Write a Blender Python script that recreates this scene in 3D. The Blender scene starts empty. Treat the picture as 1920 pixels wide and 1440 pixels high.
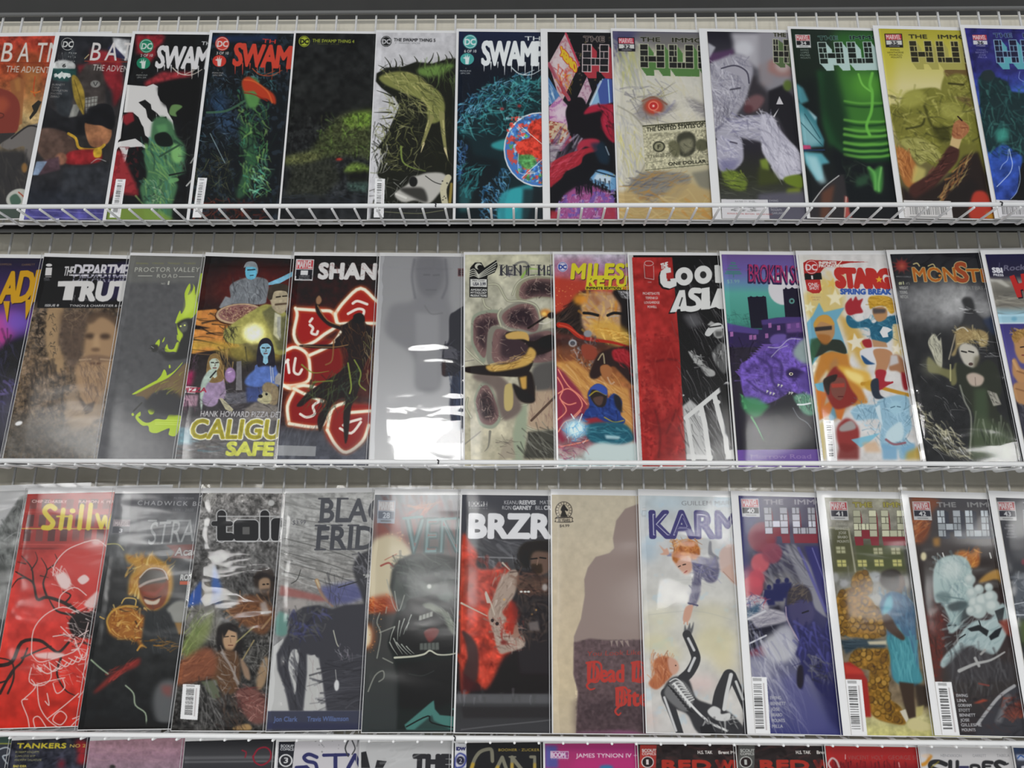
import bpy, bmesh, math, random
import numpy as np
from mathutils import Vector, Matrix

# ------------------------------------------------------------------ camera, world, lamps, exposure
S = bpy.context.scene
COL = S.collection
F, CAM = 1400.0, np.array([0.0, 0.0, 1.5])
PITCH, YAW, ROLL = 0.11482, -0.01661, 0.00361
def cam_axes():
    cp, sp, c1, s1 = math.cos(PITCH), math.sin(PITCH), math.cos(YAW), math.sin(YAW)
    c2, s2 = math.cos(ROLL), math.sin(ROLL)
    fw = np.array([s1*cp, c1*cp, sp]); r = np.array([c1, -s1, 0.0]); u = np.cross(r, fw)
    return c2*r + s2*u, -s2*r + c2*u, fw
RT, UP, FW = cam_axes()
cd = bpy.data.cameras.new('camera'); cam = bpy.data.objects.new('camera', cd); COL.objects.link(cam)
cd.sensor_fit = 'HORIZONTAL'; cd.sensor_width = 36.0; cd.lens = 36.0*F/1920.0; cd.clip_start = 0.01
M = Matrix.Identity(4)
for i in range(3):
    M[i][0], M[i][1], M[i][2], M[i][3] = RT[i], UP[i], -FW[i], CAM[i]
cam.matrix_world = M
S.camera = cam
W = bpy.data.worlds.new('room_light'); S.world = W; W.use_nodes = True
W.node_tree.nodes['Background'].inputs[0].default_value = (0.93, 0.96, 1.0, 1)
W.node_tree.nodes['Background'].inputs[1].default_value = 0.52
def lamp(x, y, z, sx, sy, power):
    l = bpy.data.lights.new('ceiling_lamp', 'AREA'); l.shape = 'RECTANGLE'; l.size = sx; l.size_y = sy
    l.energy = power; l.color = (1.0, 0.99, 0.97)
    o = bpy.data.objects.new('ceiling_lamp', l); COL.objects.link(o); o.location = (x, y, z)
    return o
LAMPS = [(x, y, 3.2, 0.66, 1.5, 100) for x in (-5.38, -2.9, -0.42, 2.06, 4.54) for y in (-3.95, -6.6)]
for q in LAMPS: lamp(*q)
S.view_settings.view_transform = 'Standard'; S.view_settings.look = 'None'
S.view_settings.gamma = 1.0; S.view_settings.use_curve_mapping = False
S.view_settings.exposure = -0.09

# ------------------------------------------------------------------ geometry of the racks
LEAN = math.radians(7.86)
E_X = np.array([1.0, 0, 0]); E_D = np.array([0, math.cos(LEAN), -math.sin(LEAN)]); E_U = np.array([0, math.sin(LEAN), math.cos(LEAN)])
LEDGE = 0.0474                       # ledge depth, front to back
TIERS = [(0.80497, 0.29124, -0.0123), (0.80870, 0.00612, -0.0053), (0.81852, -0.28129, -0.0096), (0.8255, -0.5715, -0.006)]
TOPH = 0.297
def tier_o(t): return np.array([0, TIERS[t][0], 1.5 + TIERS[t][1]])
def proj(P):
    q = P - CAM
    z = q @ FW
    return 960 + F*(q @ RT)/z, 720 - F*(q @ UP)/z
def ray(x, y): return FW + RT*(x-960)/F - UP*(y-720)/F
def hit(x, y, o, n):
    d = ray(x, y); return CAM + d*(((o-CAM) @ n)/(d @ n))

# ------------------------------------------------------------------ materials
def mat(name, col, rough=0.5, spec=0.5, noise=0.0, scale=40.0, bump=0.0, metal=0.0):
    m = bpy.data.materials.new(name); m.use_nodes = True; nt = m.node_tree; b = nt.nodes['Principled BSDF']
    b.inputs['Base Color'].default_value = (*col, 1); b.inputs['Roughness'].default_value = rough
    b.inputs['Specular IOR Level'].default_value = spec; b.inputs['Metallic'].default_value = metal
    if noise or bump:
        tc = nt.nodes.new('ShaderNodeTexCoord'); nz = nt.nodes.new('ShaderNodeTexNoise')
        nz.inputs['Scale'].default_value = scale; nz.inputs['Detail'].default_value = 4
        nt.links.new(tc.outputs['Object'], nz.inputs['Vector'])
        if noise:
            mx = nt.nodes.new('ShaderNodeMix'); mx.data_type = 'RGBA'
            mx.inputs[6].default_value = (*[c*(1-noise) for c in col], 1); mx.inputs[7].default_value = (*[min(1, c*(1+noise)) for c in col], 1)
            nt.links.new(nz.outputs[0], mx.inputs[0]); nt.links.new(mx.outputs[2], b.inputs['Base Color'])
        if bump:
            bp = nt.nodes.new('ShaderNodeBump'); bp.inputs['Strength'].default_value = bump; bp.inputs['Distance'].default_value = 0.001
            nt.links.new(nz.outputs[0], bp.inputs['Height']); nt.links.new(bp.outputs[0], b.inputs['Normal'])
    return m
M_WIRE = mat('white_coated_wire', (0.78, 0.78, 0.77), 0.35, 0.5, 0.05, 60)
M_PANEL = mat('beige_panel', (0.70, 0.66, 0.555), 0.7, 0.3, 0.06, 90, 0.15)
M_WALL = mat('gap_shade_wall', (0.05, 0.05, 0.048), 0.8, 0.2, 0.1, 30)  # near-black colour stands in for the shade in the gaps between tiers
M_BOARD = mat('white_card', (0.80, 0.80, 0.80), 0.6, 0.3, 0.02, 50)
M_PAPER = mat('page_edges', (0.70, 0.68, 0.63), 0.8, 0.2, 0.08, 200)
M_SHADED_RAIL = mat('shaded_rail', (0.16, 0.16, 0.155), 0.5, 0.4, 0.06, 60)  # top rails: shadow under the tier above is put into this grey
M_SEAM = mat('plastic_seam', (0.62, 0.62, 0.63), 0.15, 0.6, 0.1, 80)
M_MARK = mat('black_tape', (0.01, 0.01, 0.015), 0.5)

def sleeve_mat(seed, rough, bump, refl, scale):
    m = bpy.data.materials.new('clear_sleeve'); m.use_nodes = True; nt = m.node_tree; N = nt.nodes; L = nt.links
    N.remove(N['Principled BSDF']); out = N['Material Output']
    tr = N.new('ShaderNodeBsdfTransparent'); tr.inputs[0].default_value = (0.97, 0.97, 0.97, 1)
    gl = N.new('ShaderNodeBsdfGlossy'); gl.inputs['Roughness'].default_value = rough
    fr = N.new('ShaderNodeFresnel'); fr.inputs['IOR'].default_value = 1.5
    ml = N.new('ShaderNodeMath'); ml.operation = 'MULTIPLY'; ml.use_clamp = True; ml.inputs[1].default_value = refl
    mx = N.new('ShaderNodeMixShader')
    tc = N.new('ShaderNodeTexCoord'); mp = N.new('ShaderNodeMapping'); mp.inputs['Location'].default_value = (seed*3.1, seed*1.7, seed)
    mp.inputs['Scale'].default_value = (0.55, 1.0, 1.0)
    nz = N.new('ShaderNodeTexNoise'); nz.inputs['Scale'].default_value = scale; nz.inputs['Detail'].default_value = 2; nz.inputs['Distortion'].default_value = 0.6
    bp = N.new('ShaderNodeBump'); bp.inputs['Strength'].default_value = bump; bp.inputs['Distance'].default_value = 0.002
    L.new(tc.outputs['Object'], mp.inputs[0]); L.new(mp.outputs[0], nz.inputs['Vector']); L.new(nz.outputs[0], bp.inputs['Height'])
    L.new(bp.outputs[0], gl.inputs['Normal'])
    L.new(fr.outputs[0], ml.inputs[0]); L.new(ml.outputs[0], mx.inputs[0])
    L.new(tr.outputs[0], mx.inputs[1]); L.new(gl.outputs[0], mx.inputs[2]); L.new(mx.outputs[0], out.inputs[0])
    return m

def link(name, me, parent=None, m=None):
    o = bpy.data.objects.new(name, me); COL.objects.link(o)
    if m is not None and not me.materials: me.materials.append(m)
    if parent is not None: o.parent = parent
    return o
def empty(name, label, cat, group=None):
    o = bpy.data.objects.new(name, None); COL.objects.link(o); o.empty_display_size = 0.05
    o['label'] = label; o['category'] = cat
    if group: o['group'] = group
    return o
def box_me(name, x0, x1, y0, y1, z0, z1, bev=0.0):
    bm = bmesh.new()
    v = [bm.verts.new((x, y, z)) for x in (x0, x1) for y in (y0, y1) for z in (z0, z1)]
    for f in ((0,1,3,2), (4,6,7,5), (0,4,5,1), (2,3,7,6), (0,2,6,4), (1,5,7,3)): bm.faces.new([v[i] for i in f])
    if bev: bmesh.ops.bevel(bm, geom=bm.edges[:], offset=bev, segments=2, affect='EDGES')
    bmesh.ops.recalc_face_normals(bm, faces=bm.faces[:])
    me = bpy.data.meshes.new(name); bm.to_mesh(me); bm.free(); return me
def tube_me(name, pts, r, n=10):
    P = [np.array(p, float) for p in pts]; vs = []; fs = []
    for i, p in enumerate(P):
        a = P[max(i-1, 0)]; b = P[min(i+1, len(P)-1)]; t = (b-a)/np.linalg.norm(b-a)
        h = np.array([1.0, 0, 0]) if abs(t[0]) < 0.8 else np.array([0, 0, 1.0])
        u = np.cross(t, h); u /= np.linalg.norm(u); w = np.cross(t, u)
        for k in range(n):
            q = 2*math.pi*k/n; vs.append(tuple(p + r*(math.cos(q)*u + math.sin(q)*w)))
    for i in range(len(P)-1):
        for k in range(n):
            fs.append((i*n+k, i*n+(k+1) % n, (i+1)*n+(k+1) % n, (i+1)*n+k))
    m = len(P)-1
    vs.append(tuple(P[0] - 0.6*r*(P[1]-P[0])/np.linalg.norm(P[1]-P[0]))); vs.append(tuple(P[m] + 0.6*r*(P[m]-P[m-1])/np.linalg.norm(P[m]-P[m-1])))
    for k in range(n):
        fs.append((len(vs)-2, (k+1) % n, k)); fs.append((len(vs)-1, m*n+k, m*n+(k+1) % n))
    me = bpy.data.meshes.new(name); me.from_pydata(vs, [], fs); me.update()
    for p in me.polygons: p.use_smooth = True
    return me

# ------------------------------------------------------------------ printing: a small painter for the covers
def hexc(c):
    if not isinstance(c, str): return np.array(c, float)
    c = c.lstrip('#')
    if len(c) == 3: c = ''.join(q*2 for q in c)
    if len(c) == 2: c = c*3
    return np.array([int(c[i:i+2], 16) for i in (0, 2, 4)])/255.0
def to_pts(p):
    if isinstance(p, str): return np.array([[float(v) for v in q.split(',')] for q in p.split()])
    return np.array(p, float).reshape(-1, 2)
def smooth(P, closed, k=6):
    n = len(P); out = []
    rng = range(n) if closed else range(n-1)
    for i in rng:
        g = (lambda j: P[j % n]) if closed else (lambda j: P[min(max(j, 0), n-1)])
        a, b, c, d = g(i-1), g(i), g(i+1), g(i+2)
        for s in range(k):
            t = s/k
            out.append(0.5*((2*b) + (c-a)*t + (2*a-5*b+4*c-d)*t*t + (3*b-a-3*c+d)*t**3))
    if not closed: out.append(P[-1])
    return np.array(out)
def boxblur(m, r):
    r = int(round(r))
    if r < 1: return m
    for ax in (0, 1):
        for _ in range(2):
            c = np.cumsum(np.pad(m, [(r+1, r) if a == ax else (0, 0) for a in (0, 1)]), axis=ax)
            n = m.shape[ax]
            m = (np.take(c, np.arange(2*r+1, 2*r+1+n), ax) - np.take(c, np.arange(0, n), ax))/(2*r+1)
    return m
TXT = {}
def text_tris(s, b, sp):
    key = (s, sp)
    if key in TXT: return TXT[key]
    c = bpy.data.curves.new('t', 'FONT'); c.body = s; c.resolution_u = 3; c.space_character = sp
    o = bpy.data.objects.new('t', c); COL.objects.link(o)
    ev = o.evaluated_get(bpy.context.evaluated_depsgraph_get()); me = ev.to_mesh(); me.calc_loop_triangles()
    V = np.empty(len(me.vertices)*3); me.vertices.foreach_get('co', V); V = V.reshape(-1, 3)[:, :2]
    T = np.empty(len(me.loop_triangles)*3, np.int32); me.loop_triangles.foreach_get('vertices', T)
    ev.to_mesh_clear(); bpy.data.objects.remove(o); bpy.data.curves.remove(c)
    TXT[key] = (V, T.reshape(-1, 3)); return TXT[key]

K = 1.5                                             # canvas samples per photo pixel
class Art:
    """A printed cover. Shapes are given in photograph pixels (or in a zoomed view set by t())."""
    def __init__(s, x0, y0, w, h, up, seed):
        s.x0, s.y0, s.W, s.H = x0, y0, int(w*K), int(h*K); s.up = up
        s.I = np.zeros((s.H, s.W, 3)) + 0.5; s.o = (0.0, 0.0); s.k = 1.0; s.r = np.random.RandomState(seed)
    def t(s, ox=0.0, oy=0.0, k=1.0): s.o = (ox, oy); s.k = k
    def c(s, p): p = to_pts(p); return ((p/s.k + np.array(s.o)) - np.array([s.x0, s.y0]))*K
    def L(s, v): return v*K/s.k
    def put(s, m, y0, x0, col, al):
        h, w = m.shape; ya, xa, yb, xb = max(y0, 0), max(x0, 0), min(y0+h, s.H), min(x0+w, s.W)
        if ya >= yb or xa >= xb: return
        m = (m[ya-y0:yb-y0, xa-x0:xb-x0]*al)[..., None]
        R = s.I[ya:yb, xa:xb]; R += (hexc(col)-R)*m
    def f(s, col): s.I[:] = hexc(col)
    def vg(s, *st):                                 # vertical gradient: (y, colour) stops
        ys = [s.c((0, y))[0][1] for y, _ in st]; cs = [hexc(c) for _, c in st]
        yy = np.arange(s.H); s.I[:] = np.stack([np.interp(yy, ys, [c[i] for c in cs]) for i in range(3)], -1)[:, None, :]
    def mask(s, P, bl=0):
        pad = int(3*bl)+2
        x0, y0 = np.floor(P.min(0)).astype(int)-pad; x1, y1 = np.ceil(P.max(0)).astype(int)+pad
        x0 = max(x0, -60); y0 = max(y0, -60); x1 = min(x1, s.W+60); y1 = min(y1, s.H+60)
        if x1 <= x0 or y1 <= y0: return None
        h, w = y1-y0, x1-x0; ys = y0 + (np.arange(h*2)+0.5)/2; xs = x0 + (np.arange(w*2)+0.5)/2
        m = np.zeros((h*2, w*2), bool); n = len(P)
        for i in range(n):
            (ax, ay), (bx, by) = P[i], P[(i+1) % n]
            if ay == by: continue
            if ay > by: ax, ay, bx, by = bx, by, ax, ay
            i0, i1 = np.searchsorted(ys, ay), np.searchsorted(ys, by)
            if i1 > i0:
                xi = ax + (ys[i0:i1]-ay)*(bx-ax)/(by-ay); m[i0:i1] ^= xs[None, :] < xi[:, None]
        m = m.reshape(h, 2, w, 2).mean((1, 3))
        return (boxblur(m, bl) if bl else m), y0, x0
    def p(s, pts, col, al=1.0, bl=0.0, sm=0):
        P = s.c(pts)
        if sm: P = smooth(P, True)
        q = s.mask(P, s.L(bl))
        if q: s.put(q[0], q[1], q[2], col, al)
    def e(s, x, y, rx, ry, col, al=1.0, bl=0.0, rot=0.0):
        a = np.linspace(0, 2*math.pi, 28, endpoint=False); c, q = math.cos(math.radians(rot)), math.sin(math.radians(rot))
        X, Y = rx*np.cos(a), ry*np.sin(a); s.p(np.stack([x+X*c-Y*q, y+X*q+Y*c], 1), col, al, bl)
    def l(s, pts, w, col, al=1.0, bl=0.0, sm=1, w2=None):
        P = s.c(pts)
        if sm and len(P) > 2: P = smooth(P, False, 4)
        n = len(P); ww = np.linspace(s.L(w), s.L(w if w2 is None else w2), n)/2
        B = s.L(bl)+0.6; pad = ww.max()+B+2
        x0, y0 = np.floor(P.min(0)-pad).astype(int); x1, y1 = np.ceil(P.max(0)+pad).astype(int)
        x0 = max(x0, 0); y0 = max(y0, 0); x1 = min(x1, s.W); y1 = min(y1, s.H)
        if x1 <= x0 or y1 <= y0: return
        m = np.zeros((y1-y0, x1-x0))
        for i in range(n-1):
            a, b = P[i], P[i+1]; q = max(ww[i], ww[i+1])+B+2
            xa, ya = np.floor(np.minimum(a, b)-q).astype(int); xb, yb = np.ceil(np.maximum(a, b)+q).astype(int)
            xa = max(xa, x0); ya = max(ya, y0); xb = min(xb, x1); yb = min(yb, y1)
            if xb <= xa or yb <= ya: continue
            yy, xx = np.mgrid[ya:yb, xa:xb]; d = b-a; dd = d @ d + 1e-9
            t = np.clip(((xx+.5-a[0])*d[0]+(yy+.5-a[1])*d[1])/dd, 0, 1)
            ds = np.hypot(xx+.5-a[0]-t*d[0], yy+.5-a[1]-t*d[1]) - (ww[i]+(ww[i+1]-ww[i])*t)
            R = m[ya-y0:yb-y0, xa-x0:xb-x0]; np.maximum(R, np.clip(0.5-ds/(2*B)*1.0, 0, 1), out=R)
        s.put(m, y0, x0, col, al)
    def br(s, pts, n, ln, ang, w, cols, al=0.6, jit=20, bl=0.0):        # brush strokes inside a polygon
        P = s.c(pts); q = s.mask(P)
        if not q: return
        ys, xs = np.nonzero(q[0] > 0.5)
        if not len(ys): return
        cols = cols.split()
        for _ in range(n):
            i = s.r.randint(len(ys)); x = ((xs[i]+q[2])/K+s.x0-s.o[0])*s.k; y = ((ys[i]+q[1])/K+s.y0-s.o[1])*s.k
            a = math.radians(ang + s.r.randn()*jit); L_ = ln*(0.5+s.r.rand()); dx, dy = math.cos(a)*L_/2, math.sin(a)*L_/2
            k = (s.r.rand()-.5)*0.5
            s.l([(x-dx, y-dy), (x-dy*k, y+dx*k), (x+dx, y+dy)], w*(0.5+s.r.rand()), cols[s.r.randint(len(cols))], al*(0.45+0.45*s.r.rand()), bl or w*.16, 1, w*0.2)
    def sp(s, pts, n, r, cols, al=0.8, bl=0.0):                         # spatter of dots
        P = s.c(pts); q = s.mask(P)
        if not q: return
        ys, xs = np.nonzero(q[0] > 0.5); cols = cols.split()
        if not len(ys): return
        for _ in range(n):
            i = s.r.randint(len(ys)); x = ((xs[i]+q[2])/K+s.x0-s.o[0])*s.k; y = ((ys[i]+q[1])/K+s.y0-s.o[1])*s.k
            a = r*(0.4+s.r.rand()); s.e(x, y, a, a*(0.6+0.6*s.r.rand()), cols[s.r.randint(len(cols))], al, bl, s.r.rand()*180)
    def fbm(s, cell, oct=3):
        o = np.zeros((s.H, s.W)); amp = 1.0
        for _ in range(oct):
            gh, gw = int(s.H/cell)+3, int(s.W/cell)+3; g = s.r.rand(gh, gw)-.5
            y = np.arange(s.H)/cell; x = np.arange(s.W)/cell; yi = y.astype(int); xi = x.astype(int)
            fy = (y-yi)[:, None]; fx = (x-xi)[None]; fy = fy*fy*(3-2*fy); fx = fx*fx*(3-2*fx)
            a = g[yi][:, xi]; b = g[yi][:, xi+1]; c = g[yi+1][:, xi]; d = g[yi+1][:, xi+1]
            o += amp*((a*(1-fx)+b*fx)*(1-fy)+(c*(1-fx)+d*fx)*fy); amp *= 0.55; cell = max(cell/2, 1.0)
        return o
    def nz(s, amp, cell=12.0, pts=None, col=None, th=None, bl=0):       # mottling, or patches of a colour where noise > th
        n = s.fbm(s.L(cell))
        m = 1.0
        if pts is not None:
            m = np.zeros((s.H, s.W)); q = s.mask(s.c(pts), s.L(bl))
            if not q: return
            t = Art.__new__(Art); t.I = np.zeros((s.H, s.W, 1)); t.H, t.W = s.H, s.W; t.put(q[0], q[1], q[2], (1.0,), 1.0); m = t.I[..., 0]
        if col is None: s.I *= np.clip(1 + (amp*n*2*m)[..., None], 0, 3)
        else: s.I += (hexc(col)-s.I)*(np.clip((n-th)*6, 0, 1)*m*amp)[..., None]
    def tx(s, txt, x0, y0, x1, y1, h, col, b=0.0, sh=0.0, out=None, ow=0.04, al=1.0, sp=1.0, bl=0.0):
        if out is not None: s.tx(txt, x0, y0, x1, y1, h, out, b+ow, sh, None, 0, al, sp, bl)
        V, T = text_tris(txt, 0.0, sp); V0 = V
        if not len(V0): return
        mn = V0.min(0); mx = V0.max(0); A0, A1 = s.c([(x0, y0), (x1, y1)]); ch = 0.73 if mx[1] < 0.9 else mx[1]
        r = (A1-A0)/(mx[0]-mn[0]); u = s.up*s.L(h)/ch
        P = A0 + (V[:, :1]-mn[0]+sh*V[:, 1:])*r + V[:, 1:]*u
        br_ = b*s.L(h)/0.73; pad = 2+int(abs(br_)+1); xa, ya = np.floor(P.min(0)).astype(int)-pad; xb, yb = np.ceil(P.max(0)).astype(int)+pad
        xa = max(xa, 0); ya = max(ya, 0); xb = min(xb, s.W); yb = min(yb, s.H)
        if xb <= xa or yb <= ya: return
        q = 3; m = np.zeros(((yb-ya)*q, (xb-xa)*q), bool); Q = (P-np.array([xa, ya]))*q
        for a, b_, c in T:
            A, B, C = Q[a], Q[b_], Q[c]
            i0 = max(int(min(A[1], B[1], C[1])), 0); i1 = min(int(max(A[1], B[1], C[1]))+2, m.shape[0])
            j0 = max(int(min(A[0], B[0], C[0])), 0); j1 = min(int(max(A[0], B[0], C[0]))+2, m.shape[1])
            if i1 <= i0 or j1 <= j0: continue
            Y = (np.arange(i0, i1)+.5)[:, None]; X = (np.arange(j0, j1)+.5)[None]
            e = lambda p, r_: (r_[0]-p[0])*(Y-p[1])-(r_[1]-p[1])*(X-p[0])
            e1, e2, e3 = e(A, B), e(B, C), e(C, A)
            m[i0:i1, j0:j1] |= ((e1 >= -.01) & (e2 >= -.01) & (e3 >= -.01)) | ((e1 <= .01) & (e2 <= .01) & (e3 <= .01))
        R = abs(br_)*q
        if R >= 0.5:                                       # heavier or lighter strokes
            o = m.copy() if b > 0 else ~m; src = o.copy()
            for rr, n in ((R, 16), (R*.5, 8)):
                for k in range(n):
                    dx, dy = int(round(rr*math.cos(6.2832*k/n))), int(round(rr*math.sin(6.2832*k/n)))
                    H, W_ = o.shape
                    if abs(dx) < W_ and abs(dy) < H: o[max(dy, 0):H+min(dy, 0), max(dx, 0):W_+min(dx, 0)] |= src[max(-dy, 0):H+min(-dy, 0), max(-dx, 0):W_+min(-dx, 0)]
            m = o if b > 0 else ~o
        m = m.reshape(yb-ya, q, xb-xa, q).mean((1, 3))
        s.put(boxblur(m, s.L(bl)) if bl else m, ya, xa, col, al)
    def q4(s, quad, u, v):                                             # point in a quad TL TR BR BL
        A, B, C, D = [np.array(p, float) for p in quad]; return (A*(1-u)+B*u)*(1-v)+(D*(1-u)+C*u)*v
    def quad(s, quad, u0, v0, u1, v1, col, al=1.0, bl=0):
        s.p([s.q4(quad, u0, v0), s.q4(quad, u1, v0), s.q4(quad, u1, v1), s.q4(quad, u0, v1)], col, al, bl)
    def bars(s, quad, vert, seed=1, ink='444', paper='d0d0d0'):        # price box with a bar code; bars stacked along the long side
        s.quad(quad, 0, 0, 1, 1, paper); r = random.Random(seed); u = 0.12
        while u < 0.86:
            w = r.choice((0.012, 0.018, 0.03))
            if vert: s.quad(quad, 0.22, u, 0.68, u+w, ink, 0.85)
            else: s.quad(quad, u, 0.30, u+w, 0.72, ink, 0.85)
            u += w + r.choice((0.012, 0.02, 0.03))
        if vert: s.quad(quad, 0.76, 0.1, 0.84, 0.9, '8a7f80', 0.5); s.quad(quad, .2, .02, .7, .07, '777', .6)
        else: s.quad(quad, 0.3, 0.1, 0.7, 0.16, '777', 0.7); s.quad(quad, 0.1, 0.80, 0.75, 0.86, '777', 0.7)
    def dc(s, x, y, r, disc, ink):                                     # round publisher roundel
        s.e(x, y, r, r, disc); s.e(x, y, r*0.88, r*0.88, ink); s.e(x, y, r*0.80, r*0.80, disc)
        s.tx('DC', x-r*.70, y+r*.42, x+r*.72, y+r*.42, r*0.84, ink, 0.035)
    def mv(s, quad, num, frame='26262a', red='b03a3a', tint='c4c2c2', numc='222', sub='d0d0d0', nb=None):   # publisher's corner box with the number
        s.quad(quad, 0, 0, 1, 1, frame)
        s.quad(quad, .05, .05, .95, .45, red)
        a, b = s.q4(quad, .09, .41), s.q4(quad, .91, .41); h = np.hypot(*(s.q4(quad, 0, .36)-s.q4(quad, 0, 0)))
        s.tx('MARVEL', *a, *b, h, tint, 0.02)
        s.quad(quad, .05, .49, .95, .80, nb or sub)
        a, b = s.q4(quad, .32, .77), s.q4(quad, .70, .77); h = np.hypot(*(s.q4(quad, 0, .25)-s.q4(quad, 0, 0)))
        s.tx(num, *a, *b, h, numc, 0.03)
        s.quad(quad, .2, .87, .8, .93, '999' if frame[0] < '8' else '666', 0.7)
    def bricks(s, rows, x, y, dx, dy, face, joint, edge=None, depth=(0, 0), side=None, jw=1.2):
        """block letter from a bitmap of cells: x,y top-left; dx right step, dy down step (vectors); joints drawn round each block"""
        dx = np.array(dx, float); dy = np.array(dy, float); o = np.array([x, y], float); dp = np.array(depth, float)
        cells = [(i, j) for j, row in enumerate(rows) for i, ch in enumerate(row) if ch == '#']
        if side:
            for st in range(6):
                for i, j in cells:
                    q = o+dx*i+dy*j+dp*(6-st)/6; s.p([q, q+dx, q+dx+dy, q+dy], side)
        for i, j in cells:
            q = o+dx*i+dy*j
            if edge: s.p([q-dx*.06-dy*.06, q+dx*1.06-dy*.06, q+dx*1.06+dy*1.06, q-dx*.06+dy*1.06], edge)
        for i, j in cells:
            q = o+dx*i+dy*j; s.p([q, q+dx, q+dx+dy, q+dy], joint)
            k = s.r.rand(); c = hexc(face)*(0.85+0.3*s.r.rand())
            g = jw/2/np.hypot(*dx); gy = jw/2/np.hypot(*dy)
            u = [g, 1-g] if k > 0.55 else [g, 0.35+0.3*s.r.rand()]
            s.p([q+dx*u[0]+dy*gy, q+dx*u[1]+dy*gy, q+dx*u[1]+dy*(1-gy), q+dx*u[0]+dy*(1-gy)], c)
            if u[1] < .9: s.p([q+dx*(u[1]+2*g)+dy*gy, q+dx*(1-g)+dy*gy, q+dx*(1-g)+dy*(1-gy), q+dx*(u[1]+2*g)+dy*(1-gy)], c*0.95)
H_ = ('##.##', '##.##', '#####', '##.##', '##.##')
# ------------------------------------------------------------------ covers of the top row
def r1a(a):
    a.t(0, 0, 3.273); a.vg((230, '8c3226'), (400, '8a3a22'), (560, '7c4a2e'), (700, '9a8660'), (830, '6e5a3c'), (960, '3c3a38'), (1360, '262626'))
    a.nz(.25, 30); a.p('100,300 260,320 250,500 150,480 90,420', '6b3d22', .5, 14); a.p('140,420 250,430 215,700 150,720', '94703c', .5, 20)
    a.p('60,500 110,470 150,490 135,760 95,780', '7d5030', .9, 3); a.p('88,495 120,480 128,560 100,560', '8e6136', .8, 4)
    a.l('215,470 205,560 215,590', 6, '9c3a20'); a.l('190,560 215,570 245,560', 9, 'a85c28'); a.p('195,650 235,615 255,625 225,690 185,735 180,720 205,680', '262420', 1, 1)
    a.p('-60,560 30,550 95,590 122,650 118,740 90,815 -60,830', '6a3028', 1, 2, 1); a.p('-40,600 30,595 60,640 20,700 -40,690', '8e4630', .7, 14); a.l('-20,690 20,700 15,720 -30,730', 6, '4a2620')
    a.p('-60,820 95,815 60,870 -60,900', '2e2c2b'); a.p('0,890 60,845 180,770 260,775 215,920 180,1010 150,1060 130,1010 150,900 60,920', '5e5a57', 1, 3, 1); a.l('70,850 170,775 235,780', 10, '2a2828')
    a.p('-60,930 150,930 185,1000 200,1260 -60,1360', '2d2c2c', 1, 8); a.br('0,940 160,940 170,1200 0,1200', 30, 90, 75, 12, '3a3836 222 4a443e', .5); a.e(150, 1030, 18, 30, '7a5a34', .9, 4)
    a.e(110, 1215, 75, 55, '9a9a92', 1, 2, -20); a.p('60,1215 100,1190 130,1240 80,1265', '3f5548', 1, 2, 1); a.l('115,1180 150,1215 150,1260', 8, '8a4434'); a.p('-60,1280 130,1265 120,1360 -60,1360', '3c4640', 1, 5)
    for ch, x0, x1 in (('B', 18, 82), ('A', 116, 188), ('T', 228, 285), ('M', 300, 380)): a.tx(ch, x0-14, 380, x1-14, 380, 128, 'b2aca6', .006)
    a.l('0,380 330,388', 4, '6a2a1a'); a.tx('THE ADVENTURES', 34, 442, 400, 452, 42, 'aaa59e', .004)
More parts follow.
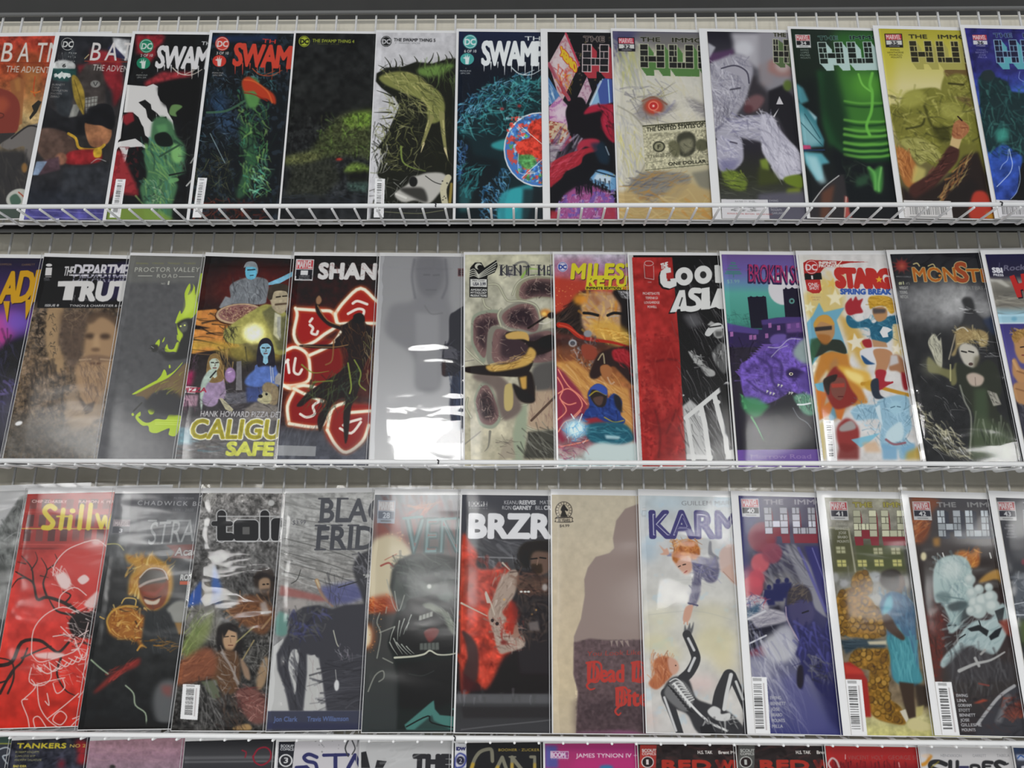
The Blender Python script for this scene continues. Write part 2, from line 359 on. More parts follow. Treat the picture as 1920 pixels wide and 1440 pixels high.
def r1b(a):
    a.t(0, 0, 3.273); a.vg((215, '1f2024'), (500, '262527'), (900, '2a2827'), (1250, '1e2026'), (1275, '3d3a66'), (1330, '4a4784'), (1360, '33304e'))
    a.p('560,300 740,330 760,560 700,660 690,560 640,500 520,520', '7a2026', .9, 10); a.p('470,400 560,395 545,440 500,480', '6a1f24', .8, 8); a.p('690,230 800,245 785,375 735,350 700,300', 'b4b4b4', .9, 4); a.p('660,295 690,270 780,365 700,350', '26263c', 1, 3)
    a.p('525,395 620,385 650,520 645,690 520,680 440,640 470,480', '35302e', 1, 6); a.p('430,240 470,330 430,720 360,720 340,640 330,480', '2a2d30', 1, 8)
    a.p('520,600 600,590 590,690 530,715', '6d6d68', 1, 2); a.p('450,640 500,640 470,715 420,725', '6d6d68', .9, 2)
    for i in range(4): a.l([(525, 612+24*i), (596, 602+24*i)], 4, '35302e', .8)
    for i in range(3): a.l([(540+20*i, 596), (533+20*i, 710)], 4, '35302e', .8)
    a.p('330,420 435,425 420,500 325,490', '23413e', .9, 4); a.e(585, 515, 30, 22, '7b7a76', 1, 2); a.l('575,505 585,525 598,505', 5, '333')
    a.e(392, 408, 72, 42, 'a9aaa8', 1, 2); a.p('320,420 470,422 465,470 315,470', '1f3d3a', 1, 2); a.tx('6', 382, 412, 402, 412, 22, '222', .03)
    a.tx('UNIVERSE', 352, 372, 460, 380, 62, '8d8d8b', -.01); a.p('345,368 462,374 462,350 345,344', '1f2024', .35, 6)
    a.dc(414, 270, 44, '17181c', 'a9a9a6')
    a.p('330,455 345,448 352,458 372,445 380,437 386,446 410,448 432,452 436,470 420,478 408,468 395,486 382,470 366,484 352,470 335,476', 'a5a8a5', 1, 1)
    for i, w in enumerate(('BURNETT', 'DINI', 'TEMPLETON', 'MADSEN', 'ZERRO')): a.tx(w, 320-i*3, 525+18*i, 320-i*3+len(w)*11, 527+18*i, 13, '807c78', .01)
    a.p('440,470 475,475 515,560 520,640 515,690 535,745 500,690 455,600', '7d6a2c', 1, 3, 1); a.l('455,490 485,580 525,735', 5, '55481f')
    a.p('280,650 400,720 520,700 545,660 620,650 700,690 690,790 560,830 470,830 370,810 250,800', '1b1b1d', 1, 5, 1)
    a.p('250,790 400,810 470,900 400,990 280,985 225,900', '4a3a33', 1, 4, 1); a.p('520,760 580,745 680,790 668,870 600,905 545,880', '8c6043', 1, 3, 1)
    a.p('560,860 640,850 610,900', '6a4634', .7, 8, 1); a.p('520,740 600,640 690,660 690,790 620,770 570,765', '161618', 1, 3, 1)
    a.l('420,820 465,850 490,910 600,915 640,890', 17, 'a8862e'); a.p('430,930 600,920 620,985 520,1010 400,1000', '7c2225', 1, 4, 1); a.p('575,920 620,905 620,960 580,965', 'b4932f', 1, 2, 1)
    a.e(375, 975, 36, 38, '74503f', 1, 4); a.p('250,990 360,960 370,1040 240,1075', '45343a', 1, 5); a.p('225,990 290,990 235,1075 200,1075', '6e7d92', 1, 2); a.l('560,1000 600,975 650,990', 6, '9a9a98', .7)
    a.p('385,1035 560,1020 690,1000 690,1260 380,1260', '2a2c30', .9, 10); a.p('165,1170 700,1200 700,1262 165,1262', '23262c', .8, 14)
    a.nz(.18, 40); a.l('160,1330 640,1345', 5, '8d8ab8', .6); a.l('190,1290 640,1310', 4, '7d7aa8', .6); a.l('300,1348 360,1344', 7, 'd8d8e8', .9)
    for ch, x0, x1 in (('B', 560, 620), ('A', 650, 725), ('T', 755, 800)): a.tx(ch, x0-10, 370, x1-10, 372, 118, 'b0acaa', .006)
    a.l('520,375 790,380', 5, '7c3326'); a.l('520,360 545,335', 6, '9a8a66'); a.tx('THE ADVENTURES', 566, 432, 900, 448, 40, 'aaa5a0', .004)
def drip(a, x0, y0, x1, y1, h, col, hi=None):
    a.tx('SWAMP', x0, y0, x1, y1, h, col, .035, 0, None, 0, 1, .88)
    for k in range(9):
        t = (k+.3)/9; x = x0+(x1-x0)*t; y = y0+(y1-y0)*t; a.l([(x, y-h*.1), (x-1, y+h*(.12+.3*a.r.rand()))], 8, col, 1, 0, 0, 2)
def wreath(a, x, y, r, col):
    a.l([(x-r, y-r*.15), (x-r*.5, y+r*.25), (x+r*.3, y+r*.32), (x+r, y-r*.05)], 8, col, .9, 0, 1, 4); a.l([(x-r*.2, y+r*.3), (x+r*.5, y)], 5, col, .8); a.l([(x+r*.3, y+r*.6), (x+r*.4, y-r*.2)], 4, col, .8)
def handdisc(a, x, y, r, disc, ink):
    a.e(x, y, r, r*.86, disc); a.p([(x-r*.25, y+r*.75), (x-r*.3, y), (x-r*.65, y-r*.15), (x-r*.3, y-r*.3), (x-r*.3, y-r*.7), (x-r*.1, y-r*.2), (x+r*.05, y-r*.75), (x+r*.12, y-r*.2), (x+r*.38, y-r*.5), (x+r*.3, y+r*.1), (x+r*.2, y+r*.75)], ink)
def swcol(a, x, y, num, disc, ink, tint):
    a.dc(x, y, 44, disc, ink); a.tx(num, x-36, y+66, x+38, y+66, 17, tint, .03); handdisc(a, x-18, y+106, 42, disc, ink)
    a.tx('V', x-30, y+168, x-22, y+168, 9, tint); a.tx('PERKINS', x-62, y+184, x+6, y+184, 10, tint, .01); a.tx('SPICER', x-58, y+198, x, y+198, 9, tint, .01)
def r1c(a):
    a.t(0, 0, 3.273); a.f('141516'); a.p('835,215 1010,215 1000,260 950,300 960,340 900,400 890,330 840,330', '7c2128', 1, 10); a.p('1000,440 1180,440 1170,470 1000,500 900,530 880,510', '862a30', .9, 8); a.nz(.2, 20)
    a.p('780,520 900,530 940,515 970,530 968,580 985,620 1020,645 1030,690 1060,740 1070,800 1040,770 1020,715 985,720 960,690 965,760 950,830 950,900 930,915 915,850 890,830 880,780 830,710 800,690 760,690 740,760 700,1000 690,980 700,890 740,850', 'aeacaa')
    a.p('700,900 730,870 830,850 900,900 905,918 870,900 790,905 770,990 755,1000 745,930 730,900 690,960', 'aeacaa'); a.p('755,710 790,690 815,690 850,720 880,790 900,870 850,850 790,845 795,790', '161616'); a.p('755,710 790,690 815,690 825,740 775,770 757,750', '7c2128', .9, 4)
    a.p('850,628 890,612 925,640 930,670 958,690 960,740 930,748 905,720 895,670', '161616')
    a.p('690,930 740,920 775,1000 800,1060 830,1120 850,1200 700,1180 660,1240 680,1110', '842a2e', .95, 8); a.nz(.5, 24, '650,900 850,900 850,1200 650,1200', '5a1a1e', .1)
    a.p('965,540 1040,500 1200,480 1250,520 1200,700 1100,700 1000,640', '0e0f0f', 1, 8)
    a.p('940,740 1000,715 1060,760 1080,830 1130,890 1140,960 1120,1040 1140,1055 1060,1100 1090,1140 1060,1250 1040,1360 900,1360 880,1250 860,1150 900,1080 885,950 920,860', '3c5f42', 1, 6, 1)
    a.br('880,880 1120,880 1120,1050 1050,1120 1050,1360 880,1360', 110, 110, 65, 12, '5f8a50 2f5a48 7d9a58 1e2f28 47755c 3f6e62', .75, 25)
    a.p('1050,650 1085,640 1120,655 1080,690 1085,715 1040,700', '5c7a4a', .9, 3, 1); a.p('955,770 1020,760 1030,800 980,830', '4e7a50', .9, 6)
    a.p('950,830 1010,810 1050,840 1060,890 1000,900 960,880', '151a18', 1, 3, 1); a.p('1060,890 1110,905 1115,985 1075,1000 1050,960', '6e9a5e', .9, 6, 1); a.l('980,960 1100,890', 12, '2a4030', .9); a.l('1040,1075 1140,1055', 10, '1a1f1c')
    a.p('1040,1100 1085,1090 1095,1110 1040,1125', '5c8a58', .9, 3, 1); a.br('880,1120 1000,1100 1000,1250 870,1260', 50, 30, 20, 8, '1e2a24 9aa88a 2f4a3c', .7, 60); a.p('660,1280 860,1260 1000,1310 1080,1360 650,1360', '6b8038', .9, 8)
    a.br('1080,820 1240,700 1180,1050 1120,1050', 40, 50, -40, 5, '3a3c38 2a2c2a 4a4c46', .6, 40); a.l('1145,1140 1190,1090', 10, 'a8a8a4', .9); a.l('1170,1000 1195,960', 8, 'a0a09c', .8)
    swcol(a, 898, 282, '2 OF 10', '1d6a4e', 'a9b0aa', '9a9a96'); a.tx('TH', 1236, 275, 1290, 277, 22, 'aeaeae', .03); drip(a, 955, 412, 1330, 424, 138, 'b2b0b0'); wreath(a, 1150, 430, 90, 'b0a89c')
    a.bars([(712, 1098), (772, 1100), (738, 1335), (672, 1335)], 1, 3)
def r1d(a):
    a.t(0, 0, 3.273); a.f('15181a'); a.nz(.9, 26, None, '222a32', .14); a.br('1260,440 1580,440 1500,900 1230,900', 120, 46, 75, 4, '3f5a80 24384c 7d9aac 1a2a20 2c5a66', .6, 50); a.br('1240,800 1500,800 1480,1250 1180,1250', 70, 60, 50, 5, '1a2226 2a3a34 33442c', .6, 60); a.e(1340, 640, 50, 90, '2c4a70', .5, 26); a.e(1400, 760, 60, 60, '3c5c86', .45, 26); a.br('1300,480 1460,480 1440,820 1300,820', 40, 60, 20, 9, '0f1214', .9, 50)
    a.br('1500,430 1700,430 1700,560 1500,560', 50, 36, 0, 8, '4f7f88 2e5a60 7aa0a0', .7, 60); a.p('1300,220 1700,215 1700,250 1300,260', '1a2a4a', .7, 8)
    a.br('1180,950 1420,950 1400,1250 1180,1250', 70, 90, 40, 4, '5a5c38 2a301c 707048 3a3420', .6, 60); a.br('1190,1230 1640,1220 1640,1360 1180,1360', 100, 50, 20, 10, '6a2a20 4a1e18 7d3828 2a1412', .7, 60)
    a.p('1470,790 1530,780 1560,840 1580,950 1540,1100 1500,1200 1450,1200 1500,1000', '2d4a34', .9, 8, 1); a.br('1460,560 1640,600 1640,1200 1480,1200', 120, 60, 75, 10, '47703c 2f5a34 6a8a4c 1c3326 3c7a66', .7, 30)
    a.br('1440,560 1680,560 1680,1240 1440,1240', 70, 90, 70, 12, '12181a 0e1214 1c2a24', .9, 40); a.br('1480,640 1660,640 1640,1180 1500,1180', 60, 50, 75, 11, '4c7a44 2c5a38 6c9050', .8, 40); a.p('1490,500 1570,480 1600,560 1580,650 1520,650', '4f7d44', .9, 6, 1); a.p('1485,500 1520,470 1560,490 1600,520 1680,580 1690,640 1640,610 1590,600 1560,560 1500,560', '96341f', 1, 4, 1); a.l('1500,490 1560,500 1640,560 1670,630', 10, 'b0582c', .7); a.l('1500,570 1560,580 1640,620', 8, '7a2018', .8)
    a.br('1560,1000 1660,950 1660,1200 1560,1200', 50, 60, 40, 10, '4f9a80 78b090 2a4a3c 86a858', .8, 40); a.l('1290,820 1330,900 1380,1000', 6, '8fa4a8', .6); a.l('1270,690 1390,680 1500,620', 14, '3a5a44', .8)
    swcol(a, 1364, 268, '3 OF 10', 'a3322a', 'b4aaa6', 'a09a96'); a.tx('TH', 1610, 262, 1690, 268, 26, 'a03028', .03); drip(a, 1430, 398, 1840, 422, 140, 'a83a2c'); wreath(a, 1640, 435, 90, '8a4028')
    a.bars([(1215, 1090), (1272, 1092), (1236, 1335), (1180, 1335)], 1, 4)
def r1e(a):
    a.t(480, 0, 3.273); a.vg((200, '1b1c1c'), (700, '1c1d1c'), (1250, '202224'), (1360, '1c1d1e')); a.nz(.3, 40)
    a.p('190,960 330,920 420,800 520,710 620,680 800,690 800,1000 640,960 480,960 300,1010 180,1010', '3a4026', .85, 16, 1); a.p('540,730 620,690 720,690 720,760 640,790 560,770', '58702c', .9, 14, 1); a.br('400,720 720,700 720,960 380,960', 120, 60, 60, 10, '485c2c 2a3020 5e7a34 1c2018 4a4a30', .5, 50)
    a.p('190,965 330,935 400,960 300,1010 190,1000', '5a5c38', .6, 14, 1); a.p('220,1010 480,980 520,1100 420,1200 180,1200', '282a22', .8, 16); a.p('540,1040 590,1000 640,1000 700,1030 690,1060 560,1060', '566a2e', .85, 8, 1); a.p('555,1120 700,1110 690,1180 570,1170', '33443e', .9, 10)
    a.e(510, 978, 22, 8, '8a2a22', .9, 4); a.p('560,1060 680,1040 700,1110 560,1110', '15160f', .9, 10); a.nz(.3, 12, '200,700 720,690 720,1200 200,1200'); a.br('180,1190 700,1190 700,1250 180,1240', 40, 70, 10, 3, '3c4652 2c343c', .6, 12)
    a.dc(296, 254, 34, '8a9430', '16170f'); a.tx('THE SWAMP THING 4', 346, 258, 602, 264, 20, '7d862e', .03); a.tx('V · PERKINS · SPICER', 350, 273, 510, 276, 10, '4a4e2a')
def r1f(a):
    a.t(480, 0, 3.273); a.f('a5a4a6'); a.nz(.05, 30)
    a.p('740,450 800,415 900,410 980,380 1080,390 1180,360 1400,360 1400,1360 700,1360 720,1230 780,1150 740,1060 780,960 750,900 800,830 880,650 850,600 770,540 735,500', '1b1c17', 1, 3)
    a.br('750,400 1230,370 1230,500 760,520', 70, 60, -70, 5, '24251e 1b1c17 3a3c2c', 1, 40)
    for x, y, u, v in ((830, 420, 790, 350), (900, 400, 880, 335), (990, 390, 970, 345), (1060, 390, 1090, 325), (1120, 380, 1110, 320), (1170, 370, 1160, 335), (1210, 380, 1185, 315), (860, 410, 850, 360), (800, 430, 750, 400), (830, 690, 725, 690), (840, 720, 760, 730), (850, 640, 775, 620), (800, 790, 760, 760), (830, 590, 740, 555)):
        a.l([(x, y), ((x+u)/2+6, (y+v)/2), (u, v)], 10, '24251e', 1, 0, 1, 2)
    a.p('760,470 850,440 960,450 1060,520 1130,570 1160,660 1130,740 1060,750 1040,640 960,590 860,550 780,510', '6d7040', 1, 5, 1); a.br('780,440 1000,470 1150,600 1130,740 1040,720 900,560', 120, 70, 40, 7, '8b8c58 4c5030 a09a64 33361f', .8, 25)
    a.p('1000,420 1150,395 1220,400 1150,450 1080,470 1010,460', '5d7a3c', .9, 8, 1); a.br('1000,400 1230,390 1230,560 1080,520', 50, 80, 80, 8, '3d4c2a 24281c 607a40', .7, 20)
    a.l('1075,720 1050,800 1020,890', 34, '77754a', 1, 2, 1, 14); a.l('1140,700 1150,820 1165,930', 36, '77754a', 1, 2, 1, 14); a.l('1030,880 1012,935', 14, 'a99f78', 1, 0, 0, 3); a.l('1160,910 1180,985', 16, 'a99f78', 1, 0, 0, 3); a.l('1060,740 1040,800', 8, 'a7a16e', .7); a.l('1148,740 1155,830', 9, 'a7a16e', .7)
    a.br('780,640 1020,640 1000,1050 760,1050', 130, 60, 70, 6, '5a5d34 7a7c4a 2a2c1e 9a9a6a', .85, 60); a.br('800,560 1000,600 980,720 840,700', 40, 60, 50, 5, '8a8a60 5a5c3c', .8, 40); a.br('900,620 1230,760 1210,1040 1000,1040', 50, 80, 80, 5, '3a3c28 54563a 24251a', .8, 40); a.br('720,780 860,780 800,1060 720,1060', 50, 70, 80, 8, '1b1c17 55583a', .95, 40); a.l('890,900 900,990 960,1030 1040,1050', 12, '6a7a3c', 1, 2, 1, 4)
    a.br('720,900 800,860 800,1060 730,1060', 14, 60, 110, 6, 'a5a4a0', .9, 20); a.br('720,1050 1000,1040 1000,1360 720,1360', 90, 70, 20, 5, 'a0a09a 2a2a26 6a6a5c 1a1a18', .75, 60)
    a.p('1000,1075 1060,1060 1150,1065 1180,1120 1130,1180 1060,1250 980,1230 900,1240 850,1190 930,1130 950,1090', '9c9a94', 1, 4, 1); a.e(965, 1115, 26, 32, '1b1b1a', 1, 2); a.p('880,1160 960,1150 1030,1160 1050,1240 960,1210', '33322f', 1, 6, 1); a.l('860,1190 920,1215', 14, 'b4b2ac', 1, 1); a.l('1040,1080 1100,1120 1180,1140', 5, '2c2b29')
    a.l('1180,1090 1150,1160 1160,1250', 40, 'a5a088', 1, 2); a.sp('1140,1100 1185,1100 1180,1240 1140,1240', 10, 4, '2c2b29'); a.l('1200,1130 1190,1240', 18, '8a7838', .9, 3); a.p('700,1265 1210,1265 1210,1362 700,1362', '28292a', .8, 8); a.l('790,1300 1000,1310 1150,1290', 4, '90906a', .6)
    a.dc(799, 254, 33, '1d1e1e', 'a5a4a6'); a.tx('THE SWAMP THING 5', 846, 253, 1100, 257, 20, '2a2a2c', .03); a.tx('V · PERKINS · SPICER', 852, 268, 1008, 271, 10, '6a6a6c')
    a.bars([(732, 1095), (792, 1097), (783, 1335), (722, 1335)], 1, 5)
def r1g(a):
    a.t(480, 0, 3.273); a.vg((200, '1b2136'), (420, '161a22'), (1360, '141a1e')); a.br('1240,400 1700,400 1700,1360 1240,1360', 70, 60, 75, 3, '2a3446 1e2838 33405a', .6, 10)
    a.p('1240,740 1290,680 1360,600 1440,520 1560,470 1900,480 1900,1360 1240,1360', '18262a', 1, 10); a.br('1250,640 1430,520 1600,450 1680,450 1680,620 1440,640 1260,800', 220, 42, -45, 7, '3f7fa0 5fa0bc 2d5a7c 7ab4cc 1c3a50', .85, 30)
    a.br('1420,520 1680,480 1680,800 1260,860 1260,740', 200, 60, 20, 9, '2d7378 3f8f90 1a4448 123036 55a0a0', .75, 50); a.p('1240,830 1300,850 1340,950 1500,980 1500,1360 1240,1360', '15191c', .75, 14)
    a.t(960, 0, 3.273); a.br('0,470 180,470 180,760 0,800', 120, 50, 10, 9, '2d6f74 3f8a8a 1a4448 17343a 55a0a0', .8, 50); a.e(45, 650, 12, 9, '8a2c2c', .9, 4); a.t(480, 0, 3.273); a.e(1510, 668, 12, 8, '9a3030', .9, 4)
    a.br('1240,850 1300,900 1260,1100 1240,1200', 80, 28, 70, 8, '2f4f7c 5a8ab0 24406a', .8, 40); a.br('1380,1180 1560,1000 1560,1360 1380,1360', 160, 36, 50, 9, '4f8ab0 7ab0cc 2d5f86 1c3c54', .8, 40); a.p('1450,880 1560,850 1540,920 1460,910', '33888a', .9, 6, 1); a.p('1500,1200 1600,1150 1700,1150 1650,1360 1490,1360', '2f8088', .9, 6, 1); a.br('1260,1020 1420,1000 1340,1200 1260,1180', 60, 60, -40, 9, '2d7378 1a4448 3f8f90', .7, 30)
    a.p('1250,1140 1330,1160 1300,1300 1250,1300', '2c6a6c', .5, 12)
    a.t(960, 0, 3.273); a.p('-10,1170 60,1160 50,1260 -30,1360 -40,1250', '2f8a90', .9, 5, 1); a.p('70,1160 190,1160 190,1360 60,1360', '1b2024', .8, 8)
    a.e(170, 918, 222, 230, 'b0b4b8'); a.e(170, 918, 213, 221, '3d68a0'); a.nz(.9, 26, '-40,720 190,700 190,1130 60,1110 -30,960', 'b4443a', .02); a.nz(.9, 30, '-40,850 190,800 190,1130 60,1110', '4a8a4a', .18); a.nz(.7, 24, '-40,720 190,700 190,1130 60,1110', '9fc0cc', .22)
    a.p('100,770 180,725 240,720 240,980 190,980 150,970 60,950 20,905 60,860 110,840', 'b0392c', 1, 2, 1); a.p('40,960 120,950 150,1000 100,1040 50,1010', '4f8a4c', .95, 4, 1); a.nz(.25, 18, '-40,720 240,700 240,1130 60,1110')
    a.l('60,780 240,930', 4, 'c4c4c0'); a.l('60,1090 240,930', 4, 'c4c4c0'); a.l('40,940 45,1060 150,1060', 3, 'b0b4b8')
    a.t(480, 0, 3.273); swcol(a, 1314, 256, '6 OF 10', '3f8884', 'b4bcbc', 'a8acac'); drip(a, 1388, 396, 1765, 400, 150, 'bcbfbf'); a.t(960, 0, 3.273); a.tx('THE', 78, 248, 215, 248, 26, 'b4b8b8', .03); wreath(a, 90, 430, 90, 'aab4b6')
def hulk(a, u, x, y, dx, dy, face, joint, edge, depth, side, the=None, tc='8a8a88', to=None):
    """the broken-stone title: small top line and three block letters"""
    dx = np.array(dx, float); dy = np.array(dy, float); o = np.array([x, y], float)
    for n, (g, off) in enumerate(((('#.#', '#.#', '###', '#.#'), 0), (('#.#', '#.#', '#.#', '###'), 3.55), (('#..', '#..', '#..', '###'), 7.1))):
        a.bricks(g, o[0]+dx[0]*off, o[1]+dx[1]*off, dx, dy, face, joint, edge, depth, side, u)
    p0 = o - dy*.45; a.tx('THE', *(p0+dx*.1), *(p0+dx*2.5), np.hypot(*dy)*.75, tc, .03, 0, to, .05); a.tx('IMMORTAL', *(p0+dx*4.0), *(p0+dx*11.5), np.hypot(*dy)*.75, tc, .03, 0, to, .05)
def r1h(a):
    a.t(960, 0, 3.273); a.f('19191b'); a.sp('330,210 620,210 620,560 420,560', 60, 5, '8a7a50 6a5a40 9a9080', .7, 2)
    a.p('225,390 330,200 412,400 300,640', 'a08e90'); a.nz(.5, 16, '225,390 330,200 412,400 300,640', '8a4a58', .05); a.l('330,205 412,402', 12, '9a3848', 1, 0, 0); a.l('225,392 350,610', 22, '84404c', 1, 0, 0)
    a.p('245,380 300,290 330,330 330,480 290,500', 'b0a6a6', .8, 8); a.br('270,430 380,430 350,600 290,560', 40, 50, 80, 8, 'b8902c 9a2c28 b05030 8e2430', .8, 30)
    a.tx('XENIO', 300, 340, 395, 450, 58, 'b0952a', .05, 0, '9a2c28', .05)
    a.p('222,470 300,600 222,650', '44688e'); a.br('222,490 280,580 222,640', 14, 60, 70, 10, 'a8b4bc 3a5c84', .8, 10); a.p('225,660 290,590 360,670 340,790 230,770', 'a88a9c', 1, 3); a.nz(.8, 18, '225,660 290,590 360,670 340,790 230,770', '8a4c80', .08); a.e(300, 690, 45, 50, 'b4a8ae', .8, 10)
    a.p('222,740 330,760 360,850 290,920 225,880', 'a8967c', 1, 3); a.nz(.8, 14, '222,740 330,760 360,850 290,920 225,880', '7a3028', .08); a.p('240,850 300,900 360,830 370,860 300,930 240,880', '8e3038', 1, 1)
    a.p('400,600 460,470 490,560 430,700', 'a08a94'); a.nz(.7, 14, '400,600 460,470 490,560 430,700', '80586c', .1); a.p('470,660 555,480 575,500 560,640', '7294ac'); a.p('520,520 580,470 620,490 620,660 540,640', '3a4a80', 1, 2); a.l('590,490 600,640', 8, '8fb0c4', .9); a.l('480,640 545,500', 14, 'b0bcc4', .7); a.l('500,560 440,690', 6, '1c1c22')
    a.br('230,820 480,780 420,900 240,1060', 40, 120, -60, 16, 'a8a4ae 6a4a6c 8a8494 38303c', .8, 10); a.p('230,890 300,880 260,1000 232,1050', '9a9298', .8, 4); a.br('230,880 330,880 270,1010', 14, 80, 0, 5, '4a3a4c', .7, 12)
    a.p('370,610 430,600 460,660 440,720 520,680 560,650 640,650 650,900 560,870 520,850 440,850 400,820 360,820 340,760 330,680', '19171a', 1, 3, 1)
    a.p('440,700 480,650 560,640 640,660 640,860 600,860 560,800 545,730 560,680 500,690', '8e2234', 1, 4, 1); a.br('540,680 640,660 640,860 570,830', 30, 80, 60, 10, 'a0304a 6a1a26 2a1418', .7, 25)
    a.p('400,900 430,860 500,850 540,870 500,910 450,900 410,930', '8e2a3a', 1, 4, 1); a.p('240,1010 330,950 420,920 510,900 520,930 440,960 420,1010 330,1050 300,1100 235,1150', '8a2630', 1, 3, 1); a.br('245,1000 430,920 420,1000 300,1090 240,1140', 50, 70, -35, 10, 'a03440 6a1c24 b0485a 7a2028', .7, 15)
    a.p('300,1100 420,1010 450,950 540,930 640,960 640,1250 300,1250 235,1250 235,1160', '17171a', 1, 4, 1); a.p('480,880 560,870 600,960 590,1010 540,1000', '1a2a38', .8, 8); a.l('575,900 595,950', 8, '8a98a4', .7)
    a.p('500,1070 540,1040 640,1080 635,1170 560,1150 480,1110', '5c84a4', 1, 3, 1); a.p('520,1065 610,1085 600,1130 500,1100', 'a6b2ba', .9, 4); a.l('510,1050 630,1085', 8, '20303e'); a.sp('510,1050 630,1060 630,1090 510,1080', 8, 4, 'b09a4a'); a.br('510,1110 640,1120 630,1170 520,1140', 16, 30, 20, 4, '2a4a66 8aa0b0', .8, 20)
    a.p('300,1240 330,1190 420,1140 520,1150 600,1190 640,1270 640,1362 235,1362 270,1300', '8a4878', .95, 6, 1); a.nz(.8, 26, '300,1200 640,1160 640,1362 240,1362', '5c4a8a', .05); a.nz(.6, 16, '300,1200 640,1160 640,1362 240,1362', 'a088a4', .16); a.br('300,1150 640,1160 640,1362 240,1362', 40, 70, -70, 4, '2a1c2c a8789c 4a2c50', .7, 20)
    a.br('360,1130 600,1120 610,1180 380,1200', 60, 45, 88, 10, '17171c', 1, 8); a.p('560,1270 640,1250 640,1362 540,1362', '8a2a30', .8, 8); a.p('235,1290 290,1300 270,1362 235,1362', '8a2a30', .9, 6)
    hulk(a, 5, 434, 272, (53, 1), (-.5, 42), '1d1d1f', '9a8c8c', 'b0a4a4', (34, 40), '8c3038', tc='2a2626', to='a89890')
def r1i(a):
    a.t(960, 0, 3.273); a.vg((195, '4c4a5c'), (330, '8e8c78'), (480, 'a8a69c'), (700, 'aba79a'), (1050, '9c957c'), (1360, '8a6c3c'))
    a.p('612,195 760,195 700,320 612,420', '3c3a58', .9, 16); a.p('760,195 1200,200 1200,300 900,290', '5c5a58', .8, 16)
    P = '612,320 1240,340 1240,780 800,770 700,660 620,600'; a.br(P, 200, 120, 60, 14, 'b0aca4 a4a092 989690 b6b4ac aaa488', .42, 22, 3); a.br('612,320 820,340 800,520 640,560', 60, 160, 70, 16, '9a9a50 8a8c80 b0ac94 7c7c84', .5, 14)
    a.br('720,540 960,500 1000,740 760,760', 70, 120, 20, 9, '6c6a72 807a50 a8a490 4c4a54', .55, 40); a.p('800,620 880,590 960,640 1020,640 960,700 860,740 760,720', '5e5a60', .6, 14, 1); a.p('1060,600 1180,640 1210,720 1130,690', '55525a', .6, 12, 1)
    a.e(870, 656, 66, 50, '7c4434', 1, 8, 0); a.e(872, 652, 50, 44, '9c3c2e', 1, 4); a.e(868, 650, 32, 30, 'c0705c', 1, 2); a.e(868, 650, 25, 23, '9c2c2a', 1, 1); a.e(868, 650, 7, 7, 'd8b8ac', 1, 2); a.l('800,620 870,596 950,640', 10, '6a3c2c', .7, 3)
    a.l('880,700 940,690 1000,620', 12, '6a6880', .6, 5); a.br('900,720 1100,560 1190,700 1000,760', 40, 110, -10, 10, 'b4b0a6 a29e94', .5, 30)
    a.p('640,640 720,680 790,760 830,850 835,950 800,1040 720,1140 650,1150', 'a6a398', .9, 10, 1); a.br('640,660 780,760 830,960 720,1140 650,1140', 110, 120, 75, 11, 'b4b2a8 98947c a8a050 8c8c90 b8b4a4', .55, 20); a.l('650,650 760,720 830,840 830,960 790,1060 720,1140', 8, '7a7668', .7, 3)
    Q = '720,1140 800,1060 900,1050 1000,1060 1090,1080 1090,1120 1030,1200 960,1240 860,1250 780,1210'; a.p(Q, '6e6c66', .9, 6, 1); a.br(Q, 120, 110, -15, 10, '86683c 5c5a5c 7c7468 94703a 4c4c54', .6, 20); a.p('1100,1060 1220,1040 1230,1170 1150,1150', '6a685c', .9, 8); a.p('1000,1130 1100,1120 1230,1200 1235,1362 650,1362 650,1180 720,1180 860,1260', '97845c', .8, 12); a.br('650,1180 1240,1220 1240,1362 650,1362', 90, 110, 10, 14, 'a06c2c a8986c 8c7c50 b09a70', .55, 25)
    B = [(800, 770), (1235, 735), (1245, 1010), (820, 1052)]; a.p(B, '9a967e'); a.nz(.2, 10, B); a.quad(B, 0, 0, 1, .03, '3a3a2c', .9); a.quad(B, .05, .08, 1, .19, 'a8a48c', .9)
    a.tx('FEDERAL RESERVE NOTE', 880, 783, 1235, 757, 15, '2c2c24', .02); a.tx('THE UNITED STATES OF AMERICA', 826, 808, 1320, 768, 26, '26261e', .02); a.tx('TTH62870', 828, 972, 970, 956, 20, '4a4a3a', -.01); a.tx('TT', 1160, 818, 1185, 815, 16, '4a4a3a'); a.tx('ONE DOLLAR', 960, 1016, 1190, 998, 20, '24241c', .03); a.l('835,1000 930,985', 4, '6a6a56', .8); a.l('820,1045 1230,1005', 5, '4c4c3a', .8)
    a.e(902, 900, 38, 34, '3c3c30'); a.e(902, 900, 28, 25, '77755e'); a.tx('F', 894, 914, 912, 912, 26, '2a2a20', .03); a.br('840,820 1010,810 1010,840 850,850', 20, 40, -4, 3, '5a5a48', .6, 6)
    a.p('1010,850 1040,815 1100,812 1130,860 1120,930 1080,960 1030,950', '33332a', .95, 4, 1); a.p('1030,870 1100,850 1110,900 1070,940 1040,920', '6e6c58', .9, 6, 1); a.p('960,880 1000,860 1030,900 1020,960 980,950', '55543f', .95, 4, 1); a.e(1165, 890, 40, 38, '4a4a38', .95, 5); a.br('960,840 1200,840 1200,990 960,980', 50, 40, -20, 5, '2c2c24 7a785e 44443a', .6, 50)
    hulk(a, 5, 784, 270, (50, 1), (.8, 36), '20201e', '8a8a78', '9a9c86', (36, 50), '47683a', tc='26261e', to='88887a')
    a.mv([(648, 228), (752, 230), (757, 316), (652, 314)], '32', '1c1a22', '9c3040', 'b4a4a4', '26262a', 'a8a8a4')
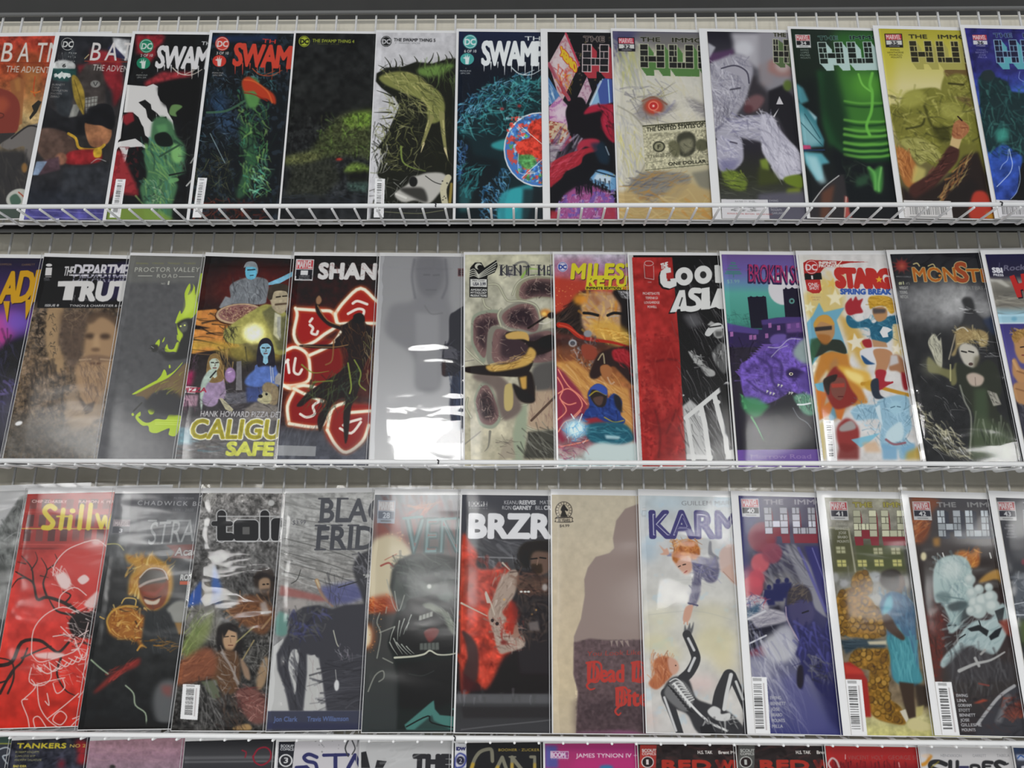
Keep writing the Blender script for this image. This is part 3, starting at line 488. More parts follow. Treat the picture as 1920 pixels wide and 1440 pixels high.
def r1j(a):
    a.t(960, 0, 3.273); a.vg((200, '1c1b22'), (500, '4c4a50'), (900, '26242a'), (1100, '2a2c22'), (1362, '4a4a4e')); a.p('1340,200 1700,200 1700,420 1500,420 1380,340', '8f8d92', 1, 14); a.e(1420, 300, 60, 50, 'a8a8ac', .9, 16); a.p('1200,330 1360,300 1360,370 1210,390', '4a3350', .9, 8); a.p('1200,260 1250,290 1210,360', '9a9aa0', .9, 4)
    a.p('1420,480 1560,450 1580,700 1430,700', '2f2c30', 1, 10); a.p('1520,400 1600,360 1600,520 1540,520', '7a4a3a', .8, 12); a.p('1430,620 1500,580 1550,610 1500,680 1440,670', '6e4e50', .8, 8, 1); a.e(1450, 670, 30, 26, '4a2c30', .9, 6)
    a.p('1210,420 1280,360 1380,330 1440,350 1480,430 1450,560 1430,620 1380,700 1330,760 1240,830 1220,700', '86848c', 1, 6, 1); a.br('1215,400 1440,360 1430,620 1340,760 1250,830', 260, 70, 60, 8, 'a4a2aa 6c6a76 b4b2b8 5a5866 8e8c98', .6, 35)
    a.p('1290,420 1380,400 1440,430 1455,490 1430,530 1400,470', '8a8890', 1, 3, 1); a.l('1285,420 1370,402 1440,440 1455,510', 9, '3a3844', .9); a.l('1340,550 1400,540', 9, '2c2a34', .8, 2); a.l('1250,800 1330,730', 14, '5c5a6c', .7, 5); a.br('1250,640 1360,640 1330,790 1250,840', 50, 60, 100, 6, '57555f 3a3844 76747e', .6, 20)
    a.p('1330,740 1420,720 1580,705 1620,760 1620,880 1480,860 1380,840 1280,850 1250,830', '8c8a94', 1, 6, 1); a.br('1330,720 1600,700 1600,860 1300,850', 120, 80, 15, 9, 'a8a6b0 75738a b4b2ba 5f5d70', .6, 25)
    a.p('1255,860 1310,830 1400,850 1420,930 1410,1000 1330,1060 1270,1030', '8e8c98', 1, 4, 1); a.br('1260,850 1410,850 1400,1000 1290,1050', 60, 50, 30, 9, 'a6a4ae 6a6884 b4b2bc', .6, 30); a.p('1270,980 1400,980 1350,1060 1290,1060', '5c5a78', .7, 10); a.l('1340,870 1380,880', 8, '33303c', .9, 2)
    a.p('1290,1060 1370,1050 1440,1110 1420,1170 1330,1150', '5c6a2c', 1, 6, 1); a.p('1520,980 1570,970 1580,1050 1530,1040', '6a7a30', .9, 6); a.br('1290,1050 1440,1060 1430,1170 1300,1150', 40, 50, 30, 8, '7a8a34 3c4620 5a6a2a', .7, 30); a.br('1280,1090 1600,1090 1600,1220 1280,1220', 60, 90, 5, 6, '3a3c30 22231e 55574c', .6, 10)
    a.t(1440, 0, 3.273); a.p('-60,190 130,190 150,480 90,560 0,560 -60,500', '77757a', .9, 16); a.p('0,380 60,350 130,380 150,470 60,470 0,440', '8a5a50', .6, 14); a.e(90, 400, 45, 45, 'a09a98', .6, 12); a.p('0,560 90,520 160,600 200,900 150,900 60,720 0,700', '1f1e22', 1, 6); a.p('70,590 95,640 50,640', 'a8a6a8'); a.e(120, 525, 26, 34, '4c5c2c', 1, 6); a.p('70,660 40,720 30,715', 'a8a6a8')
    a.p('-40,715 20,715 70,790 120,850 190,930 215,1040 170,1080 70,1100 20,1020 -20,960 -40,900', 'a09ea8', 1, 5, 1); a.br('-40,715 30,720 120,850 210,950 200,1070 60,1100 0,960', 180, 80, 60, 9, 'b6b4bc 84828e a4a2ac 6c6a78', .6, 20)
    a.p('100,1090 200,1075 210,1150 120,1130', '5a6a24', 1, 4, 1); a.p('120,1160 200,1150 200,1190 110,1190', '6c7a20', .9, 8); a.p('-60,1190 240,1170 250,1362 -60,1362', '504e5a', .85, 10); a.p('-60,1020 40,1060 80,1120 -60,1140', '3a4020', .8, 10)
    hulk(a, 5, 30, 240, (32, 1), (1, 36), '20201e', '8a8a78', '9a9c86', (40, 30), '47583a', tc='26261e', to='88887a')
    for i, w in enumerate(('EWING', 'BENNETT', 'JOSE', 'MOUNTS', 'GARLAND')): a.tx(w, 8+i*4, 1238+19*i, 8+i*4+len(w)*11, 1238+19*i, 13, 'a0a0a2', .02)
    a.t(960, 0, 3.273); Q = [(1283, 1222), (1650, 1226), (1665, 1356), (1290, 1354)]; a.quad(Q, 0, 0, .78, 1, 'b0afb0'); a.tx('RATED T+  $3.99', 1370, 1240, 1490, 1240, 9, '666'); a.br('1340,1245 1560,1245 1560,1300 1345,1300', 22, 26, 0, 7, '4a4a4a', .8, 2)
    a.tx('BONUS DIGITAL EDITION · DETAILS INSIDE', 1322, 1314, 1600, 1320, 9, '8a4444')
def names(a, ws, x, y, dx, dy, h, col, cw=10, mid=0):
    for i, w in enumerate(ws):
        q = x+dx*i-(len(w)*cw/2 if mid else 0); a.tx(w, q, y+dy*i, q+len(w)*cw, y+dy*i, h, col, .02)
def r1k(a):
    a.t(1440, 0, 3.273); a.vg((185, '1d2620'), (500, '1a211c'), (1362, '1a1b1e')); a.p('400,190 900,190 900,460 420,460', '2c5a28', .9, 30)
    a.p('300,430 420,440 900,440 900,1000 640,1010 480,960 380,900 330,760', '1f4226', 1, 14); a.p('420,440 560,440 660,470 740,470 780,800 620,900 520,860 480,700', '3c6c2a', .75, 26, 1); a.e(600, 520, 90, 90, '4f8a30', .6, 30); a.p('330,420 420,440 500,800 520,950 420,880 330,650', '16231a', .7, 22)
    for y, w in ((630, 10), (745, 14), (800, 16), (835, 20), (885, 20), (925, 18), (960, 20)): a.l([(470, y-10), (560, y+4), (640, y+2), (700, y+2), (760, y-12)], w, '5f9a3e', .75, 5); a.l([(470, y+14), (560, y+26), (640, y+26), (760, y+12)], w, '16301c', .8, 6)
    a.l('555,455 580,520 630,560', 12, '66a044', .9, 2); a.l('640,450 625,520 640,570 635,680 605,770 625,830', 18, '5c9a3e', .95, 3); a.p('170,500 300,480 340,900 420,1000 300,1000 240,760', '15191a', .7, 20)
    a.p('170,510 215,540 250,620 200,640 180,600', '3f7078', 1, 6); a.p('180,620 300,720 300,760 345,860 340,900 220,900', '356870', 1, 4); a.p('190,680 270,760 330,880 260,900 210,880', '86a8ac', .7, 16); a.p('235,660 300,720 290,740', '8aa4a8', .9, 4); a.p('215,930 330,940 380,1000 330,1010 340,1100 300,1110 230,1000', '4d8a94', .95, 6); a.p('230,950 300,960 360,1120 320,1130 260,1040', '9ab8bc', .75, 12); a.l('190,740 340,900', 5, '1c3c44', .8, 1); a.l('225,700 320,850', 5, '1c3c44', .8, 1); a.p('212,890 260,892 265,915 216,918', '9a3c5c', 1, 3); a.l('216,922 345,920', 10, '22304a', .9, 2)
    a.p('380,880 480,960 620,1000 760,980 790,1250 500,1250 420,1080', '15181a', 1, 14); a.br('450,1000 620,1000 640,1160 470,1120', 40, 60, 30, 10, '26322a 384438 1a201c', .6, 40)
    a.p('610,1020 640,1050 700,1020 700,1170 660,1175 640,1120', '3f7a3a', .9, 8, 1); a.l('620,1030 655,1070 660,1160', 18, '549048', .9, 6); a.l('695,1030 680,1120 680,1170', 12, '6aa058', .8, 4); a.p('540,1090 620,1070 610,1130 540,1150', '2c4a34', .8, 10)
    a.p('270,1240 340,1160 430,1080 470,1100 470,1362 260,1362', '2c2a2b', 1, 6, 1); a.l('275,1240 345,1150 435,1078', 7, '9a9a98', 1, 1); a.p('330,1180 410,1130 370,1362 320,1362', '5c3a2c', .8, 12); a.p('470,1200 490,1210 500,1300 520,1340 470,1340', '9a4a44', .9, 5); a.l('480,1210 470,1330', 8, 'a8988c', .8, 2)
    hulk(a, 5, 305, 260, (50, -.5), (4, 33), '1c211e', '8a9c94', '9aaaa4', (36, 42), '95a8a4', tc='1c201e', to='5f8a80')
    a.mv([(166, 212), (258, 213), (264, 293), (174, 292)], '34', 'a8aaa8', '8c3238', 'b8aeac', 'b0b0b0', '1e1e20'); names(a, ('EWING', 'LOPEZ', 'PALMER', 'MOUNTS'), 225, 312, 2, 16, 11, '86908a', 10, 1)
def r1l(a):
    a.t(1440, 0, 3.273); a.vg((180, '8f882e'), (330, 'a09a48'), (520, 'b0a878'), (700, 'aca47c'), (900, '6c6438'), (1362, '2a2624')); a.p('670,180 800,180 760,600 740,640', 'a09626', .6, 30); a.p('1040,480 1240,600 1240,420 1120,440', 'a8a068', .6, 20)
    a.p('1060,560 1100,430 1160,400 1260,420 1280,620 1220,680 1120,660', '6c6a30', 1, 4, 1); a.p('1080,440 1110,400 1200,385 1260,420 1250,470 1160,450 1100,470', '5c4a2c', 1, 4, 1); a.p('1120,600 1240,600 1240,670 1160,665', '5a4a2e', .9, 6, 1); a.br('1090,460 1250,460 1230,620 1100,600', 60, 40, 10, 9, '8a8a44 4c4a22 a09a58', .6, 40); a.l('1110,512 1200,520', 12, '26240f', .8, 3)
    a.p('810,640 850,570 940,545 1030,540 1100,580 1260,680 1330,900 1300,1100 1000,1010 860,860 830,760', '67662c', 1, 5, 1); a.p('745,660 800,645 850,700 950,720 960,800 880,900 800,860', '66642c', 1, 5, 1)
    a.br('750,560 1260,560 1290,900 1000,1000 780,860', 260, 70, 25, 12, '8e8c44 4a4a20 a4a05c 33331a 6c6a30', .6, 50); a.p('840,570 930,550 970,610 880,660 820,640', '8c8a44', .8, 10, 1); a.p('1060,640 1160,640 1200,720 1080,720', '8c8a46', .7, 12, 1); a.l('960,650 1000,760 1050,790 1200,760', 14, '26260f', .7, 6); a.l('850,790 940,770 960,730', 12, '2a2a12', .8, 4)
    a.p('990,780 1120,790 1120,880 1060,880', '24240f', .7, 14); a.p('820,860 940,850 1040,920 1060,970 1020,1000 980,980 930,1010 860,920', '86844a', 1, 5, 1); a.br('850,860 1060,900 1040,1000 900,980', 50, 60, 40, 9, 'a49e64 5a5828 3c3a1c', .7, 25); a.p('1060,880 1290,880 1300,1000 1150,1010 1080,960', '5c5a28', .9, 8)
    a.p('790,910 850,925 890,980 920,1040 900,1110 960,1130 860,1150 810,1060', '8c5a30', 1, 5, 1); a.br('790,915 880,960 900,1100 820,1080', 50, 70, 70, 8, 'a0683a 6a3c20 b08050', .7, 25); a.p('900,1010 970,1040 960,1100 920,1130 880,1120', 'a89e5c', .8, 8)
    a.p('1000,1060 1060,980 1110,900 1170,910 1160,990 1080,1080 990,1180 880,1230 870,1150 940,1100', '3c2420', 1, 4, 1); a.br('980,1060 1110,920 1160,940 1060,1100 940,1180', 60, 50, -30, 8, '52302a 2a1816 6a3c34', .7, 20)
    a.p('1115,890 1130,830 1190,850 1170,915', 'a89268', 1, 2); a.p('1130,830 1140,760 1180,735 1230,770 1230,810 1190,850 1150,850', '8a5a3c', 1, 3, 1); a.br('1140,750 1230,770 1200,840 1140,840', 24, 30, 30, 8, 'a87850 6a3c28', .7, 40); a.l('1190,740 1165,715', 9, '2a1c14')
    a.p('820,1140 900,1220 1060,1120 1140,1050 1200,960 1290,930 1340,1080 1370,1362 840,1362', '241d1b', 1, 8); a.br('1060,1180 1200,960 1250,960 1190,1120 1080,1230', 60, 70, -55, 10, '8a5a34 9a8a54 5a3420 b08a58', .7, 20); a.p('1100,1180 1250,1090 1320,1180 1260,1250 1080,1240', '1f1b1a', 1, 8); a.p('1250,1210 1290,1170 1350,1200 1380,1350 1240,1340', '9a3428', .95, 6, 1); a.p('1340,1300 1390,1310 1390,1350 1340,1340', '9a7a24', .8, 6)
    a.bars([(832, 1228), (1122, 1234), (1138, 1352), (842, 1350)], 0, 9, '6a6a6a', 'b0aeac')
    hulk(a, 5, 863, 250, (46, .5), (4.5, 33), '26241a', '8e8858', 'a09a68', (32, 44), '8c8648', tc='2c2a1a', to='7c7634')
    a.mv([(714, 207), (822, 207), (830, 292), (724, 291)], '35', '1c1a1c', '9c3438', 'b8aaa8', '26262a', 'a8a8a4'); names(a, ('EWING', 'HAWTHORNE', 'MORALES', 'MOUNTS'), 780, 312, 3, 15, 11, '3a3818', 11, 1)
def r1m(a):
    a.t(1440, 0, 3.273); a.vg((180, '25235a'), (420, '28285c'), (560, '2f3f88'), (900, '2c4890'), (1362, '2a3a7c')); a.nz(.2, 40); a.e(1560, 620, 90, 90, '4c74b4', .5, 40)
    a.p('1290,480 1320,440 1370,430 1395,470 1470,500 1490,560 1560,570 1750,540 1750,1362 1560,1362 1560,960 1480,900 1440,880 1350,940 1310,800 1300,640', '1a2a2c', 1, 5); a.br('1300,480 1480,500 1750,560 1750,1000 1330,930', 220, 70, 60, 12, '2f5f5c 1c3c3c 437a70 102020 2a504e', .6, 50); a.p('1400,800 1470,790 1470,860 1410,870', '3f9484', .7, 14, 1); a.e(1350, 465, 40, 36, '222c2e', 1, 5)
    a.p('1545,1050 1560,1000 1750,980 1750,1362 1480,1230 1530,1180', '131516', 1, 2); a.l('1540,1020 1548,1100 1525,1180 1490,1222', 4, '8a9ab8', .9)
    a.l('1480,915 1490,960 1500,1010 1485,1060 1440,1110 1405,1145', 5, 'a8b4cc', .9); a.l('1475,920 1470,980 1440,1010 1425,1040', 4, '9aa8c8', .8); a.l('1545,440 1540,480 1568,500', 4, '7c8cc0', .8)
    hulk(a, 5, 1385, 245, (46, 0), (5, 35), '1c1c30', '6a88a0', '7c98ac', (34, 40), '4f8a94', tc='1e2038', to='6a86a8')
    a.mv([(1248, 210), (1345, 210), (1354, 290), (1258, 289)], '36', '25235a', '94303c', 'b8aaac', '26262a', 'a8a8ac'); names(a, ('EWING', 'BENNETT', 'JOSE', 'MILLA'), 1310, 312, 3, 15, 11, '7a7aa0', 11, 1)
    a.bars([(1392, 1226), (1700, 1232), (1720, 1352), (1404, 1350)], 0, 10, '6a6a6a', 'aeacae')
# ------------------------------------------------------------------ covers of the second row
def bird(a, x, y, w, col):                                           # small publisher's mark: a stylised letter i
    a.e(x+w*.5, y+w*.28, w*.45, w*.22, col); a.p([(x+w*.05, y+w*.65), (x+w*.95, y+w*.65), (x+w*.85, y+w*1.75), (x-w*.08, y+w*1.75)], col); a.l([(x, y+w*1.95), (x+w*.8, y+w*1.95)], w*.09, col)
def r2a(a):
    a.t(0, 460, 3.35); a.vg((60, '20202a'), (330, '3c2a5a'), (480, '5a3a78'), (600, '3a2a5c'), (760, '24222c'), (1000, '2c2a3c'), (1340, '242428'))
    a.e(-10, 540, 90, 110, 'a83a78', .8, 30); a.e(60, 480, 80, 70, '8a4a94', .6, 26); a.e(110, 480, 70, 60, '5a4aa0', .6, 20); a.p('60,600 180,560 160,800 60,860 -60,840 -60,700', '1c1b20', 1, 16)
    a.br('-60,600 160,600 100,1100 -60,1200', 60, 120, 70, 14, '2c2c38 1a1a1e 3c3a54', .6, 25); a.br('-60,860 110,860 60,1000 -60,1000', 20, 60, 30, 14, '6a5a9a 4a4478', .6, 30)
    for d, c in ((5, '2a2026'), (0, 'a8801c')):
        a.tx('ADE', -10+d, 360+d, 255+d, 345+d, 205, c, .03, 0, None, 0, 1, .85); a.p([(20+d, 350+d), (62+d, 350+d), (45+d, 485+d)], c); a.p([(160+d, 340+d), (215+d, 340+d), (160+d, 468+d)], c); a.p([(85+d, 350+d), (120+d, 350+d), (70+d, 370+d)], c)
    a.tx('THOMPSON', -20, 126, 70, 126, 14, '7a6040', .01); a.tx('GARRETT', 135, 128, 218, 128, 14, '7a6040', .01)
def r2b(a):
    a.t(0, 460, 3.35); a.vg((70, '1b1b1e'), (340, '1f1e20'), (400, '4c4238'), (700, '5c4e40'), (1000, '54483c'), (1340, '4c4a46'))
    P = '180,395 770,395 620,1340 10,1340'; a.nz(.45, 30, P); a.nz(.5, 14, P, '75614a', .12); a.nz(.5, 18, P, '33302e', .14); a.br(P, 90, 130, 82, 12, '3a332e 6a5644 4a4038 7c6850', .45, 8); a.br(P, 50, 90, 0, 5, '35302c 7a6650', .4, 4)
    a.p('300,400 400,395 380,520 370,620 405,720 380,800 330,760 290,640 285,520', '8e7658', .9, 6, 1); a.br('240,440 290,420 270,700 330,800 280,720 230,640', 50, 28, 20, 11, '2c2622 231f1c', .9, 60); a.br('300,420 360,420 360,740 310,660', 26, 22, 60, 7, '35302a', .9, 60)
    a.p('380,420 560,410 520,700 460,800 400,690 372,600', '4c3f37', .8, 16); a.br('400,420 700,400 740,520 560,440 440,560', 60, 70, 30, 7, '6a5848 3a322c 837058', .6, 40)
    a.p('560,470 620,440 690,455 740,520 730,640 700,720 720,800 640,960 560,1060 490,900 470,780 520,700 530,600', '8a7156', 1, 12, 1); a.p('540,480 580,420 680,420 745,470 750,560 720,500 640,450 580,490', '4a3c32', .8, 10, 1)
    a.e(565, 570, 34, 18, '352a24', .85, 8); a.e(660, 572, 34, 18, '352a24', .85, 8); a.p('590,560 615,560 630,640 580,655', '9a8062', .8, 8); a.e(600, 655, 28, 12, '4c3a2e', .7, 6); a.p('500,720 560,690 640,690 720,715 640,735 600,725 560,735', '6a5544', .9, 6, 1); a.l('500,720 570,715', 9, '9a846a', .8, 3); a.l('630,715 720,722', 9, '9a846a', .8, 3); a.e(600, 742, 40, 8, '4a352c', .9, 5)
    a.br('500,760 700,760 620,1000 540,1000', 120, 90, 80, 8, '7a634c 54443a 8e755a 5f4e42', .55, 18); a.p('470,900 530,1060 610,1000 660,900 640,1060 560,1140 450,1180 410,1080 420,940', '82705c', .85, 10); a.p('490,940 540,1062 580,1040 600,980 540,1000', '352d28', .8, 5); a.br('410,1000 620,1040 590,1200 430,1200', 30, 80, -30, 14, '8a7862 6a594a', .5, 20)
    a.br('180,760 440,760 420,1060 150,1060', 60, 90, 86, 16, '3a332d 62503e 2e2926', .7, 8)
    a.p('10,1050 300,1100 620,1180 600,1340 10,1340', '4e4b47', .6, 40); a.e(118, 1118, 24, 13, 'd0d0d0', .9, 3, -20)
    a.p('285,82 815,82 765,390 232,390', '19191b', .8, 3); bird(a, 286, 112, 44, 'b0aeac'); a.tx('IMAGE', 275, 212, 308, 212, 8, '888'); a.tx('COMICS', 275, 222, 312, 222, 8, '888')
    a.p('640,130 815,100 790,330 640,345', '2c2844', .7, 14)
    a.tx('THE', 398, 190, 455, 190, 62, 'b0aeae', .02); a.tx('DEPARTMENT', 460, 192, 895, 192, 76, 'b0aeb2', .03, 0, None, 0, 1, .9); a.tx('DEPARTMENT', 455, 230, 890, 230, 60, '8a8894', .01, 0, None, 0, .8, .9); a.quad([(430, 176), (940, 176), (935, 182), (430, 182)], 0, 0, 1, 1, '19191b', .8); a.quad([(430, 206), (940, 206), (935, 212), (430, 212)], 0, 0, 1, 1, '19191b', .8)
    a.p('365,225 520,222 515,258 470,258 455,345 392,345 410,258 362,258', 'b2b0ae'); a.tx('RUTH', 505, 342, 905, 342, 118, 'b2b0ae', .07, 0, None, 0, 1, 1.05); a.br('450,320 640,330 640,352 440,352', 12, 18, 80, 5, 'b2b0ae', .9, 10)
    a.p('240,358 770,358 765,392 236,392', '19191b'); a.tx('ISSUE 8', 282, 384, 368, 384, 15, 'a8a6a4', .03); a.tx('TYNION & CHARRETIER & HOLLINGSWORTH', 436, 386, 960, 386, 15, 'a8a6a4', .02)
def r2c(a):
    a.t(0, 460, 3.35); a.vg((60, '5a5a56'), (230, '505051'), (700, '4e4e4f'), (1340, '525254')); a.nz(.05, 30); a.p('820,75 1290,75 1270,235 800,235', '62625e', .6, 8)
    for k, w in enumerate(('BENJAMIN', 'CROW', 'FRANQUIZ', 'HURLEY')): a.tx(w, 855+k*100, 117, 930+k*100, 120, 11, '77774c', .02)
    a.tx('PROCTOR VALLEY', 845, 166, 1252, 166, 30, 'a2a298', .0, 0, None, 0, 1, 1.15); a.tx('ROAD', 985, 203, 1112, 203, 24, 'a2a298', 0, 0, None, 0, 1, 1.4); a.l('868,192 955,192', 4, 'a2a298', 1, 0, 0); a.l('1125,197 1220,197', 4, 'a2a298', 1, 0, 0); a.tx('NO', 1012, 246, 1036, 246, 12, 'a2a298'); a.tx('1', 1052, 248, 1062, 248, 26, 'a2a298', .01)
    g = '9aae3c'
    for P in ('1190,240 1196,270 1180,310 1200,300 1215,260 1210,240 1225,265 1228,310 1260,180 1275,200 1265,260 1240,340 1245,400 1200,460 1110,490 1105,470 1130,410 1140,430 1165,380 1160,300', '1110,490 1130,530 1150,560 1140,600 1120,570 1112,520', '1020,600 1036,575 1030,600 1020,610', '975,620 1000,590 1003,620 990,640', '1035,650 1050,620 1060,650 1090,650 1110,610 1128,615 1120,670 1090,668 1060,672 1040,668', '1060,755 1068,750 1072,768 1062,772', '985,850 1010,820 1030,780 1045,800 1045,830 1020,845', '835,930 960,860 1080,800 1145,735 1130,760 1060,830 960,880 890,920 850,935', '930,1035 960,1025 972,1040 960,1060 940,1060', '825,1060 835,1052 842,1065 832,1072', '1088,1040 1096,1035 1100,1045', '850,1080 880,1045 882,1070 870,1080 905,1110 940,1112 985,1090 1040,1095 1060,1065 1090,1065 1140,1080 1110,1190 1060,1190 1065,1150 1020,1165 980,1180 940,1170 930,1135 890,1130'):
        a.p(P, g, 1, 1, 1)
    a.p('1180,300 1215,300 1230,380 1170,440 1150,440', 'b0bf5c', .6, 10, 1)
    a.p('1110,500 1150,465 1200,460 1215,500 1200,640 1190,700 1100,720 1040,690 1100,680 1130,600 1150,560', '363636', 1, 4, 1); a.p('1130,500 1170,480 1175,530 1140,545', '5a5c54', .9, 5, 1); a.e(1135, 508, 6, 5, 'c8d070'); a.e(1160, 502, 6, 5, 'c8d070'); a.p('1110,560 1140,575 1130,610 1110,590', g, .9, 1)
    a.p('945,630 990,625 990,660 960,665', '3a3a38', 1, 3, 1); a.l('950,635 965,645', 4, '888'); a.br('930,640 1040,650 1040,690 960,670', 20, 40, 20, 4, '3a3a38', .9, 20); a.p('1000,660 1100,680 1080,730 1040,720', '3a3a3a', .9, 6)
    a.p('850,940 960,880 1080,820 1180,740 1150,940 1100,960 1040,910 960,930 930,975 900,950', '6a5a45', 1, 3, 1); a.p('940,950 1050,900 1140,960 1130,1060 1000,1060 900,1010', '3c3c3d', .9, 10, 1); a.br('950,900 1150,800 1130,920 1000,920', 30, 60, -35, 6, '7a6a50 54483a 8a9a3c', .6, 15); a.l('840,1040 890,990', 10, '3c3c3a')
    for y in (1095, 1110, 1122): a.l([(975, y), (1130, y+5)], 4, 'b6c468', .8, 0, 0)
def person(a, x, y, s, skin, hair, top, long_=1, face=1):            # small generic bust
    a.p([(x-s*1.25, y+s*3.6), (x-s*1.0, y+s*1.6), (x-s*.3, y+s*1.15), (x+s*.3, y+s*1.15), (x+s*1.0, y+s*1.6), (x+s*1.25, y+s*3.6)], top, 1, 1, 0)
    if long_: a.p([(x-s*.7, y-s*.3), (x-s*.3, y-s*.95), (x+s*.35, y-s*.95), (x+s*.75, y-s*.2), (x+s*.9, y+s*1.5), (x+s*.4, y+s*1.9), (x-s*.5, y+s*1.9), (x-s*.85, y+s*1.2)], hair, 1, 1, 1)
    a.p([(x-s*.2, y+s*.5), (x+s*.2, y+s*.5), (x+s*.25, y+s*1.3), (x, y+s*1.5), (x-s*.25, y+s*1.3)], skin); a.p([(x-s*.5, y-s*.5), (x, y-s*.75), (x+s*.5, y-s*.5), (x+s*.45, y+s*.35), (x, y+s*.85), (x-s*.45, y+s*.35)], skin, 1, 1, 1)
    a.p([(x-s*.55, y-s*.2), (x-s*.4, y-s*.85), (x+s*.35, y-s*.9), (x+s*.58, y-s*.2), (x+s*.2, y-s*.5), (x-s*.3, y-s*.45)], hair, 1, 1, 1)
    if face:
        a.l([(x-s*.33, y-s*.1), (x-s*.1, y-s*.08)], s*.11, '26221f'); a.l([(x+s*.12, y-s*.08), (x+s*.36, y-s*.1)], s*.11, '26221f'); a.l([(x+s*.02, y), (x+s*.08, y+s*.22), (x-s*.03, y+s*.24)], s*.06, '4a3a34'); a.l([(x-s*.15, y+s*.45), (x+s*.16, y+s*.45)], s*.10, '5c2f30')
def r2d(a):
    a.t(360, 460, 3.35); a.vg((70, '1c1a1b'), (300, '3a2220'), (420, '241d1c'), (700, '2a2626'), (1000, '3c393b'), (1340, '5c5a5a')); a.e(420, 270, 260, 130, '5a201c', .7, 60)
    a.p('30,410 150,400 260,520 300,640 200,650 0,680 10,530 120,520 20,500', 'a8703a', 1, 3); a.br('20,400 200,400 240,640 0,680', 24, 200, 6, 10, '1f1b1a b8824a', .9, 6); a.p('0,600 300,600 400,720 560,660 560,720 300,720 100,640 0,670', 'a08a3c', .7, 14)
    a.p('240,250 330,205 420,200 480,230 470,330 440,370 250,370 200,390 180,370 240,330', '6a6e72', 1, 3, 1); a.br('250,230 470,220 440,370 250,370', 60, 50, 80, 6, '96999c 4a4c50 2c2c30', .7, 25); a.p('480,235 560,200 640,160 640,190 540,245 480,250', '6f9fb4'); a.p('335,150 350,112 400,110 412,150 400,200 370,215 340,200', '5c9ab0', 1, 1, 1); a.p('325,140 345,105 395,105 415,145 410,180 400,140 345,135', '7a8084', 1, 1, 1); a.l('350,155 395,152', 7, '1f2a30'); a.l('365,190 385,188', 5, '1f2a30'); a.p('170,390 210,320 240,330 250,380 190,400', '75787c', 1, 2)
    a.e(300, 435, 158, 70, '4a3022', 1, 0, -4); a.e(300, 430, 150, 64, 'a08a70', 1, 0, -4); a.e(298, 428, 132, 54, '7c5a54', 1, 0, -4); a.nz(.8, 9, '170,430 220,390 380,380 430,420 380,470 240,480', 'a89070', .05); a.nz(.8, 9, '170,430 220,390 380,380 430,420 380,470 240,480', '5a3436', .1)
    a.p('230,510 380,410 480,370 600,440 600,660 520,680 420,600 300,620 210,600 200,540', '87844a', 1, 3, 1); a.p('440,420 500,380 560,450 600,440 590,660 540,660', '55543c', .9, 5); a.p('520,420 560,440 550,600 510,560', 'b0ae9a', .9, 2); a.p('535,450 555,450 560,590 535,560', '8a8a86', .9, 1)
    a.p('485,320 500,260 560,245 605,270 605,380 560,430 510,400 495,360', '9a8f78', 1, 2, 1); a.p('475,330 490,260 550,240 610,260 610,330 590,290 520,290 500,340', '3a332c', 1, 1, 1); a.l('525,372 590,366', 11, '4a3c30', 1, 2); a.l('530,325 555,322', 8, '2a2520'); a.l('570,320 595,318', 8, '2a2520')
    a.e(390, 555, 130, 110, 'a8a05c', .55, 36); a.e(388, 552, 78, 68, 'c0ba68', 1, 6); a.e(386, 550, 62, 54, 'dcd8b8', 1, 14); a.br('200,520 300,500 260,620 200,610', 30, 50, 60, 6, '262420', .8, 30); a.l('335,640 345,720', 9, '3a3528')
    a.p('200,640 380,650 420,700 320,760 250,700', '6e683a', .5, 18)
    person(a, 142, 742, 62, '9ea89c', '76603e', '8a7890', 1, 1); a.p('60,860 100,790 140,780 120,840 80,900 60,1040 50,950', '9aa89e', 1, 2, 1); a.l('115,830 150,790', 9, '2a2a2a'); a.br('160,650 250,680 250,860 190,880', 30, 90, 75, 7, 'a08450 5a4428', .8, 15); a.e(115, 970, 50, 44, '8f7c96', 1, 2); a.e(240, 815, 34, 48, '8e7398', 1, 2); a.l('225,800 250,790', 6, 'b0a0b4')
    a.p('280,730 310,725 315,910 275,910', '6c6a6c', 1, 1); a.p('210,930 340,920 345,990 205,1000', '55545a', 1, 2); a.br('205,900 340,900 340,1020 205,1020', 26, 50, 0, 5, '333 777478', .7, 40); a.l('345,760 350,790', 5, '222'); a.br('315,735 380,730 370,770 320,770', 10, 44, 30, 4, '2a2a2a', .9, 60)
    person(a, 462, 650, 66, '7fa8b8', '26242c', '4a5a86', 1, 1); a.p('330,860 370,800 440,760 520,770 540,820 500,880 380,890', '5168a0', 1, 4, 1); a.p('340,890 500,890 500,980 345,985', '3f4c7a', .9, 6); a.l('492,760 500,860', 6, 'b0b0b0', .8); a.l('505,770 512,850', 6, 'b0b0b0', .8)
    a.p('520,830 545,800 560,810 555,880 520,870', '908c88', 1, 2); a.p('440,900 470,860 530,880 545,930 530,1000 480,990', '7e7058', 1, 2, 1); a.p('430,950 450,920 490,930 500,970 470,1000 420,985 410,965', 'a09a7a', 1, 2, 1); a.e(430, 948, 14, 11, '1f1d1c'); a.e(468, 935, 8, 8, '222'); a.p('330,1030 400,985 480,1000 540,1010 540,1100 330,1100', '77716a', .9, 4); a.p('170,960 190,960 260,1030 250,1050 210,1030', 'a09a80', 1, 1)
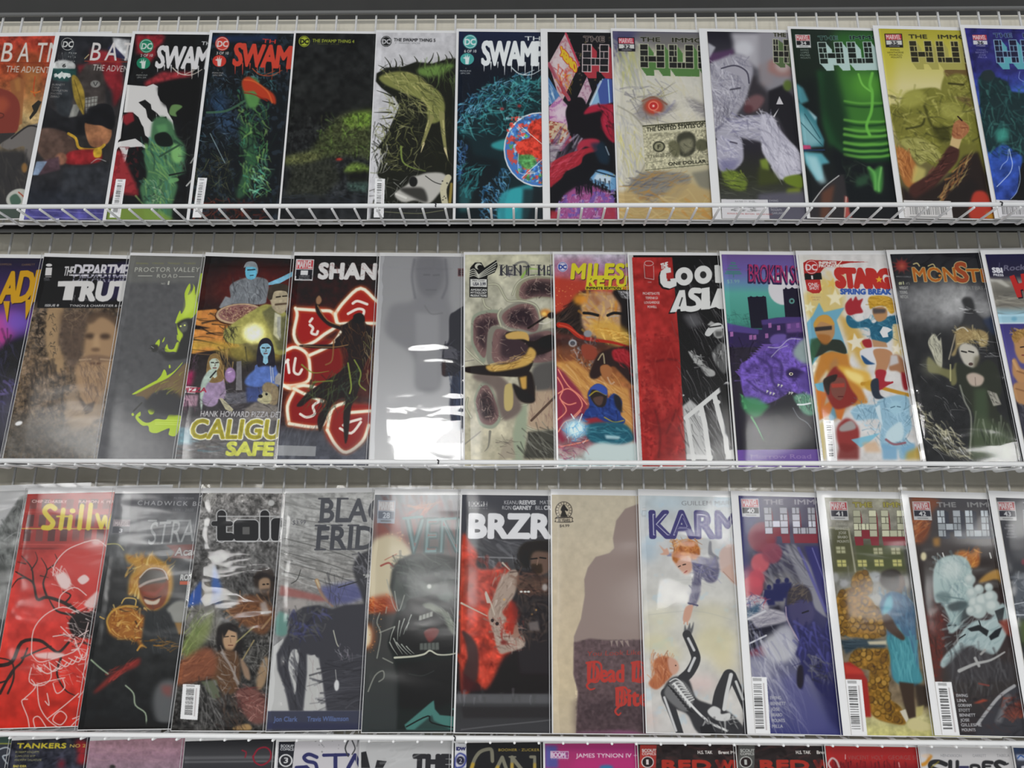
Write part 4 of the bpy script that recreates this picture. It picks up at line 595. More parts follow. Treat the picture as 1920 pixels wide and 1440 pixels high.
    a.br('60,900 540,900 520,1160 20,1160', 60, 60, 10, 6, '2a2829 8c8788 5a5658', .6, 50); a.p('-90,880 30,890 20,930 -60,925', 'b0aaaa'); a.tx('PIZZA', -60, 922, 90, 922, 30, '8a3040', .03); a.p('-60,790 20,790 0,880 -60,880', '8a2a4c', .8, 12); a.p('-80,940 40,940 30,1010 -90,1010', '9a7a88', .9, 4); a.br('-80,700 40,700 30,800 -80,800', 20, 60, 80, 4, '4c3c48', .9, 30); a.br('-90,930 30,940 20,1040 -90,1040', 30, 50, 85, 7, '2c282c 6a4a5a', .8, 10)
    a.p('-130,1080 520,1080 510,1340 -150,1340', '6e6c6c', .55, 14); a.br('-130,1180 220,1200 200,1320 -150,1320', 40, 120, 4, 12, '7a7266 5a7a84 8c8c8a 4f4c4a', .6, 10); a.p('-130,1140 10,1150 0,1250 -140,1250', '6a8a94', .7, 10)
    a.tx('HANK HOWARD PIZZA DETECTIVE', 52, 1075, 690, 1083, 38, 'a8a6a6', .01, 0, '4a4648', .03); a.tx('CALIGULA', -12, 1210, 740, 1215, 124, 'a09636', .03, 0, 'c4c2b0', .045); a.tx('CALIGULA', -12, 1210, 740, 1215, 124, '8c8438', .0); a.tx('SAFE', 215, 1316, 505, 1318, 84, 'b6b85a', .06)
    a.nz(.08, 20)
def r2e(a):
    a.t(360, 460, 3.35); a.vg((70, '1b1a1b'), (300, '2c1918'), (700, '401d1a'), (1000, '3c2422'), (1180, '3a3a3e'), (1340, '4a4c54')); a.nz(.2, 30)
    G = [('640,430 670,400 800,390 900,430 950,520 860,530 800,600 760,650 700,620 660,560', '8a201a'), ('900,420 960,350 1060,260 1150,340 1260,420 1260,480 960,500', '8e241c'), ('580,640 660,620 740,680 720,760 740,860 640,900 560,870 560,700', '7c1e1a'), ('600,960 640,920 720,900 830,1000 800,1140 620,1130 600,1050', '7a1f1c'), ('840,1140 880,1020 1000,1000 1130,1010 1160,1080 1080,1220 960,1300 860,1230', '7c2422'), ('740,640 880,600 940,720 900,860 760,880', '6e1c1a')]
    for P, c in G: a.p(P, 'b0563a', .8, 16, 1)
    for P, c in G: a.p(P, c, 1, 6, 1)
    for P in ('660,400 800,410 880,420 910,500 830,560 760,610 680,630 640,560 660,440 650,395', '900,430 960,350 1060,270 1160,350 1260,420', '900,430 915,490 980,490 1150,490', '560,880 640,880 730,850 740,760 720,680 650,640 590,660', '560,870 620,900 700,880 800,900', '610,1120 600,1010 640,920', '610,1120 800,1140 850,1060', '850,1160 880,1030 960,990', '850,1160 900,1250 970,1300 1070,1230 1110,1130', '1000,1050 1120,1040', '740,690 880,620 950,520', '640,900 700,930 820,980'):
        a.l(P, 34, 'b86a3c', .5, 10); a.l(P, 20, 'd8ccb8', 1, 3)
    for P in ('755,460 740,480', '740,500 760,520 750,550 780,560 790,540', '1010,365 1040,350 1100,370', '980,430 1040,400 1080,410 1070,450', '600,720 610,800', '580,740 605,720', '650,710 640,790 670,810 690,780', '680,1060 720,1080 770,1060 760,1010 800,980', '930,1150 1000,1180 1060,1110', '950,1130 990,1110 1060,1090'): a.l(P, 17, 'c8c0b8', 1, 1)
    a.p('780,330 800,315 815,335 800,400 850,470 940,500 1010,460 1040,430 1080,440 1090,490 1130,520 1140,640 1080,760 1060,850 1030,960 1000,1020 980,1200 960,1240 950,1080 960,960 880,1000 830,1120 800,1170 790,1080 850,980 760,960 690,1010 660,1000 760,900 920,800 980,720 960,640 880,650 700,640 690,625 880,620 900,590 940,540 850,500 780,420', '241d1b', 1, 2, 1)
    a.br('900,500 1120,500 1080,740 980,760', 50, 60, 70, 6, '5a4030 3a2a22 6e4e34', .6, 30); a.p('780,335 800,315 815,345 800,370 782,365', '86664c', 1, 2, 1); a.l('790,380 850,470 930,505', 8, '8a6440', .8, 1); a.l('890,600 880,720 840,750', 10, '7a5636', .9, 1); a.l('700,632 880,640 980,625', 7, '8a6844', .7)
    a.br('700,900 980,760 1060,780 1010,1000 840,1100 700,1000', 110, 100, 115, 8, '2c3430 3f4c3c 1d2422 4a5a34', .7, 30); a.l('690,750 760,800 860,790', 11, '75803a', .9, 1, 1, 3); a.l('980,740 1000,880 990,930', 10, '7c8a3c', .9, 1); a.l('1020,720 1060,800 1050,870 1090,910', 9, '77843c', .9, 1); a.l('760,860 880,850', 9, '6c7838', .8, 1); a.br('1080,560 1160,500 1150,900 1070,900', 26, 90, 80, 6, '8a7a58 6a7040 a09070', .7, 15); a.p('1015,440 1060,425 1085,470 1050,490 1020,480', '17140f', 1, 2, 1)
    a.p('520,1170 640,1150 800,1180 960,1300 1120,1200 1110,1340 520,1340', '52545c', .5, 30); a.br('520,1160 800,1180 780,1320 520,1320', 26, 160, -70, 16, '6a6c74 3a3a3e', .4, 8)
    a.mv([(654, 86), (768, 88), (757, 222), (643, 220)], '1', 'b0b0b0', 'a0343a', 'b8b0b0', 'b8b8b8', '222226'); a.quad([(652, 186), (760, 188), (757, 214), (648, 212)], .04, 0, .96, 1, '1f1f22'); a.tx('VARIANT', 672, 199, 738, 199, 9, 'b0b0b0', .03); a.tx('EDITION', 672, 211, 736, 211, 9, 'b0b0b0', .03)
    a.tx('SHANG', 796, 206, 1255, 212, 98, 'b8b6b4', .06, 0, None, 0, 1, 1.05); a.br('800,120 1160,120 1160,205 790,205', 40, 24, 40, 4, '7a4a48 8a8886', .6, 40); a.quad([(520, 1255), (780, 1262), (775, 1325), (515, 1320)], 0, 0, 1, 1, '8e8f90', .8)
def r2f(a):
    a.t(680, 460, 3.35); a.vg((70, '868688'), (400, '8a8a8b'), (700, '969697'), (1000, 'a6a6a7'), (1340, 'b6b6b6'))
    a.p('150,560 160,420 200,370 330,330 340,80 530,90 540,330 560,420 540,620 500,700 480,900 340,900 320,700', '757578', .8, 16, 1); a.p('345,80 500,85 500,240 440,320 380,310 335,220', '626266', .55, 14, 1); a.l('385,185 420,185', 8, '55555a', .6, 3); a.l('445,188 480,186', 8, '55555a', .6, 3); a.l('400,280 460,280', 8, '5a5a5e', .5, 4); a.l('325,90 310,200 330,330', 14, '5f5f64', .6, 6); a.l('520,90 530,240 500,330', 14, '5f5f64', .6, 6)
    a.p('330,420 480,430 480,900 340,900', '8c8c8e', .7, 12); a.l('390,380 430,430 500,425', 8, '6a6a6c', .7, 3)
    a.p('545,450 580,415 640,380 700,380 700,830 620,840 560,820 500,810 505,640 540,600', '303036', 1, 3, 1); a.p('510,650 590,650 600,720 510,710', '55555c', .9, 3); a.br('510,600 640,600 620,820 510,810', 30, 60, 20, 8, '4a4a54 222228', .7, 40); a.p('500,740 520,720 520,820 498,815', '3a2c2c', .9, 4); a.p('560,820 640,830 640,1150 560,1160 545,1000', '363a48', 1, 4); a.br('550,830 640,830 630,1160 560,1150', 50, 90, 85, 9, '2a2e3c 46506a 3c4458', .7, 12); a.p('455,1240 500,1190 560,1160 620,1170 640,1240 560,1270 470,1265', '3c3c44', 1, 3, 1); a.p('458,1245 640,1245 640,1275 480,1275', 'b8b6b6', 1, 2); a.br('500,1180 600,1175 600,1230 500,1230', 14, 40, -30, 5, '777 222', .7, 20)
    a.p('598,145 640,145 640,195 598,195', '6a4a4c'); a.tx('E', 602, 186, 632, 186, 34, '3a2c30', .03)
def r2g(a):
    a.t(680, 460, 3.35); a.vg((80, 'a09e8a'), (330, '9a9888'), (700, '94907f'), (1000, '999482'), (1340, 'a09a84')); a.nz(.12, 50)
    def maw(P, rim, core):
        a.p(P, rim, 1, 3, 1); q = a.c(P); m = q.mean(0); Q = (m+(q-m)*.84 - 0)/K + np.array([a.x0, a.y0]); Q = (Q-np.array(a.o))*a.k; a.p(Q, '6a5250', 1, 3, 1); Q2 = ((m+(q-m)*.6)/K+np.array([a.x0, a.y0])-np.array(a.o))*a.k; a.p(Q2, core, 1, 14, 1); a.br(Q, 60, 34, 60, 5, '8f7a70 3a2a2e a89486 57403f', .8, 60)
    maw('960,320 980,240 1060,200 1200,200 1280,240 1280,330 1100,330 1000,350', '807e6a', '2e2628'); maw('680,560 690,450 760,410 870,410 900,470 800,520 790,640 760,740 690,640', '7a8070', '33282c'); maw('850,450 900,390 1000,350 1090,370 1130,480 1100,560 1000,540 900,520', '77756a', '2c2327'); maw('780,620 800,520 860,510 1000,560 1200,520 1260,600 1240,740 1000,760 800,760', '6e6c62', '352a2e'); maw('700,960 740,870 790,860 840,960 870,1080 820,1150 740,1130 710,1040', '7c8272', '2c2427')
    for P in ('790,245 850,250 890,320 920,350 1000,350 1090,380 1120,470', '755,335 770,380 800,400', '640,640 700,700 770,760', '850,840 870,850 870,880 840,885', '1010,1130 1100,1165 1220,1155', '870,400 850,440 870,510', '940,310 980,230 1080,190 1200,200', '660,960 650,1020 680,1080', '870,1090 960,1020 1030,1000'): a.l(P, 15, '6e6c60', 1, 1); a.l(P, 9, 'a4a48e', .9, 1)
    a.p('1060,870 1080,760 1220,740 1240,900 1100,920', '4c4a48', 1, 8, 1); a.p('1030,1130 1060,920 1230,900 1240,1150 1100,1160', '94806c', .9, 8); a.br('1060,920 1230,900 1230,1140 1050,1130', 50, 60, 88, 6, 'a89884 7a6058 5f4a48', .7, 12); a.p('940,1330 960,1100 1030,1010 1010,1340', '828a76', 1, 6, 1); a.p('1010,1340 1040,1170 1230,1160 1230,1340', '3f3e38', 1, 6); a.br('1030,1170 1230,1170 1230,1340 1010,1340', 40, 120, 50, 8, '66665c 2a2926 84847a', .7, 15); a.p('870,1280 940,1200 960,1340 860,1340', '8a8272', 1, 4); a.br('860,1220 960,1210 960,1330 860,1330', 16, 60, 10, 4, '4c4640', .8, 20); a.l('800,1170 790,1260 765,1295', 16, '6a675c', 1, 0, 1, 2); a.l('640,1250 740,1170', 8, '77746a'); a.l('700,720 640,730', 6, '77746a')
    a.p('690,830 760,800 880,830 1000,1010 900,1100 850,1020 820,900', '5c504c', .9, 8, 1)
    a.p('640,770 680,760 800,750 900,740 1000,710 1040,640 1000,600 950,590 900,580 910,545 1000,545 1050,600 1110,590 1180,560 1220,600 1200,650 1140,680 1060,700 1070,740 1010,820 840,820 660,800', '221d1a', 1, 3, 1); a.p('780,755 900,745 1010,700 1050,640 1090,680 1040,750 900,785 800,790', 'a8884a', 1, 4, 1); a.p('900,560 960,540 1030,550 1045,600 1010,590 940,590 905,585', 'a88a50', 1, 3, 1); a.br('800,740 1050,660 1050,740 860,790', 30, 50, -15, 8, 'c0a468 6a4e28', .7, 15); a.p('980,810 1060,800 1080,970 1000,980 990,900', '231d1a', 1, 4, 1); a.p('985,830 1030,820 1030,900 1000,910', 'a88444', 1, 4); a.p('890,900 910,870 940,880 945,1000 920,1040 890,1020', 'a09060', 1, 3, 1); a.p('940,870 1000,900 1080,960 1060,990 980,970', '201b19', 1, 4, 1); a.e(1150, 610, 45, 40, '1c1917', 1, 4)
    a.l('1060,1100 1210,950', 15, '4c3c34'); a.l('1040,520 1180,430', 12, '241f1d'); a.e(1150, 425, 34, 24, 'b0702c', .9, 8); a.e(1140, 430, 14, 12, 'd0b060', 1, 4); a.e(1185, 440, 24, 20, '241f1e', 1, 2); a.l('1110,490 1150,490 1190,470', 7, 'b0aca0')
    a.l('920,190 960,120 1020,105 1050,140', 14, '6f6e68', 1, 1); a.l('1000,200 1040,150 1100,150', 15, '7a9a4a', 1, 2, 1, 4); a.br('880,160 960,160 950,200 890,200', 20, 30, 40, 4, '5f5a66', .8, 40); a.l('1060,180 1190,170', 4, '8a9a70')
    a.tx('KENT', 862, 186, 1050, 186, 60, '33333a', -.012); a.tx('MENACE', 1100, 186, 1380, 186, 60, '33333a', -.012)
    for x in (872, 905, 955, 990, 1040, 1108, 1140, 1180): a.l([(x, 128), (x+1, 186)], 11, '2e2e34', .9, 0, 0)
    for x in (864, 950, 1060, 1100, 1180): a.l([(x-6, 124), (x+20, 124)], 4, '2e2e34', .9, 0, 0); a.l([(x-6, 187), (x+20, 187)], 4, '2e2e34', .9, 0, 0)
    a.p('670,210 785,212 784,328 670,326', '1a1a1b'); a.p('672,190 676,140 705,108 745,108 765,140 840,92 848,130 830,170 785,190 782,212 670,210', '1a1a1b', 1, 1)
    for k in range(4): a.l([(674, 160+12*k), (700, 150+13*k), (728, 186+6*k)], 5, 'b0b0a4', 1, 0, 1); a.l([(728, 186+6*k), (770, 155+11*k), (842-4*k, 105+18*k)], 5, 'b0b0a4', 1, 0, 1)
    a.e(728, 132, 24, 20, 'a8a89c'); a.e(738, 138, 18, 15, '1a1a1b'); a.quad([(674, 212), (782, 213), (782, 262), (674, 260)], .02, 0, .98, 1, 'b0b0ac'); a.tx('Main Cover', 690, 226, 768, 226, 11, '333', .01); a.tx('USA 3.99', 694, 252, 772, 252, 20, '44444a', .02)
    for i, w in enumerate(('AMERICAN', 'MYTHOLOGY', 'PRODUCTIONS')): a.tx(w, 678, 286+18*i, 779, 287+18*i, 14, 'b0b0ac', .03)
def r2h(a):
    a.t(1020, 460, 3.35); a.vg((60, 'a09aa4'), (140, '8a6a88'), (230, '9a4438'), (400, '8e3a2c'), (600, '3a2826'), (720, '6a3c28'), (850, '8a5a34'), (1000, '7c4038'), (1200, '6a3048'), (1340, 'a0b0b0')); a.nz(.15, 30)
    a.p('55,90 300,75 300,170 120,240 60,300', '8a4a58', .4, 20); a.p('60,200 260,230 260,300 130,420 65,440', '94382c', 1, 10); a.sp('60,240 240,240 200,380 60,420', 30, 3, 'b8704a c08a50', .8)
    a.p('65,440 130,400 220,300 300,290 250,420 260,520 240,560 160,560 70,540', '2a2320', 1, 8, 1); a.br('70,430 240,300 250,500 80,560', 40, 120, -40, 7, '3c302c 1a1716 52403a', .7, 15)
    a.p('240,320 320,290 430,300 470,340 500,420 480,520 430,580 330,580 250,520 235,420', '9a7c62', 1, 8, 1); a.br('250,300 480,300 480,580 260,560', 90, 70, 60, 14, 'a8702c b08c44 c0a060 8a5a30', .6, 40); a.p('430,290 545,290 550,600 500,620 480,480 480,380', '211d1c', 1, 6, 1); a.p('460,285 540,290 540,340 490,330', 'b0aeb0', .9, 2); a.br('460,285 540,290 540,360 490,340', 20, 50, 50, 5, '222', .9, 20); a.p('300,280 360,360 330,380 290,330', '7a4a30', .6, 8)
    a.l('250,425 290,428 340,440', 17, '1c1817', 1, 1); a.l('400,440 440,425 490,430', 17, '1c1817', 1, 1); a.l('270,450 315,455', 9, '8f8a86', .8, 1); a.l('420,448 465,442', 9, '8f8a86', .8, 1); a.l('350,440 340,520 365,535', 9, '7a5238', .8, 2); a.e(225, 340, 40, 34, 'b87a2c', .9, 12); a.p('300,480 430,480 540,560 540,640 420,620 320,560', 'b08a3c', .8, 16, 1); a.br('330,500 540,560 540,630 380,600', 30, 60, 20, 8, 'd0b060 a06a24', .7, 20)
    a.l('95,500 150,510 220,570 320,595 430,610 540,640', 34, '8e2a20', 1, 1, 1, 12); a.l('95,500 160,520 240,580', 8, 'b04a34', .8, 1)
    a.br('150,590 330,590 330,780 230,770', 70, 36, 30, 9, '77787c 4c4a4e a0a0a2 2c2a2c 8a5a44', .8, 60); a.p('235,630 280,620 330,650 330,710 280,720 240,690', '7a3a2c', 1, 4, 1); a.e(180, 615, 26, 24, '8a8c90', 1, 2); a.e(180, 615, 16, 14, '44444a'); a.e(275, 555, 26, 22, '77787c', 1, 3)
    a.p('60,640 200,620 210,760 320,800 330,840 540,900 570,1340 80,1340', '85563a', .25, 10); a.p('70,735 200,725 280,800 300,840 530,900 560,1100 560,1240 480,1240 480,960 290,900 250,1000 130,820', 'a87c44', .95, 6); a.br('80,740 300,740 540,920 540,1200 300,1000 150,820', 110, 160, 42, 9, 'b89058 8a5a30 c0a070 9a6a3c', .6, 10)
    a.p('330,700 380,660 470,640 550,650 580,840 560,880 470,790 430,760 380,800 320,840 285,810', '2a201f', 1, 4, 1); a.p('430,660 500,650 540,680 540,760 500,740 440,720', '86242a', 1, 4, 1); a.br('430,650 560,660 580,850 480,760', 30, 60, 50, 9, '9a3038 5c181c', .7, 25); a.l('340,720 370,680 380,740', 9, '8f8468', .9); a.p('355,760 400,750 430,790 400,840 360,810', '8a5a38', 1, 3, 1); a.l('400,830 420,870 440,860', 10, 'a08064')
    a.p('75,760 130,800 230,920 270,1000 250,1100 120,1240 80,1200', '742c3c', 1, 6); 
    for P in ('90,780 150,880 220,940 270,1000', '90,930 150,900 210,940 240,1010 180,1080', '80,1100 140,1040 110,980', '85,830 120,900 100,960 150,1000 200,990', '90,1170 130,1110 180,1090 230,1040', '80,1270 180,1250 260,1230 310,1210'): a.l(P, 9, 'b0564a', 1, 2); a.l(P, 4, 'c8907a', .9)
    a.p('275,930 310,880 350,870 395,900 400,960 440,930 490,980 480,1060 510,1100 480,1130 400,1110 300,1110 240,1100 260,1040 285,1010', '24356c', 1, 3, 1); a.br('270,960 490,960 480,1120 260,1110', 50, 60, 30, 11, '34508e 1a2240 2c3f78', .7, 40); a.p('290,950 310,900 370,910 395,950 380,1010 330,1010', '2a2422', 1, 3, 1); a.l('285,945 330,915 390,940', 9, '8a7c2c', .9); a.p('310,960 370,950 360,1000 330,1000', '4c3a34', 1, 3, 1); a.p('290,900 340,870 390,900 390,940 330,910', '33468a', 1, 2, 1); a.l('380,1080 440,1110 500,1100', 8, '8a7c34', .9); a.p('440,940 480,960 490,1050 450,1010', '22201f', .9, 4, 1); a.p('250,1090 330,1080 400,1120 300,1130', '86282c', .9, 4)
    a.p('270,1130 400,1110 520,1130 560,1230 400,1260 280,1220', '1f4c5c', 1, 6, 1); a.br('280,1120 540,1130 540,1250 300,1240', 40, 90, 10, 10, '2f6a78 163a48 4f8a94', .7, 20); a.p('380,1190 480,1200 470,1220 390,1215', '9ab0b4', .8, 5)
    a.e(195, 1150, 78, 66, '8aaeb8', .95, 16); a.e(200, 1150, 46, 40, 'c0d4d8', .95, 12); a.br('120,1080 270,1080 260,1240 130,1230', 50, 46, 60, 6, 'c0d0d4 4f90b4 3a78a4', .8, 60); a.l('190,1090 170,1060', 6, 'c0d0d4'); a.l('220,1110 240,1060', 6, 'c0d0d4')
    a.p('260,1290 340,1240 480,1250 580,1240 590,1345 280,1345', 'a6b2b0', 1, 8, 1); a.br('80,1250 280,1240 260,1345 85,1345', 30, 60, 10, 8, '5a2c4c 8a3c4c a06a74', .7, 40)
    a.dc(117, 135, 32, 'a8a6b4', '26367a')
    for d, c in ((6, '2a2622'), (0, 'b0a82c')): a.tx('MILESTONE', 172+d*.5, 208+d*.6, 860+d*.5, 210+d*.6, 96, c, .05, .12, None, 0, 1, 1.1); a.tx('RETURNS', 268+d*.5, 254+d*.6, 720+d*.5, 256+d*.6, 64, c, .05, .12, None, 0, 1, 1.1)
    a.p('262,256 700,258 700,280 258,278', 'b0a82c'); a.tx('INFINITE EDITION', 266, 275, 484, 276, 15, '1c1a18', .05); a.tx('2021', 492, 276, 560, 277, 15, '9a3a20', .05)
def r2i(a):
    a.t(1020, 460, 3.35); a.f('1d1c1d'); a.p('520,60 560,60 640,1400 590,1400', '9a9a98'); a.br('550,460 600,460 625,1340 590,1340', 40, 60, 80, 8, '6a6a6a b0b0ae 8a8a88', .7, 10)
    a.p('553,75 805,75 850,620 895,1400 620,1400 585,700', '8a2a28'); a.nz(.12, 40, '553,75 805,75 850,620 895,1400 620,1400 585,700')
    P = '640,560 800,540 860,900 850,1040 890,1330 650,1330 600,1000'; a.nz(.7, 26, P, '6a1f20', .06); a.nz(.5, 16, P, '9c3a34', .16); a.p('680,620 760,590 830,640 840,760 800,880 740,900 690,820', '74201f', .7, 14, 1); a.l('700,730 750,720', 14, '4a1718', .6, 5); a.l('780,715 830,720', 14, '4a1718', .6, 5); a.p('620,1010 720,1010 740,1100 790,1020 850,1010 860,1120 800,1330 720,1330 690,1140', '6c1e1e', .6, 16); a.l('700,1040 730,1180 720,1330', 12, '4c1717', .6, 5); a.l('830,1040 770,1180', 12, '4c1717', .6, 5); a.br(P, 40, 80, 70, 9, '6a1c1e a04038', .4, 30)
    Q = '812,75 1110,75 1200,1340 890,1340 850,620'; a.br(Q, 150, 160, 62, 4, '5a5a5a 3c3c3c 8a8a8a 2a2a2a', .7, 4); a.p('870,440 960,420 1000,500 920,520', '77777a', .5, 14)
    a.p('870,1010 920,970 1000,1040 1030,1200 1060,1345 895,1345', 'a8a8a6', .9, 4); a.br('880,1050 1160,960 1190,1345 900,1345', 120, 160, 62, 5, '6a6a6a 2a2a2a 9a9a9a', .7, 5); a.l('890,1085 1150,870', 28, 'b0b0ae', 1, 0, 0); a.l('900,1100 940,1345', 26, 'b0b0ae', 1, 0, 0); a.l('985,1010 1010,1120 1040,1345', 32, 'b0b0ae', 1, 0, 0); a.l('1070,945 1110,1100 1140,1200 1150,1300', 32, 'b0b0ae', 1, 0, 0); a.e(990, 1060, 24, 16, 'b0b0ae'); a.e(1085, 985, 24, 16, 'b0b0ae'); a.p('1140,1290 1190,1280 1200,1345 1140,1345', 'b0b0ae', 1, 2); a.p('895,1310 1060,1320 1060,1345 895,1345', 'b0b0ae', .9, 3)
    a.p('1095,870 1160,870 1180,1240 1140,1180 1120,960', '17171a', 1, 4); a.p('1080,640 1120,610 1150,660 1150,780 1120,800 1060,700', '9a9a98', 1, 4, 1); a.p('1060,560 1120,610 1150,800 1100,840 1070,720', '1c1c1d', .6, 6); a.br('1060,560 1150,580 1150,780 1070,740', 40, 60, 75, 8, '222 a8a8a6 6a6a6a', .7, 25); a.p('1060,530 1080,515 1118,520 1125,570 1095,585 1070,570', '8f8f8d', 1, 3, 1); a.p('1010,560 1030,520 1070,490 1110,490 1130,520 1080,530 1040,570', 'a8a8a6', 1, 1, 1); a.p('1025,500 1050,475 1075,490 1045,505', '8a8a88', 1, 2); a.l('1040,515 1110,505', 8, '222'); a.p('1075,540 1120,540 1118,570 1080,575', '222', .6, 4)
    a.p('905,665 950,690 985,720 1020,760 1070,790 1070,820 1020,820 990,770 950,740', '8a8a88', 1, 3, 1); a.br('900,660 1000,700 1070,800 1010,820', 30, 40, 40, 7, '222 a8a8a6 666', .8, 30); a.p('870,935 885,940 872,950', 'a8a8a6')
    for d, c in ((9, '1a1a1a'), (0, 'b4b4b2')):
        a.p([(x-d, y+d) for x, y in to_pts('727,190 735,160 765,140 795,140 800,182 775,190 775,225 795,225 792,210 835,205 832,255 790,272 750,262 730,235')], c, 1, 0)
        for x, y in ((880, 195), (1000, 185)): a.e(x-d, y+d, 56, 58, c); 
        a.p([(x-d, y+d) for x, y in to_pts('1070,125 1095,122 1140,150 1150,190 1110,238 1075,235')], c)
        a.p([(x-d, y+d) for x, y in to_pts('790,422 850,282 885,280 900,412 858,415 856,400 838,402 832,418')], c); a.p([(x-d, y+d) for x, y in to_pts('985,405 990,270 1040,262 1045,400')], c); a.p([(x-d, y+d) for x, y in to_pts('1040,398 1090,270 1130,270 1140,400 1100,400 1080,388')], c)
        a.l([(x-d, y+d) for x, y in ((975, 285), (935, 285), (925, 315), (965, 345), (970, 385), (930, 400), (900, 398))], 36, c)
    a.e(880, 195, 20, 22, '2a2a2a'); a.e(1000, 185, 20, 22, '2a2a2a'); a.p('768,175 800,170 800,205 770,210', '8a2a28'); a.l('852,380 868,330', 9, '333'); a.tx('THE', 735, 150, 778, 138, 36, 'b4b4b2', .05)
    bird(a, 628, 98, 60, '6a2220'); a.l([(628, 120), (634, 205), (690, 215), (688, 130)], 4, 'a89a98', .9, 0, 0); a.e(658, 114, 30, 14, '8a2a28', 1); a.l([(630, 112), (642, 100), (672, 100), (687, 114), (672, 126), (642, 126), (630, 112)], 4, 'a89a98'); a.p('634,132 686,138 688,200 640,200', '8a2a28'); a.tx('ONE', 652, 236, 676, 236, 9, 'b0a8a6', .02); names(a, ('PICHETSHOTE', 'TEFENKGI', 'LOUGHRIDGE', 'POWELL'), 674, 310, 2, 28, 16, 'a89a96', 9.5, 1)
def r2j(a):
    a.t(1330, 460, 3.35); a.vg((60, '5a4878'), (150, '5c5088'), (230, '567090'), (300, '4c8a80'), (480, '3f7a6e'), (530, '2f5a58'), (600, '2a2630'), (1340, '26252b'))
    a.e(470, 270, 100, 105, 'b0aeb0', 1, 2); a.br('90,440 330,430 320,520 110,530', 50, 60, 30, 4, '2a4a48 35605a', .8, 60)
    a.p('240,325 355,322 375,520 262,520', '1f1c28'); a.p('240,330 262,318 280,330 300,318 320,330 340,316 356,330 356,345 242,345', '1f1c28'); a.p('462,275 560,270 620,290 620,480 480,490', '211e2b', 1, 1); a.p('466,285 480,262 496,280 520,262 545,280 560,262 560,300 470,300', '211e2b'); a.e(518, 350, 18, 18, '4f7a74'); a.e(518, 350, 8, 8, '222')
    a.p('90,500 330,530 340,470 420,455 640,450 650,640 400,640 110,640', '2e2645', 1, 2); a.p('100,480 120,490 310,530 310,560 120,540', '4a3c74', .9, 3); a.p('325,470 470,450 600,450 600,480 330,500', '453769', .9, 3)
    for x, y in ((130, 560), (250, 580), (275, 580), (350, 570), (425, 520), (490, 510), (545, 505), (370, 505)): a.quad([(x, y-16), (x+20, y-18), (x+21, y+12), (x+1, y+14)], 0, 0, 1, 1, '8a5a8a', .9)
    a.p('480,490 580,480 590,545 485,550', '6a4a84', .7, 4); a.br('100,600 380,600 300,780 130,900', 80, 60, 20, 6, '2c2838 1a191e 3a3048', .8, 60)
    P = '190,770 240,720 300,680 360,650 400,620 480,590 560,580 650,640 660,950 600,960 520,920 460,950 380,990 300,1000 220,950'
    for k in range(14): t = k/13; a.p([(195+170*t, 830-180*t), (180+165*t-20, 790-170*t), (225+170*t, 790-170*t)], '5a4585')
    a.p(P, '574488', 1, 3, 1); a.nz(.25, 30, P); a.br(P, 120, 90, 40, 8, '6a579c 45366c 3a2d58 7464a4', .6, 40); a.l('300,700 380,760 400,860 470,940', 16, '3a2e5c', .8, 5); a.l('360,680 450,740 450,840', 14, '3a2e5c', .8, 5); a.l('240,850 330,920 420,950', 12, '3a2e5c', .8, 4)
    a.p('380,590 410,560 480,560 470,600 400,620', '5a4a84', 1, 4, 1); a.p('540,640 600,580 660,600 660,730 590,740 530,690', '7f9088', .9, 8, 1); a.l('370,640 440,640 500,590 570,590', 6, 'a09cb0', .8); a.l('390,700 440,650 490,630', 6, '9a96aa', .7); a.p('200,950 300,960 380,1010 330,1070 280,1085 230,1050 205,1010', '3a7a50', .9, 10); a.p('190,930 215,945 200,985 225,985 215,1030 240,1025', '4a8a5c', .9, 3)
    a.p('420,1000 520,930 560,960 660,960 670,1340 300,1340 340,1060', '212126', .95, 20); a.p('480,790 520,770 560,780 600,800 580,830 500,830', '2a2240', .9, 6, 1); a.e(513, 808, 13, 10, 'c0b8a0'); a.e(514, 808, 6, 6, '222'); a.p('560,820 620,800 650,850 650,930 580,900', '4f3f7c', .8, 10, 1)
    for x, y in ((430, 880), (450, 885), (360, 920), (380, 930), (400, 935), (500, 930), (515, 930)): a.p([(x, y-12), (x+14, y-6), (x-2, y+10)], 'a8a8a0')
    a.p('530,950 600,930 655,960 660,1060 600,1060 560,1010', '5f8a74', .95, 6, 1); a.br('520,940 650,940 650,1050 560,1020', 40, 40, 75, 6, 'a8b0a4 3f6a54 2a2a30', .8, 20); a.l('555,1000 590,1000 635,992', 10, 'c8ccd0', 1, 1); a.l('525,1020 560,1080 610,1110 640,1150', 4, '6a7078', .9); a.l('265,1080 300,1140 340,1225', 14, '4f8a5a', 1, 1, 1, 2)
    a.p('170,1285 690,1280 700,1400 180,1400', '5a4480'); a.tx('Morrow Road', 262, 1340, 640, 1338, 28, '75608f', .01)
    for y, w in ((110, 22), (128, 40), (146, 62), (164, 80), (176, 96)): a.l([(150-w/2, y), (150+w/2, y+2)], 11, '3f6a68', .9, 1, 0)
    a.l('152,170 152,200', 6, '3f6a68'); a.l('100,152 200,150', 6, '5a4878'); a.tx('$3.99', 112, 238, 190, 238, 24, '6a9088', .01)
    a.tx('BROKEN SOULS', 245, 235, 690, 252, 120, '2a2440', .03, .18, None, 0, 1, .9); a.tx('BROKEN SOULS', 248, 228, 693, 244, 118, '8e3058', .0, .18, None, 0, 1, .9); a.br('240,100 560,110 560,240 260,240', 40, 40, -60, 4, '5c4878 9a3a60', .7, 30)
